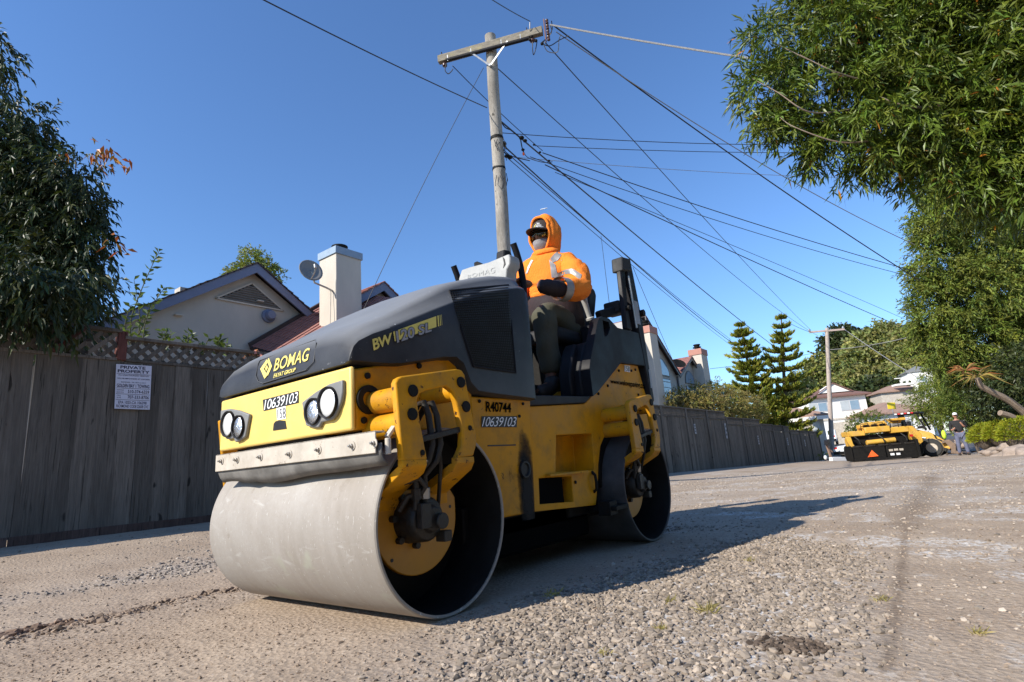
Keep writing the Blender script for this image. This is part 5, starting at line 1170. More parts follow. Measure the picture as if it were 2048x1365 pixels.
# ================================================================ UTILITY POLES
pb, pt = Vector((7.36, 5.22, -.1)), atd(980, 72, 12)
def on_pole(t): return pb.lerp(pt, t)
UP1 = thing('utility_pole', 'tall weathered wooden utility pole with lichen covered crossarm behind the roller driver', 'utility pole', tuple(pb))
N = 26; obj('pole', MB().tube([on_pole(i/N)+Vector((.006*math.sin(i*1.3), .006*math.cos(i*.9), 0)) for i in range(N+1)], [.160-.042*i/N for i in range(N+1)], 20), POLEW, UP1)
zA = pt.z-.34
al, ar = atz(877, 121, zA), atz(1085, 62, zA)
arm_d = (ar-al).normalized(); perp = Vector((-arm_d.y, arm_d.x, 0))
if perp.dot(fw) > 0: perp = -perp
off = perp*.0
arm = obj('crossarm', MB().bar(al, ar, .115, .165), ARMW, UP1, .008)
cen = Vector((on_pole(.965).x, on_pole(.965).y, zA))
obj('cable_conduit', MB().cyl(al.lerp(ar, .08)+Vector((0, 0, -.085))+perp*.03, al.lerp(ar, .88)+Vector((0, 0, -.085))+perp*.03+Vector((0, 0, -.03)), .042, n=12), BLK, arm)
for t in (.10, .33, .62, .80): obj('strap', MB().bar(al.lerp(ar, t)+Vector((0, 0, -.125))+perp*.055, al.lerp(ar, t)+Vector((0, 0, .02))+perp*.055, .02, .008, tuple(perp)), GALV, arm, smooth=False)
lowp = aty(972, 132, 1); jb = on_pole(.918)+perp*.15
for t in (.32, .68): obj('brace', MB().bar(al.lerp(ar, t)+perp*.06+Vector((0, 0, -.06)), jb, .035, .01, tuple(perp)), GALV, UP1, smooth=False)
obj('brace_bolt', MB().cyl(jb-perp*.02, jb+perp*.04, .03, n=6), GALV, UP1)
INSB = M('brown_porcelain', (.07, .03, .02), .3, 0, .2, 10, 0)
for t in (.06, .90):
    p = al.lerp(ar, t)+Vector((0, 0, -.10)); obj('insulator', MB().lathe([(.0, -.10), (.05, -.09), (.055, -.05), (.03, -.04), (.045, -.02), (.03, 0), (.0, 0)], p, 'z', 12), INSB, UP1)
for t in (.035, .86): p = al.lerp(ar, t)+Vector((0, 0, .06)); obj('pin', MB().cyl(p, p+Vector((0, 0, .12)), .012, n=6), DARK, UP1)
rk = ar+arm_d*.05
obj('insulator_rack', MB().bar(rk+Vector((0, 0, -.28)), rk+Vector((0, 0, .26)), .05, .02, tuple(arm_d)), TILEB2, UP1, smooth=False)
for k in range(4):
    p = rk+arm_d*.06+Vector((0, 0, -.22+.135*k)); obj('insulator', MB().lathe([(.0, -.045), (.034, -.045), (.034, -.02), (.02, 0), (.034, .02), (.034, .045), (0, .045)], p, 'z', 12), INSB, UP1)
for z_ in (pt.z-2.35, pt.z-3.02):
    t = (z_-pb.z)/(pt.z-pb.z); p = on_pole(t); mb = MB().lathe([(.138, -.03), (.142, 0), (.138, .03)], p, 'z', 20)
    obj('pole_band', mb, DARK, UP1)
    for k in range(7):
        a = 3.4+k*.45; q = p+Vector((math.cos(a)*.15, math.sin(a)*.15, random.uniform(-.25, .05)))
        obj('tie_wire', MB().tube([q, q+Vector((random.uniform(-.05, .05), random.uniform(-.05, .05), -.15)), q+Vector((random.uniform(-.08, .08), random.uniform(-.06, .06), -.28))], .007, 5), WIRE, UP1)
# looping service cables at the arm end
def squig(pts, D, r, m, par, name='jumper_cable'):
    P = [atd(px, py, D+dz) for px, py, dz in pts]; Q = []
    for i in range(len(P)-1):
        p0, p1, p2, p3 = P[max(i-1, 0)], P[i], P[i+1], P[min(i+2, len(P)-1)]
        for k in range(8):
            t = k/8; Q.append(.5*((2*p1)+(p2-p0)*t+(2*p0-5*p1+4*p2-p3)*t*t+(3*p1-p0-3*p2+p3)*t**3))
    return obj(name, MB().tube(Q+[P[-1]], r, 6), m, par)
DA = (ar-CAM).dot(fw)
for pts, m_ in (([(1100, 50, 0), (1103, 65, .1), (1090, 80, .1), (1086, 88, .0)], WIREG), ([(1086, 85, 0), (1095, 103, .1), (1115, 104, .1), (1118, 80, .1), (1122, 70, .1)], WIREG),
               ([(1084, 88, 0), (1100, 92, .1), (1120, 80, .1), (1138, 72, 0)], WIRE), ([(1066, 72, 0), (1065, 95, 0), (1067, 110, .05), (1071, 100, .1), (1074, 85, .1)], WIRE), ([(1060, 45, 0), (1060, 60, 0), (1063, 75, .1), (1073, 80, .1)], WIREG),
               ([(1103, 42, 0), (1104, 60, .1), (1095, 75, .1), (1084, 85, 0)], WIRE), ([(893, 128, -.5), (890, 140, -.5), (896, 148, -.5), (903, 143, -.5), (906, 138, -.5)], WIRE)):
    squig(pts, DA, .010, m_, UP1)
for px, py in ((1060, 80), (1072, 82), (1084, 88), (1063, 74)): obj('connector', MB().sphere(atd(px, py, DA), .035, 8, 6), DARK, UP1)
bA, tA = atd(1662, 893, 48), atd(1655, 662, 48)
UP2 = thing('utility_pole', 'far pale utility pole with plain crossarm in front of the white house', 'utility pole', tuple(bA))
obj('pole', MB().tube([bA+Vector((0, 0, -.5)), bA.lerp(tA, .5), tA+Vector((0, 0, .25))], [.20, .18, .15], 14), M('pale_pole_wood', (.40, .33, .28), .9, 0, .2, 6, .3, 30), UP2)
l2, r2 = atd(1618, 665, 48.5), atd(1689, 659, 47.5)
obj('crossarm', MB().bar(l2, r2, .12, .15), M('pale_arm_wood', (.38, .29, .25), .9, 0, .2, 6, .3, 30), UP2)
for t in (.02, .55, .97): p = l2.lerp(r2, t); obj('insulator', MB().lathe([(.08, 0), (.1, .1), (.06, .2), (0, .25)], p+Vector((0, 0, .06)), 'z', 8), GALV, UP2)
obj('yellow_band', MB().lathe([(.195, 0), (.2, .05), (.195, .35)], bA.lerp(tA, .10), 'z', 14), YELP, UP2)

# ================================================================ OVERHEAD WIRES
DP = 11.9
def wire(a, b, sag, r, label, m=WIRE, n=26, name='overhead_wire', cat='wire'):
    a = atd(*a); b = atd(*b)
    P = [a.lerp(b, i/n)+Vector((0, 0, -4*sag*(i/n)*(1-i/n))) for i in range(n+1)]
    return tag(obj(name, MB().tube(P, r*.78, 6), m), label, cat, 'overhead wires and cables')
def mid(a, b, q):     # sag that makes the wire pass pixel q at its middle
    A, B = atd(*a), atd(*b); c = A.lerp(B, .5); best = (1e9, 0)
    for s in np.linspace(-.3, 4, 216):
        d = c+Vector((0, 0, -s))-CAM; z = d.dot(fw); px, py = 1024+FPX*d.dot(RT)/z, 682.5-FPX*d.dot(UP)/z
        e = (py-np.interp(px, [min(a[0], b[0], q[0])-1e-6, q[0], max(a[0], b[0], q[0])+1e-6], [a[1] if a[0] < b[0] else b[1], q[1], b[1] if a[0] < b[0] else a[1]]))**2
        if e < best[0]: best = (e, s)
    return best[1]
WL = [
 ((515, -6, 7.5), (974, 216, DP), (760, 118), .013, 'black wire from the upper left edge of the sky to the tall pole', WIRE),
 ((975, -6, 9.5), (1060, 43, DA), (1018, 20), .011, 'short twisted wire from the top of the sky to the right end of the crossarm', WIRE),
 ((1100, 50, DA), (1505, 118, 9.), (1280, 82), .022, 'thick grey twisted cable from the crossarm into the overhanging tree', WIREG),
 ((1105, 50, DA), (1840, 562, 17), (1420, 285), .020, 'thick black cable from the crossarm down to the dense tree on the right', WIRE),
 ((1112, 64, DA), (1830, 490, 17), (1440, 285), .014, 'grey cable from the crossarm alongside the thick black cable', WIREG),
 ((1090, 85, DA), (1622, 661, 48), (1330, 365), .016, 'wire from the right end of the crossarm to the far pole', WIRE),
 ((985, 128, DP), (1636, 672, 48), (1240, 398), .015, 'wire from below the crossarm centre to the far pole', WIRE),
 ((905, 132, 12.3), (1085, 302, 15), (985, 212), .013, 'wire from the left end of the crossarm passing behind the tall pole', WIRE),
 ((998, 240, DP), (1560, 702, 42), (1230, 445), .024, 'heaviest black cable from the tall pole toward the pine trees', WIRE),
 ((1003, 288, DP), (1470, 690, 38), (1200, 480), .022, 'lower black cable bundle from the tall pole over the driver', WIRE),
 ((1004, 298, DP), (1462, 680, 38), (1195, 470), .014, 'thin wire just above the lower black cable bundle', WIRE),
 ((1010, 312, DP), (1466, 694, 38), (1190, 478), .012, 'thin wire just below the lower black cable bundle', WIRE),
 ((1000, 266, DP), (1545, 290, 13), (1270, 283), .010, 'topmost of the nearly level thin wires right of the tall pole', WIRE),
 ((1070, 292, DP), (1600, 306, 13), (1300, 302), .009, 'second nearly level thin wire right of the tall pole', WIRE),
 ((1030, 315, DP), (1840, 358, 16), (1400, 345), .007, 'faint lowest nearly level wire reaching the dense tree', WIREG),
 ((1085, 306, DP), (1840, 546, 17), (1400, 415), .013, 'upper of two sagging wires from the cable cluster to the dense tree', WIRE),
 ((1060, 314, DP), (1840, 558, 17), (1380, 430), .010, 'lower of two sagging wires from the cable cluster to the dense tree', WIRE),
 ((1090, 330, DP), (1845, 672, 24), (1400, 478), .015, 'dark sagging wire crossing low toward the base of the dense tree', WIRE),
 ((1110, 345, DP), (1835, 650, 24), (1400, 462), .009, 'thin wire just over the dark low sagging wire', WIRE),
 ((967, 136, DP), (728, 618, 10.6), (885, 290), .008, 'thin guy wire slanting from the tall pole down to the chimney house', WIRE),
 ((1202, 472, 20), (1219, 606, 14), (1208, 545), .010, 'short loose wire hanging down above the armrest of the seat', WIRE),
 ((1266, 535, 20), (1352, 735, 26), (1310, 640), .012, 'service wire dropping to the two gable house', WIRE),
 ((1005, 330, DP), (1012, 500, 11.5), (1008, 410), .009, 'wire running down beside the tall pole', WIRE),
 ((1690, 660, 48), (1842, 760, 40), (1770, 715), .035, 'pale cable slanting from the far pole to the far trees', WIREG),
 ((1655, 700, 48), (1812, 676, 44), (1735, 692), .030, 'pale nearly level cable right of the far pole', WIREG),
 ((1420, 738, 40), (1650, 702, 48), (1530, 724), .020, 'thin wire from the far chimney to the far pole', WIRE),
 ((1570, 642, 46), (1622, 665, 48.4), (1598, 656), .022, 'short wire reaching the left end of the far crossarm', WIRE),
 ((1590, 735, 48), (1830, 672, 60), (1700, 706), .016, 'faint wire crossing in front of the hill trees', WIRE),
 ((1600, 750, 50), (1840, 700, 62), (1700, 730), .016, 'lower faint wire crossing in front of the hill trees', WIRE)]
for a, b, q, r_, lb, m_ in WL: wire(a, b, mid(a, b, q), r_, lb, m_)
CL = thing('cable_cluster', 'dark cluster of cable clamps and loops hanging right of the tall pole', 'cable cluster', tuple(atd(1045, 285, DP)))
for px, py, s in ((1043, 276, .06), (1050, 282, .05), (1007, 288, .07), (1013, 313, .05), (1020, 315, .06), (1046, 300, .04), (1068, 290, .03), (1080, 305, .03), (1098, 322, .03)):
    obj('clamp', MB().sphere(atd(px, py, DP), (s, s, s*.7), 8, 6), DARK, CL)
obj('orange_tag', MB().sphere(atd(1047, 308, DP), (.025, .025, .045), 6, 5), ORT, CL)
squig([(1000, 240, 0), (1010, 255, 0), (1024, 262, 0), (1040, 275, 0)], DP, .012, WIRE, CL); squig([(1046, 300, 0), (1055, 315, 0), (1085, 325, 0), (1105, 324, 0)], DP, .008, WIRE, CL)
squig([(1041, 278, 0), (1044, 295, 0), (1048, 308, 0)], DP, .014, WIRE, CL); squig([(1003, 300, 0), (1012, 308, 0), (1030, 315, 0), (1060, 322, 0)], DP, .01, WIRE, CL)
# distant aeroplane
ap = atd(1088, 418, 900)
AP = thing('aeroplane', 'tiny white aeroplane high in the sky above the orange hood', 'aeroplane', tuple(ap))
dv = RT*.97+UP*.22; sv = UP*.3+fw*.95
obj('fuselage', MB().tube([ap-dv*6, ap-dv*5, ap+dv*4, ap+dv*6], [.3, .8, .8, .25], 10), CARW, AP)
obj('wing', MB().bar(ap-sv*6, ap+sv*6, 1.5, .2, tuple(UP)), CARW, AP, smooth=False); obj('tail_fin', MB().prism([(0, 0), (1.2, 0), (1.8, 1.7), (1.2, 1.7)], -.1, .1, 'y', Matrix.Translation(ap+dv*4.5)), CARW, AP, smooth=False)

# ================================================================ VEGETATION
L_WIL = leafmat('narrow_willow_leaf', (.088, .126, .016), .13, .42, .3)
L_DEN = leafmat('dense_tree_leaf', (.125, .16, .028), .16, .5, .22)
L_DRK = leafmat('dark_broad_leaf', (.040, .056, .018), .14, .45, .3)
L_SPR = leafmat('lemon_leaf', (.075, .11, .03), .35, .4, .5)
L_LIM = leafmat('lime_green_shrub_leaf', (.29, .32, .035), .35, .55, .3)
L_BSH = leafmat('bright_bush_leaf', (.11, .15, .028), .35, .55, .3)
L_HIL = leafmat('hill_tree_leaf', (.19, .21, .07), .25, .6, .3)
L_PIN = leafmat('pine_needle_green', (.18, .215, .045), .2, .6, .3)
L_TAN = leafmat('tan_shrub_leaf', (.22, .20, .075), .3, .7, .2)
L_AGA = leafmat('sword_leaf', (.25, .22, .07), .3, .5, .3)
def nrm(a): return a/np.maximum(np.linalg.norm(a, axis=-1, keepdims=True), 1e-9)
def leaf_arrays(P, D, L, Wd, fold=.25, tint=None, curl=.15, simple=False):
    """one folded six-point leaf at every P along D"""
    n = len(P); D = nrm(D); rnd = nrm(rng.normal(0, 1, (n, 3))); S = nrm(np.cross(D, rnd)); N = np.cross(S, D)
    L = np.broadcast_to(L, (n,))[:, None]; Wd = np.broadcast_to(Wd, (n,))[:, None]
    mid = P+D*L*.45; tip = P+D*L-np.array([0, 0, 1])*L*curl
    if simple:
        V = np.stack([P, mid+S*Wd*.5+N*Wd*fold, tip, mid-S*Wd*.5], 1)
        F = np.array([[0, 1, 2], [0, 2, 3]]); FF = (F[None]+(np.arange(n)*4)[:, None, None]).reshape(-1, 3)
        if tint is None: tint = np.ones((n, 3))
        return V.reshape(-1, 3), FF, np.repeat(tint, 4, 0)
    V = np.stack([P, mid+S*Wd*.5+N*Wd*fold, mid+np.zeros_like(P), mid-S*Wd*.5+N*Wd*fold, tip], 1)
    F = np.array([[0, 1, 2], [0, 2, 3], [1, 4, 2], [2, 4, 3]])
    FF = (F[None]+(np.arange(n)*5)[:, None, None]).reshape(-1, 3)
    if tint is None: tint = np.ones((n, 3))*rng.uniform(.6, 1.45, (n, 1))*np.stack([rng.uniform(.85, 1.2, n), np.ones(n), rng.uniform(.7, 1.2, n)], 1)
    return V.reshape(-1, 3), FF, np.repeat(tint, 5, 0)
def foliage(name, P, D, L, Wd, m, par, **k):
    k.setdefault('simple', True); V, F, T = leaf_arrays(P, D, L, Wd, **k)
    me = np_mesh(bpy.data.meshes.new(name), V, F, T); me.materials.append(m)
    o = link(name, me, par); o['kind'] = 'stuff'; return o
def blob_points(blobs, dens, shell=.55):
    """points filling uneven blobs, denser toward the outside; returns points and outward directions"""
    Ps, Ds = [], []
    for (c, r) in blobs:
        r3 = np.array(r if hasattr(r, '__len__') else (r, r, r)); n = int(dens*r3.prod()**(2/3))
        u = nrm(rng.normal(0, 1, (n, 3))); rad = (shell+(1-shell)*rng.random(n)**.6)[:, None]
        lump = 1+.22*np.sin(u[:, :1]*5+c[0]*3)*np.sin(u[:, 1:2]*6+c[1])+.18*np.sin(u[:, 2:]*7+c[2]*2)
        Ps.append(np.array(c)+u*r3*rad*lump); Ds.append(u)
    return np.concatenate(Ps), np.concatenate(Ds)
def clumped(P, D, r):
    """pull most twigs toward a few centres so the crown breaks into clumps with gaps"""
    n = len(P); k = max(8, n//14); ci = rng.choice(n, k, False); C_ = P[ci]; out = P.copy()
    for s0 in range(0, n, 2000):
        d = ((P[s0:s0+2000, None, :]-C_[None])**2).sum(-1); j = d.argmin(1); out[s0:s0+2000] = P[s0:s0+2000]*.30+C_[j]*.70+rng.normal(0, r*.22, (len(j), 3))
    return out, D
def limb(par, pts, r0_, r1_, m, name='branch'):
    P = [Vector(p) for p in pts]; Q = []
    for i in range(len(P)-1):
        p0, p1, p2, p3 = P[max(i-1, 0)], P[i], P[i+1], P[min(i+2, len(P)-1)]
        for k in range(5):
            t = k/5; Q.append(.5*((2*p1)+(p2-p0)*t+(2*p0-5*p1+4*p2-p3)*t*t+(3*p1-p0-3*p2+p3)*t**3))
    Q.append(P[-1]); n = len(Q)
    return obj(name, MB().tube(Q, [r0_+(r1_-r0_)*i/(n-1) for i in range(n)], 8), m, par)
def sprays(centers, outs, per, tl, L, Wd, droop=.35, spread=.55, red=0.):
    """twigs of leaves: each centre grows a twig outward with leaves set along it"""
    n = len(centers); td = nrm(outs+rng.normal(0, .55, (n, 3))-np.array([0, 0, droop]))
    s = np.tile(np.linspace(.0, 1, per), n); c = np.repeat(centers, per, 0); d = np.repeat(td, per, 0)
    P = c+d*(s*tl)[:, None]-np.array([0, 0, 1])*((s**2)*tl*.25)[:, None]
    D = d*.75+rng.normal(0, spread, (n*per, 3))-np.array([0, 0, droop*.6])
    base = np.repeat(rng.uniform(.65, 1.35, (n, 1))*np.stack([rng.uniform(.85, 1.25, n), np.ones(n), rng.uniform(.7, 1.2, n)], 1), per, 0)
    T = base*rng.uniform(.75, 1.3, (n*per, 1)); rd_ = rng.random(n*per) < red; T[rd_] = T[rd_]*np.array([3.2, 1.0, 1.2])
    return P, D, T
pix = lambda l: [(tuple(atd(px, py, D)), r) for px, py, D, r in l]
# overhanging willow-leaved tree, right foreground
t1 = Vector((9.2, -3.6, 0)); t1.z = float(gz(t1.x, t1.y))
TR1 = thing('willow_tree', 'narrow leaved tree reaching in from the upper right corner', 'tree', tuple(t1))
tk = [t1, t1+Vector((-.1, .1, 1.4)), t1+Vector((-.35, .3, 2.8)), atd(2150, 180, 7.6)]
limb(TR1, tk, .22, .12, BARK, 'trunk')
B1 = pix([(1555, 175, 7.2, .42), (1500, 175, 7.2, .22), (1525, 80, 7.2, .24), (1520, 235, 7.1, .25), (1560, 260, 7.1, .30), (1630, 60, 7.2, .55), (1650, 180, 7.1, .62), (1620, 285, 7., .32), (1690, 290, 6.9, .36), (1740, 90, 7, .75), (1760, 230, 6.8, .66),
          (1790, 310, 6.6, .30), (1860, 120, 6.8, .95), (1880, 250, 6.5, .72), (1900, 330, 6.3, .34), (1980, 120, 6.5, 1.0), (1990, 270, 6.3, .75), (1980, 350, 6.1, .30), (2070, 200, 6.2, 1.0), (2060, 340, 6, .45), (2150, 100, 6.2, 1.1), (2150, 300, 6, .8),
          (1640, -30, 7.3, .42), (1740, -60, 7.2, .9), (1880, -80, 7, 1.1), (2020, -80, 6.7, 1.1), (2100, 20, 7.5, 1.3), (1950, 60, 7.6, 1.2), (1850, 180, 7.6, .9), (1980, 240, 7.4, 1.0), (2080, 300, 7.3, .9)])
P, D = clumped(*blob_points(B1, 560, .25), .2)
P, D, T = sprays(P, D, 13, .30, .13, .024, .30, red=.014)
foliage('leaves', P, D, rng.uniform(.09, .165, len(P)), rng.uniform(.017, .030, len(P)), L_WIL, TR1, tint=T)
hub = tk[-1]
for pl in ([(2150, 180, 7.6), (1990, 215, 6.9), (1830, 200, 6.9), (1770, 180, 6.6)], [(1990, 215, 6.9), (1830, 215, 6.2), (1758, 193, 6.2)], [(1830, 140, 7), (1700, 155, 6.7), (1650, 135, 6.7), (1560, 92, 6.9), (1535, 75, 7.0)], [(1700, 220, 6.9), (1620, 225, 6.6), (1555, 185, 6.7), (1505, 158, 7.0)], [(1760, 280, 6.7), (1680, 285, 6.5), (1590, 255, 6.6), (1560, 235, 6.8)], [(2150, 180, 7.6), (2000, 60, 7), (1850, 10, 7), (1700, -20, 7.1)], [(2150, 180, 7.6), (2050, 300, 6.5), (1930, 310, 6.3), (1800, 290, 6.5)], [(1720, 160, 6.6), (1660, 140, 6.5), (1600, 110, 6.6)]):
    limb(TR1, [atd(*p) for p in pl], .024 if pl[0][0] > 1980 else .011, .003, BARKP)
# dense tree behind it
t2 = atd(2120, 850, 23); t2.z = float(gz(t2.x, t2.y))
TR2 = thing('dense_tree', 'tall dense green tree standing behind the leaning pale trunk', 'tree', tuple(t2))
limb(TR2, [t2, t2+Vector((-.1, .1, 2)), t2+Vector((.1, 0, 4)), t2+Vector((0, .2, 6.2))], .22, .08, BARK, 'trunk')
B2 = pix([(1885, 430, 20.70, 1.10), (1880, 520, 20.70, 1.08), (1885, 610, 20.70, 1.10), (1890, 690, 20.70, 0.99), (1960, 450, 20.70, 1.38), (1960, 570, 20.42, 1.45), (1965, 680, 20.70, 1.38), (2040, 430, 21.39, 1.66), (2050, 560, 20.98, 1.72), (2050, 680, 21.25, 1.52), (2120, 500, 21.39, 2.07), (2120, 650, 21.39, 1.93), (1940, 740, 21.53, 0.90), (2030, 760, 22.08, 1.10), (1900, 360, 22.08, 0.97), (1990, 350, 22.77, 1.66), (2100, 380, 22.77, 1.93), (1845, 560, 20.70, 0.41), (1850, 460, 20.70, 0.48), (1848, 650, 20.70, 0.48)])
for (c, r) in B2[::3]: limb(TR2, [t2+Vector((0, 0, 2.2)), (Vector(c)+t2+Vector((0, 0, 3)))/2, c], .07, .02, BARKP)
P, D = clumped(*blob_points(B2, 620, .30), .22)
P, D, T = sprays(P, D, 10, .46, .12, .03, .25)
foliage('leaves', P, D, rng.uniform(.10, .19, len(P)), rng.uniform(.030, .052, len(P)), L_DEN, TR2, tint=T)
# dark broad-leaved tree, left
t3 = aty(60, 660, 7.4); t3 = Vector((-.7, 7.4, .15))
TR3 = thing('broadleaf_tree', 'dark broad leaved tree with reddish leaf tips rising over the left board fence', 'tree', tuple(t3))
limb(TR3, [t3, t3+Vector((.05, 0, 1.4)), t3+Vector((.1, -.1, 2.6)), t3+Vector((-.2, 0, 4.6))], .15, .06, BARK, 'trunk')
B3 = pix([(15, 265, 8.8, .50), (50, 245, 8.8, .32), (50, 340, 8.8, .55), (20, 440, 8.7, .70), (100, 350, 8.7, 0.37), (112, 420, 8.6, 0.44), (147, 345, 8.6, 0.30), (167, 400, 8.6, 0.23), (162, 440, 8.6, 0.28), (137, 500, 8.5, 0.41), (177, 490, 8.5, 0.18), (90, 520, 8.5, 0.57), (147, 570, 8.4, 0.37), (60, 600, 8.4, .75), (112, 630, 8.3, 0.48), (152, 645, 8.3, 0.23), (90, 430, 9.2, .8),
          (-60, 300, 9, .8), (-90, 450, 9, 1.1), (-120, 600, 9, 1.2), (0, 60, 9, .06), (-30, 90, 9, .28), (-60, 180, 9, .45), (-5, 130, 8.9, .16)])
B3 += [(tuple(aty(px, py, 5.44)), r) for px, py, r in ((10, 575, .22), (55, 590, .20), (95, 610, .15), (130, 600, .14), (75, 560, .24), (25, 530, .28), (135, 560, .20), (98, 640, .06), (165, 580, .10), (20, 620, .12))]
P, D = blob_points(B3, 520, .25)
P, D, T = sprays(P, D, 12, .34, .14, .05, .7, .5)
foliage('leaves', P, D, rng.uniform(.08, .14, len(P)), rng.uniform(.030, .048, len(P)), L_DRK, TR3, tint=T, curl=.35, simple=False)
def leaf_pieces(par, P, D, L, Wd, m, tints, name='leaf', curl=.3):
    for i in range(len(P)):
        V, F, T_ = leaf_arrays(P[i:i+1], D[i:i+1], L[i], Wd[i], tint=np.array([tints[i]]), curl=curl)
        me = np_mesh(bpy.data.meshes.new(name), V, F, T_); me.materials.append(m); link(name, me, par)
# reddish young leaves at the tips
cl = [(205, 302, 8.45, 24), (225, 315, 8.45, 16), (128, 316, 8.5, 8), (232, 488, 8.3, 10), (190, 318, 8.5, 10)]
P = []; 
for px, py, D_, n in cl: c = np.array(atd(px, py, D_)); P += list(c+rng.normal(0, .10, (n, 3))*np.array([1, .6, .8]))
P = np.array(P); D = rng.normal(0, .6, P.shape)-np.array([-.4, 0, .45])
leaf_pieces(TR3, P, D, rng.uniform(.10, .17, len(P)), rng.uniform(.04, .055, len(P)), L_DRK, np.stack([rng.uniform(5, 12, len(P)), rng.uniform(1.5, 3., len(P)), rng.uniform(.9, 1.8, len(P))], 1))
# outer leaves that read one by one
P, D = blob_points([b for b in B3[:17]], 12, .9); P, D, T = sprays(P, D, 3, .25, .15, .055, .8, .5)
k = rng.permutation(len(P))[:190]; leaf_pieces(TR3, P[k], D[k], rng.uniform(.11, .16, len(k)), rng.uniform(.042, .058, len(k)), L_DRK, T[k]*1.1)
# lemon sprigs and low plants peeping over the fence
def sprig(name, label, cat, pts, nl, L, Wd, m, par=None, group=None, side=.9):
    P_ = [Vector(p) for p in pts]; S = par or thing(name, label, cat, tuple(P_[0]), group)
    limb(S, P_, .010, .003, L_BARKG, 'stem')
    n = len(P_)-1; P = []; D = []
    for i in range(nl):
        t = .12+.88*i/(nl-1)*n*.999 if False else (.08+.92*i/(nl-1))*n*.999; k = int(t); p = P_[k].lerp(P_[k+1], t-k); d = (P_[k+1]-P_[k]).normalized()
        a = i*2.4; sd = d.orthogonal().normalized(); up_ = d.cross(sd)
        P.append(p); D.append(d*.6+(sd*math.cos(a)+up_*math.sin(a))*side)
    n = len(P); g = rng.uniform(.7, 1.5, (n, 1))
    leaf_pieces(S, np.array([p[:] for p in P]), np.array([d[:] for d in D]), rng.uniform(L*.7, L*1.2, n), rng.uniform(Wd*.8, Wd*1.15, n), m, np.concatenate([g*1.05, g, g*.9], 1), curl=.1)
    return S
L_BARKG = M('green_stem', (.10, .10, .04), .8, 0, .3, 20, .2, 60)
SP = sprig('lemon_shrub', 'upright leafy lemon sprigs rising behind the fence post against the sky', 'shrub', [atd(262, 690, 7.7), atd(262, 640, 7.7), atd(285, 575, 7.7), atd(305, 530, 7.7), atd(318, 503, 7.7)], 34, .125, .055, L_SPR)
for pl, n in (([(270, 690, 7.8), (290, 640, 7.8), (312, 600, 7.8), (330, 575, 7.8)], 24), ([(258, 690, 7.6), (250, 650, 7.6), (262, 610, 7.6)], 16), ([(285, 690, 7.6), (290, 650, 7.6), (300, 610, 7.6)], 16), ([(272, 690, 7.9), (280, 645, 7.9), (275, 600, 7.9), (268, 560, 7.9)], 16)):
    sprig('', '', '', [atd(*p) for p in pl], n, .12, .055, L_SPR, SP)
for px, py, D_, n, lb in ((330, 680, 7.4, 10, 'small leafy plant peeping over the fence left of the other low sprigs'), (372, 684, 7.4, 10, 'small leafy plant over the fence below the grey gable wall, second from the lemon sprigs'), (440, 690, 7.5, 14, 'pointed leafy plant over the fence nearest to the roller hood'), (405, 695, 7.5, 7, 'lowest leafy plant over the fence between two taller sprigs')):
    c = atd(px, py+25, D_); S = None
    for k in range(4):
        e = atd(px+random.uniform(-16, 16), py-random.uniform(2, 22), D_+random.uniform(-.15, .15))
        S2 = sprig('garden_plant', lb, 'plant', [c, c.lerp(e, .5)+Vector((random.uniform(-.03, .03), 0, 0)), e], n, .11, .045, L_SPR, S, 'low plants over the fence'); S = S or S2
PNK = leafmat('pink_petal', (.75, .36, .30), .3, .6, .2)
FL = thing('flower_shrub', 'pale pink flowers showing through the lattice beside the roller hood', 'flower', tuple(atd(497, 705, 7.6)), None)
for px, py in ((489, 716), (498, 708), (505, 711), (512, 703), (520, 712)):
    c = np.array(atd(px, py, 7.5)); P = np.repeat(c[None], 5, 0); D = rng.normal(0, 1, (5, 3)); V, F, T = leaf_arrays(P, D, .05, .045, tint=np.ones((5, 3)))
    me = np_mesh(bpy.data.meshes.new('flower'), V, F, T); me.materials.append(PNK); link('flower', me, FL)
# tree behind the first gable
def tree(name, label, base, blobs, dens, per, L, Wd, m, cat='tree', group=None, trunk_r=.25, droop=.1, shell=.5, tl=None):
    base = Vector(base); S = thing(name, label, cat, tuple(base), group)
    top = Vector(np.mean([b[0] for b in blobs], 0))
    limb(S, [base, base.lerp(top, .5)+Vector((.1, 0, 0)), top], trunk_r, trunk_r*.35, BARK, 'trunk')
    for c, r in blobs[::2]: limb(S, [base.lerp(top, .45), (Vector(c)+base.lerp(top, .6))/2, Vector(c)], trunk_r*.35, trunk_r*.1, BARK)
    P, D = blob_points(blobs, dens, shell); P, D, T = sprays(P, D, per, tl or L*2.2, L, Wd, droop)
    foliage('leaves', P, D, rng.uniform(L*.7, L*1.2, len(P)), rng.uniform(Wd*.8, Wd*1.2, len(P)), m, S, tint=T); return S
b = atd(515, 650, 24)
tree('conifer_tree', 'green tree top showing behind the ridge of the grey gable', (b.x, b.y, 0), pix([(500, 520, 24, .42), (480, 545, 24, .35), (525, 535, 24, .45), (545, 548, 24, .30), (560, 552, 24, .12), (465, 548, 24, .16), (500, 560, 24, .8), (512, 505, 24, .16)]), 800, 8, .13, .05, L_PIN, trunk_r=.14)
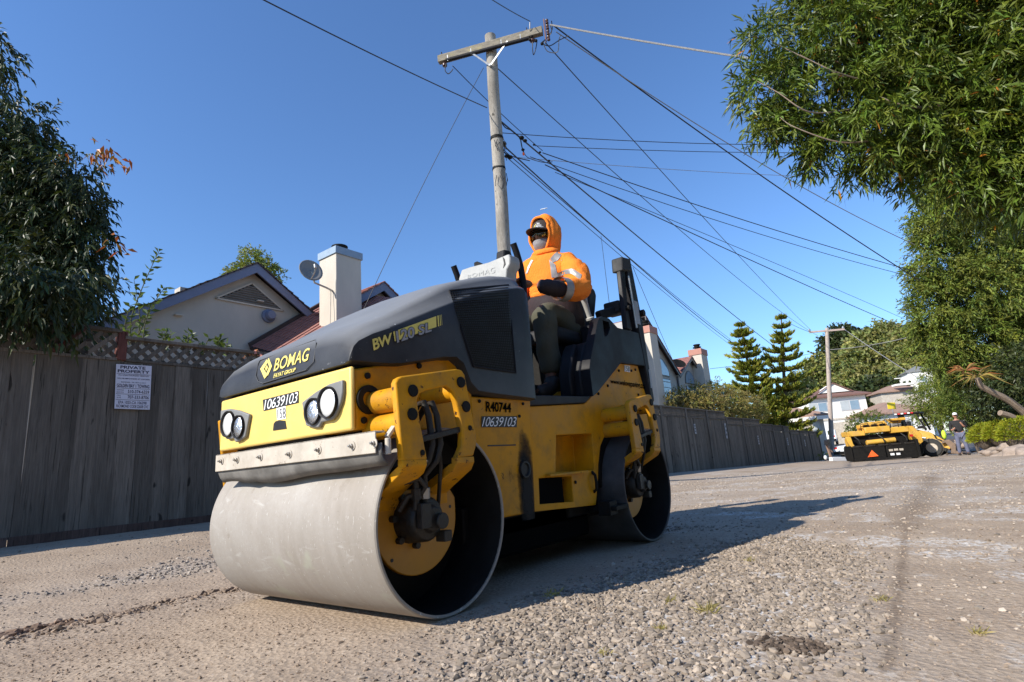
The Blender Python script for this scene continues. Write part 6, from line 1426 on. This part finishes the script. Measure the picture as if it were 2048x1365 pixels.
# two Norfolk Island pines
def norfolk(label, base, top, tiers, wid, seed):
    r = np.random.default_rng(seed); base = Vector(base); top = Vector(top); S = thing('norfolk_pine', label, 'pine tree', tuple(base), 'Norfolk pines behind the long fence')
    limb(S, [base, base.lerp(top, .5), top], .22, .03, BARK, 'trunk'); PP = []; DD = []; TT = []
    for i in range(tiers):
        t = i/(tiers-1); t = min(1, max(0, t+r.uniform(-.35, .35)/tiers)); z = base.z+(top.z-base.z)*(.10+.88*t); Rr = wid*(1-t)**.75*(.80+.4*r.random())+.16; c = base.lerp(top, .10+.88*t); nb = 9 if t > .35 else 11
        mb = MB()
        for k in range(nb):
            a = 6.283*k/nb+r.uniform(-.25, .25); Lb = Rr*r.uniform(.55, 1.15); pts = []
            for s in np.linspace(0, 1, 7): pts.append(Vector((c.x+math.cos(a)*Lb*s, c.y+math.sin(a)*Lb*s, z+Lb*(.02*s+.20*s*s-.06*math.sin(s*3.1)))))
            mb.tube(pts, [.03*(1-s)+.008 for s in np.linspace(0, 1, 7)], 5)
            m_ = int(95*Lb+30); s = .12+.9*r.random(m_); P = np.stack([c.x+math.cos(a)*Lb*s, c.y+math.sin(a)*Lb*s, z+Lb*(.02*s+.20*s*s-.06*np.sin(s*3.1))], 1)
            sd = np.array([-math.sin(a), math.cos(a), 0]); P = P+sd*(r.uniform(-1, 1, m_)*.28*Lb*(1.15-s))[:, None]+np.array([0, 0, 1])*(r.random(m_)*.10*min(1, Lb))[:, None]
            D = np.array([math.cos(a), math.sin(a), .55])+r.normal(0, .35, (m_, 3)); PP.append(P); DD.append(D); g = r.uniform(.55, 1.5, (m_, 1)); TT.append(np.concatenate([g*r.uniform(.9, 1.5, (m_, 1)), g*1.05, g*.7], 1))
        o = obj('branch_tier', mb, BARK, S)
    P = np.concatenate(PP); foliage('needles', P, np.concatenate(DD), rng.uniform(.18, .34, len(P)), rng.uniform(.06, .10, len(P)), L_PIN, S, tint=np.concatenate(TT), curl=-.25)
n1, n2 = atd(1480, 645, 40), atd(1562, 628, 40); nb1 = atd(1520, 850, 40.5); nb2 = atd(1563, 850, 40)
norfolk('left and slightly shorter of the two tiered Norfolk pines behind the long fence', (nb1.x, nb1.y, -.4), n1, 20, 2.35, 3)
norfolk('right and taller tiered Norfolk pine with widely spaced branches behind the long fence', (nb2.x, nb2.y, -.5), n2, 15, 2.4, 5)
# bushes behind the long fence
def bush(name, label, blobs, dens, per, L, Wd, m, cat='shrub', group=None, shell=.6, droop=0, ground=None):
    c = np.mean([b[0] for b in blobs], 0); S = thing(name, label, cat, (c[0], c[1], float(gz(c[0], c[1])) if ground is None else ground), group)
    for b_, r in blobs: limb(S, [(c[0], c[1], float(gz(c[0], c[1])) if ground is None else ground), tuple((np.array(b_)+c)/2), b_], .05, .012, BARK, 'stem')
    P, D = blob_points(blobs, dens, shell); P, D, T = sprays(P, D, per, L*2, L, Wd, droop); foliage('leaves', P, D, rng.uniform(L*.7, L*1.2, len(P)), rng.uniform(Wd*.8, Wd*1.2, len(P)), m, S, tint=T); return S
bush('tan_shrub', 'wide dry tan and olive shrub spilling over the top of the long fence', pix([(1362, 803, 27, .62), (1395, 800, 27.5, .75), (1430, 798, 28, .85), (1465, 806, 29, .80), (1500, 812, 30, .66), (1415, 822, 27, .8), (1455, 828, 28, .85), (1380, 818, 27, .7), (1338, 800, 26, .28), (1515, 822, 31, .5)]), 620, 9, .12, .035, L_TAN)
bush('garden_tree', 'small light green tree between the far chimney and the pines', pix([(1425, 783, 46, .55), (1418, 790, 46, .5), (1450, 785, 46, .6), (1462, 790, 46, .7)]), 160, 8, .2, .09, L_BSH, 'tree')
# hill trees behind the far houses
HT = [('left hill tree with a rounded crown behind the far pole', [(1645, 745, 95, 2.6), (1660, 760, 95, 3.2), (1640, 775, 95, 2.5), (1690, 755, 96, 3.2), (1680, 740, 97, 2.4), (1670, 790, 95, 3.5), (1632, 790, 95, 1.8), (1700, 785, 95, 4)], L_HIL),
      ('darkest hill tree standing tall just right of the far pole', [(1690, 680, 105, 2.2), (1680, 700, 105, 3.0), (1705, 695, 105, 3.0), (1695, 725, 105, 4.2), (1675, 665, 105, 1.0), (1710, 675, 105, 1.2)], L_DRK),
      ('broad central hill tree with the highest rounded crown', [(1770, 690, 92, 3.2), (1790, 700, 92, 3.2), (1745, 705, 92, 3.6), (1770, 735, 90, 5.0), (1735, 740, 90, 4.0), (1800, 740, 91, 4.5), (1765, 775, 88, 4.8), (1720, 775, 88, 3.5), (1800, 780, 88, 3.5), (1770, 668, 92, 1.5), (1800, 675, 92, 1.4)], L_HIL),
      ('hill tree at the right, partly behind the dense street tree', [(1830, 690, 85, 2.6), (1850, 710, 84, 3.5), (1835, 740, 82, 3.2), (1860, 760, 80, 3.8), (1825, 715, 85, 2.4)], L_HIL),
      ('low dark trees beneath the hill crowns beside the white house', [(1745, 800, 72, 2.0), (1760, 790, 72, 2.0), (1775, 810, 70, 1.6), (1738, 815, 71, 1.5), (1752, 830, 70, 1.4)], L_DRK)]
for lb, bl, m_ in HT:
    bb = pix(bl); c = np.mean([b_[0] for b_ in bb], 0)
    tree('hill_tree', lb, (c[0], c[1], .2), bb, 62, 7, .62, .36, m_, group='trees on the hill', trunk_r=.5, shell=.45)
b_ = [(1590, 800, 75, 1.8), (1610, 795, 75, 1.6), (1580, 815, 72, 2), (1600, 770, 90, 1.6)]
bush('dark_hedge', 'dark hedge between the pines and the white two storey house', pix(b_), 90, 7, .4, .22, L_DRK, 'hedge')
# bushes on the right
bush('rounded_bush', 'rounded green bush directly behind the yellow paving machine', pix([(1735, 845, 36, .75), (1715, 850, 36, .6), (1755, 850, 36, .7), (1735, 858, 36, .9), (1710, 868, 35, .5)]), 300, 8, .12, .05, L_BSH, 'bush')
bush('loose_bush', 'pale green feathery bush left of the man in the black shirt', pix([(1868, 800, 34, 1.1), (1850, 815, 34, .9), (1885, 785, 35, 1.1), (1880, 825, 33, .9), (1855, 835, 33, .6), (1870, 760, 36, .8)]), 270, 8, .16, .045, L_DEN, 'bush')
bush('bright_bush', 'bright yellow green bush behind the man in the black shirt', pix([(1915, 795, 31, .9), (1935, 810, 31, .9), (1910, 825, 31, .8), (1950, 830, 31, .75), (1975, 840, 31, .7), (1930, 845, 30.5, .7)]), 300, 8, .15, .055, L_BSH, 'bush')
bush('dark_understorey', 'dark shady undergrowth below the dense tree around the leaning trunk', pix([(2010, 790, 19, .8), (2050, 780, 18.5, 1.0), (1985, 760, 20, .9), (2050, 840, 19, .7), (2010, 840, 20, .6), (2090, 800, 18, 1.1), (1995, 810, 21, .7), (2060, 740, 18, 1.)]), 300, 8, .14, .06, L_DRK, 'undergrowth')
# clipped lime shrubs on the rockery
def dome(label, px, py, D_, rx, rz):
    c = atd(px, py, D_); S = thing('clipped_shrub', label, 'shrub', (c.x, c.y, c.z-rz*.8), 'round lime green shrubs on the rockery')
    limb(S, [c-Vector((0, 0, rz)), c], .05, .02, BARK, 'stem')
    n = 5200; u = nrm(rng.normal(0, 1, (n, 3))); u[:, 2] = np.abs(u[:, 2])*1.0-.25; P = np.array(c)+u*np.array([rx, rx, rz])*rng.uniform(.80, 1.03, (n, 1))*(1+.06*np.sin(u[:, :1]*9))
    g = rng.uniform(.55, 1.35, (n, 1)); foliage('leaves', P, u+rng.normal(0, .5, (n, 3))+np.array([0, 0, .5]), rng.uniform(.07, .13, n), rng.uniform(.02, .035, n), L_LIM, S, tint=np.concatenate([g*rng.uniform(.8, 1.25, (n, 1)), g, g*.7], 1))
    core = obj('twig_core', MB().sphere(c-Vector((0, 0, rz*.1)), (rx*.74, rx*.74, rz*.72), 14, 9), BARK, S)
dome('left clipped lime shrub next to the man in the black shirt', 1976, 874, 19.6, .56, .60)
dome('middle clipped lime shrub between two others on the rockery', 2000, 868, 18.8, .45, .56)
dome('right clipped lime shrub at the edge above the boulders', 2040, 868, 17.2, .58, .66)
# leaning dragon tree
TRD = thing('dragon_tree', 'leaning pale trunk topped by a rosette of yellowish sword leaves', 'tree', tuple(atd(2075, 880, 17.5)))
limb(TRD, [atd(2085, 880, 17.5), atd(2060, 838, 17.5), atd(2020, 803, 17.5), atd(1985, 785, 17.5), atd(1962, 772, 17.5), atd(1955, 757, 17.5)], .12, .075, BARKP, 'trunk')
limb(TRD, [atd(2060, 870, 17.3), atd(2030, 838, 17.3), atd(2000, 826, 17.3)], .10, .09, BARKP, 'cut_limb')
hc_ = np.array(atd(1955, 755, 17.5)); D = nrm(rng.normal(0, 1, (46, 3))); D[:, 2] = np.abs(D[:, 2])*.6-.15
leaf_pieces(TRD, np.repeat(hc_[None], 46, 0)+D*.04, D, rng.uniform(.5, .8, 46), rng.uniform(.04, .055, 46), L_AGA, np.stack([rng.uniform(.7, 1.7, 46), rng.uniform(.6, 1.2, 46), rng.uniform(.6, 1.2, 46)], 1), 'sword_leaf', .35)
hc_ = np.array(atd(1930, 742, 17.7)); D = nrm(rng.normal(0, 1, (22, 3))); D[:, 2] = np.abs(D[:, 2])*.6-.1
leaf_pieces(TRD, np.repeat(hc_[None], 22, 0)+D*.04, D, rng.uniform(.4, .6, 22), rng.uniform(.05, .06, 22), L_AGA, np.stack([rng.uniform(.7, 1.9, 22), rng.uniform(.6, .9, 22), rng.uniform(.6, 1, 22)], 1), 'sword_leaf', .35)
# boulders
def rock(px, py, D_, r, label, mm=ROCKM):
    c = atd(px, py, D_); b = bmesh.new(); bmesh.ops.create_icosphere(b, subdivisions=3, radius=1)
    s = random.random()*9
    for v in b.verts:
        p = v.co; k = 1+.22*math.sin(p.x*3+s)*math.cos(p.y*2.5+s*2)+.15*math.sin(p.z*5+s)+.05*math.sin(p.x*11+p.y*9+s)
        v.co = Vector((p.x*r*1.25*k, p.y*r*k, p.z*r*.8*k))
    me = bpy.data.meshes.new('boulder'); b.to_mesh(me); b.free(); me.materials.append(mm)
    for p in me.polygons: p.use_smooth = True
    o = link('boulder', me); o.location = c; o.rotation_euler = (0, 0, s); tag(o, label, 'boulder', 'boulders along the right edge of the lane')
rock(1990, 908, 18.8, .30, 'leftmost pale boulder below the clipped lime shrubs'); rock(2012, 915, 17.6, .28, 'lowest boulder in front of the row under the shrubs'); rock(2038, 910, 16.6, .32, 'large pinkish boulder near the right edge below the shrubs')
rock(2062, 915, 15.8, .34, 'boulder cut off by the right edge of the view'); rock(2018, 896, 18.2, .22, 'smaller boulder tucked between two lime shrubs'); rock(1967, 905, 21, .12, 'small dark stone at the left end of the boulder row')

# unseen shrubs added behind the camera to block sky and darken shaded sides
for i, (x, y, h, w) in enumerate(((-5.5, -6.2, 2.6, 2.0), (-1.0, -6.0, 3.0, 2.2), (3.6, -6.1, 2.7, 2.0))):
    lb = ('tall unseen shrub added behind the camera to block sky, farthest from the pole', 'tallest unseen shrub added behind the camera to block sky', 'unseen shrub added behind the camera to block sky, nearest the willow tree')[i]
    bush('sky_blocker_shrub', lb, [((x, y, h*.55), (w*1.1, 1.1, h*.6)), ((x-1.2, y-.2, h*.9), (1.3, 1.0, 1.2)), ((x+1.2, y+.1, h*.95), (1.4, 1.0, 1.3)), ((x, y, h*1.3), (1.3, .9, 1.1))], 190, 8, .2, .09, L_DRK, 'hedge', 'unseen sky-blocking shrubs added behind the camera')

# ================================================================ BACKGROUND MACHINES AND VEHICLES
def local(name, label, cat, org, ux, group=None):
    ux = Vector((ux[0], ux[1], 0)).normalized(); t = thing(name, label, cat, tuple(org), group, math.atan2(ux.y, ux.x)); return t
def lo(par): return lambda name, mb, m, bevel=.0, parent=None, **k: obj(name, mb, m, parent or par, bevel, world=False, **k)
# paving machine: local x along its wide rear (left to right in view), y away from the viewer
a, b = atz(1708, 922, -.36), atz(1838, 913, -.36); ux = b-a; PW = ux.length; a.z = float(gz(a.x, a.y))
PV = local('paving_machine', 'yellow asphalt paving machine with a black screed and orange triangle seen from behind', 'paving machine', a, ux)
p = lo(PV)
sc_ = p('screed', MB().box((0, .0, .10), (PW*.52, .5, .66)).box((PW*.54, .0, .10), (PW, .5, .70)).box((PW*.50, .06, .14), (PW*.56, .5, .6)), DARK, .02)
p('screed_edge', MB().box((-.02, -.03, .02), (PW+.02, .5, .12)), DARK, .01)
for k in range(5): p('screed_rib', MB().box((PW*.03+PW*.2*k, -.025, .62), (PW*.18+PW*.2*k, .1, .70)), GREASE, .01)
p('slow_vehicle_triangle', MB().prism([(PW*.22, .17), (PW*.39, .19), (PW*.305, .47)], -.045, -.03), ORT, 0, sc_)
for i, (u, z) in enumerate(((.57, .36), (.65, .37), (.73, .36), (.58, .18), (.67, .18))): p('light_plate', MB().box((PW*u, -.02, z), (PW*(u+.06), .0, z+.09)), CARW if z < .3 else BEIGE, 0, sc_)
p('hopper_body', MB().box((PW*.10, .55, .55), (PW*.95, 1.7, 1.05)).box((PW*.30, .35, .70), (PW*.68, .6, .88)), PAVY, .03)
p('auger_housing', MB().cyl((PW*.3, .35, .80), (PW*.75, .35, .84), .11, n=12), PAVY, .01)
p('back_wall', MB().box((PW*.05, .5, .70), (PW*.97, .56, 1.15)), DARK)
p('operator_deck', MB().box((PW*.02, .30, 1.12), (PW*.30, 1.3, 1.36)).box((PW*.30, .25, 1.22), (PW*.70, 1.3, 1.48)).box((PW*.70, .30, 1.14), (PW*1.0, 1.3, 1.40)), PAVY, .03)
p('console', MB().box((PW*.26, .5, 1.46), (PW*.70, 1.0, 1.62)).prism([(PW*.26, 1.55), (PW*.34, 1.70), (PW*.66, 1.72), (PW*.70, 1.55)], .45, .9), PAVY, .02)
for u in (.31, .44, .57): p('console_panel', MB().box((PW*u, .43, 1.50), (PW*(u+.09), .5, 1.60)), DARK)
p('raised_lid', MB().prism([(PW*.76, 1.78), (PW*.80, 1.70), (PW*1.0, 1.68), (PW*1.0, 1.80)], .5, 1.2).prism([(PW*.76, 1.78), (PW*.80, 1.60), (PW*.95, 1.48), (PW*1.0, 1.72)], .9, .98), PAVY, .01)
p('seat', MB().box((PW*.76, .5, 1.40), (PW*.92, .9, 1.55)), GRYP, .02)
p('tow_arm', MB().prism([(-.08, 1.12), (.10, 1.12), (.14, .80), (.30, .45), (.22, .42), (.0, .7), (-.08, .95)], .1, .35), PAVY, .02)
p('end_plate', MB().box((PW*.99, -.1, .05), (PW*1.03, .9, .8)).box((-.05, -.05, .05), (0.0, .9, .7)), DARK, .01)
p('side_plate', MB().prism([(PW*.97, 1.4), (PW*1.06, 1.38), (PW*1.16, 1.0), (PW*1.16, .66), (PW*1.08, .52), (PW*.99, .8)], .3, 1.7), PAVY, .02)
for u in (.04, .25, .48, .72, .94): p('guard_rail', MB().tube([(PW*u, .32, 1.3), (PW*u, .30, 1.62), (PW*(u+.12), .30, 1.66), (PW*(u+.12), .32, 1.3)], .018, 6), DARK)
for u in (.12, .5, .85): p('hydraulic_hose', MB().tube([(PW*u, .3, 1.1), (PW*(u+.03), .1, .95), (PW*(u+.05), .12, .78), (PW*(u+.08), .3, .7)], .025, 6), RUB)
p('tail_lamp', MB().box((PW*.96, .1, .92), (PW*1.0, .2, 1.02)), REDM)
for yy in (.95, 1.6):
    for u in (.08, .8): p('track_wheel', MB().cyl((PW*u, yy, .36), (PW*(u+.14), yy, .36), .36, n=16), RUB)
# skid steer loader
a, b = atz(1838, 913, -.40), atz(1928, 908, -.40); ux = b-a; LW = ux.length; a = a+Vector((.25, .5, 0)); a.z = float(gz(a.x, a.y))
LD = local('loader', 'yellow compact wheel loader with black cab frame beside the paving machine', 'loader', a, ux)
p = lo(LD); s = LW/2.6
p('body', MB().prism([(-.35, 1.45), (-.05, 1.52), (.35, 1.30), (.5, .9), (.9, .55), (.9, .35), (-.3, .35)], .25, 1.35), PAVY, .03)
for y0 in (.12, 1.38): p('lift_arm', MB().prism([(-.15, 1.30), (.05, 1.42), (.9, 1.10), (1.45, .62), (1.75, .45), (1.68, .30), (1.3, .45), (.8, .88), (.1, 1.12)], y0, y0+.12), PAVY, .02)
for (cx_, cy_) in ((.32, .0), (.32, 1.36), (1.12, .02), (1.12, 1.36)):
    if cx_ > 1: cx_ = 1.05
    w = p('wheel', MB().lathe([(.22, 0), (.36, .0), (.41, .05), (.41, .21), (.36, .26), (.22, .26)], (cx_, cy_, .41), 'y', 28), RUB)
    p('rim', MB().lathe([(.0, .05), (.1, .03), (.2, .05), (.23, .0), (.23, .1)], (cx_, cy_, .41), 'y', 20), BEIGE, 0, w)
    p('tyre_tread', MB().lathe([(.405, .02), (.425, .04), (.425, .08), (.405, .1)], (cx_, cy_, .41), 'y', 14), RUBD, 0, w)
p('fender', MB().prism([(-.35, 1.1), (.0, 1.0), (-.12, .8), (-.2, .35), (-.4, .35)], .05, .5), PAVY, .02)
for x_, y_ in ((.05, .3), (.05, 1.3), (.95, .3), (.95, 1.3)): p('cab_post', MB().bar((x_, y_, 1.2), (x_-.05 if x_ < .5 else x_-.22, y_, 2.02), .07, .07), DARK)
p('cab_roof', MB().box((-.10, .2, 2.0), (.85, 1.4, 2.09)), DARK, .02)
p('cab_mesh', MB().box((.02, .32, 1.35), (.05, 1.28, 1.98)).box((.1, .30, 1.30), (.9, .32, 1.42)), DARK)
p('cab_seat', MB().box((.25, .55, 1.0), (.7, 1.05, 1.15)).box((.2, .55, 1.1), (.32, 1.05, 1.7)), BLK, .03)
for k in range(6): p('striped_marker', MB().box((-.12+.13*k, .17, 2.03), (-.02+.13*k, .2, 2.09)), REDM if k % 2 else CARW)
for x_ in (.62, .86): p('work_lamp', MB().sphere((x_, .18, 1.78 if x_ > .7 else 1.36), .06, 8, 6), CARW)
p('hydraulic_ram', MB().cyl((.1, .1, 1.05), (.9, .1, .85), .04, n=8), STL)
p('bucket', MB().prism([(1.45, .55), (1.6, .60), (1.75, .3), (1.7, .12), (2.25, .02), (2.3, .06), (1.9, .22), (1.95, .5), (1.75, .72), (1.5, .70)], -.1, 1.65), M('muddy_bucket_steel', (.20, .14, .10), .8, .2, .4, 8, .4, 30), .01)
dm = MB(); 
for k in range(14): dm.sphere((1.75+random.uniform(-.2, .35), random.uniform(0, 1.5), .35+random.uniform(0, .2)), random.uniform(.08, .18), 8, 6)
p('bucket_load', dm, ROCKM)
vs_ = atd(1888, 870, 26.3); p2 = MB().sphere((0, 0, 0), (.16, .1, .22), 10, 8)
o = tag(obj('safety_vest', MB().add([tuple(vs_+Vector(v)) for v in p2.v], p2.f), M('fluorescent_vest', (.62, .85, .06), .8, 0, .1, 10, .4, 60), smooth='all'), 'fluorescent yellow green vest draped on the loader arm', 'vest')
# cars at the street corner
def car(label, px, py, D_, ux, L=4.3, W=1.75, col_=CARW, ground=None):
    c = atd(px, py, D_); g = float(gz(c.x, c.y)) if ground is None else c.z
    t = local('parked_car', label, 'car', (c.x, c.y, g), ux, 'parked white vehicles'); p = lo(t)
    pr_ = [(0, .35), (0, .75), (.12, .92), (.9, .98), (1.45, 1.42), (2.7, 1.46), (3.5, 1.02), (4.25, .85), (4.3, .4), (4.1, .28), (.2, .28)]
    body = p('body', MB().prism(pr_, 0, W), col_, .06)
    p('windscreen', MB().prism([(.98, .99), (1.5, 1.38), (2.66, 1.41), (3.38, 1.03)], -.008, W+.008).prism([(.93, 1.0), (1.44, 1.40), (1.47, 1.38), (.97, .98)], .15, W-.15), DGLASS)
    for x_ in (.85, 3.45):
        for y_ in (-.02, W-.18):
            w = p('wheel', MB().lathe([(.0, 0), (.2, 0), (.31, .0), (.33, .04), (.33, .18), (.31, .2), (0, .2)], (x_, y_, .33), 'y', 20), RUB)
            p('rim', MB().lathe([(.0, -.012), (.19, -.01), (.2, .0)], (x_, y_, .33), 'y', 16), GALV, 0, w)
    for y_ in (.1, W-.4): p('tail_lamp', MB().box((-.01, y_, .72), (.03, y_+.3, .86)), REDM)
    p('bumper', MB().box((-.06, .05, .35), (.03, W-.05, .55)), DARK, .02)
car('white car parked by the garage of the white two storey house', 1676, 889, 53, (1, .12), ground=1)
car('white vehicle mostly hidden behind the left side of the paving machine', 1702, 908, 38, (1, -.9), W=1.6)
# white beams, letter box post, wooden box
for (pa, pb_, lb) in (((1662, 922, 30), (1708, 917, 30.5), 'long white painted beam lying nearest the lane beside the paving machine'), ((1664, 913, 32), (1706, 909, 32.5), 'second white painted beam lying behind the nearest one')):
    a = atd(*pa); b = atd(*pb_); a.z = float(gz(a.x, a.y))+.12; b.z = float(gz(b.x, b.y))+.12; tag(obj('white_beam', MB().bar(a, b, .22, .20), CARW, None, .01), lb, 'beam', 'white beams beside the paving machine')
c = atd(1662, 912, 34); c.z = float(gz(c.x, c.y))
LB = thing('letter_box', 'black letter box on a wooden post at the end of the long fence', 'letter box', tuple(c))
obj('post', MB().bar(c, c+Vector((-.12, .1, .95)), .1, .1).bar(c+Vector((.1, -.1, .5)), c+Vector((-.15, .1, .9)), .06, .06), TILEB, LB, smooth=False)
obj('box', MB().prism([(-.35, .95), (.35, .95), (.35, 1.12), (.25, 1.24), (-.25, 1.24), (-.35, 1.12)], -.12, .12, 'y', Matrix.Translation(c+Vector((-.1, .05, 0)))), BLK, LB, .01)
c = atd(1647, 905, 36); c.z = float(gz(c.x, c.y)); bush('small_bush', 'little green bush at the foot of the far end of the long fence', [((c.x, c.y, c.z+.25), .25)], 420, 8, .08, .04, L_BSH, 'bush')
bg_ = atd(1652, 921, 31); bg_.z = float(gz(bg_.x, bg_.y))
tag(obj('plastic_bag', MB().sphere(bg_+Vector((0, 0, .2)), (.11, .09, .13), 10, 8), CARW, smooth='all'), 'white bag lying at the corner post of the long fence', 'bag')
ys = atd(1783, 812, 52); YS = thing('warning_sign', 'small yellow sign on a post above the brown garage roof', 'sign', (ys.x, ys.y, float(gz(ys.x, ys.y))))
obj('sign_panel', MB().bar(ys+RT*(-.38), ys+RT*.38, .05, .62, (0, 0, 1)), M('yellow_sign_paint', (.85, .60, .02), .5, 0, .05, 5, 0), YS, .02); obj('post', MB().cyl((ys.x, ys.y, float(gz(ys.x, ys.y))), ys, .03, n=8), GALV, YS)
# street beyond the lane
vs = []; rows = []
for i, x in enumerate(np.arange(44, 76, 2.)):
    for y in (-14, -9, -4, 0, 4, 8): vs.append((x, y+5, float(gz(x, y+5))+.03))
fs = [(i*6+j, i*6+j+1, i*6+6+j+1, i*6+6+j) for i in range(15) for j in range(5)]
o = obj('street', MB().add(vs, fs), STREET, None, 0); o['kind'] = 'structure'; o['label'] = 'grey asphalt street crossing at the end of the dirt lane'
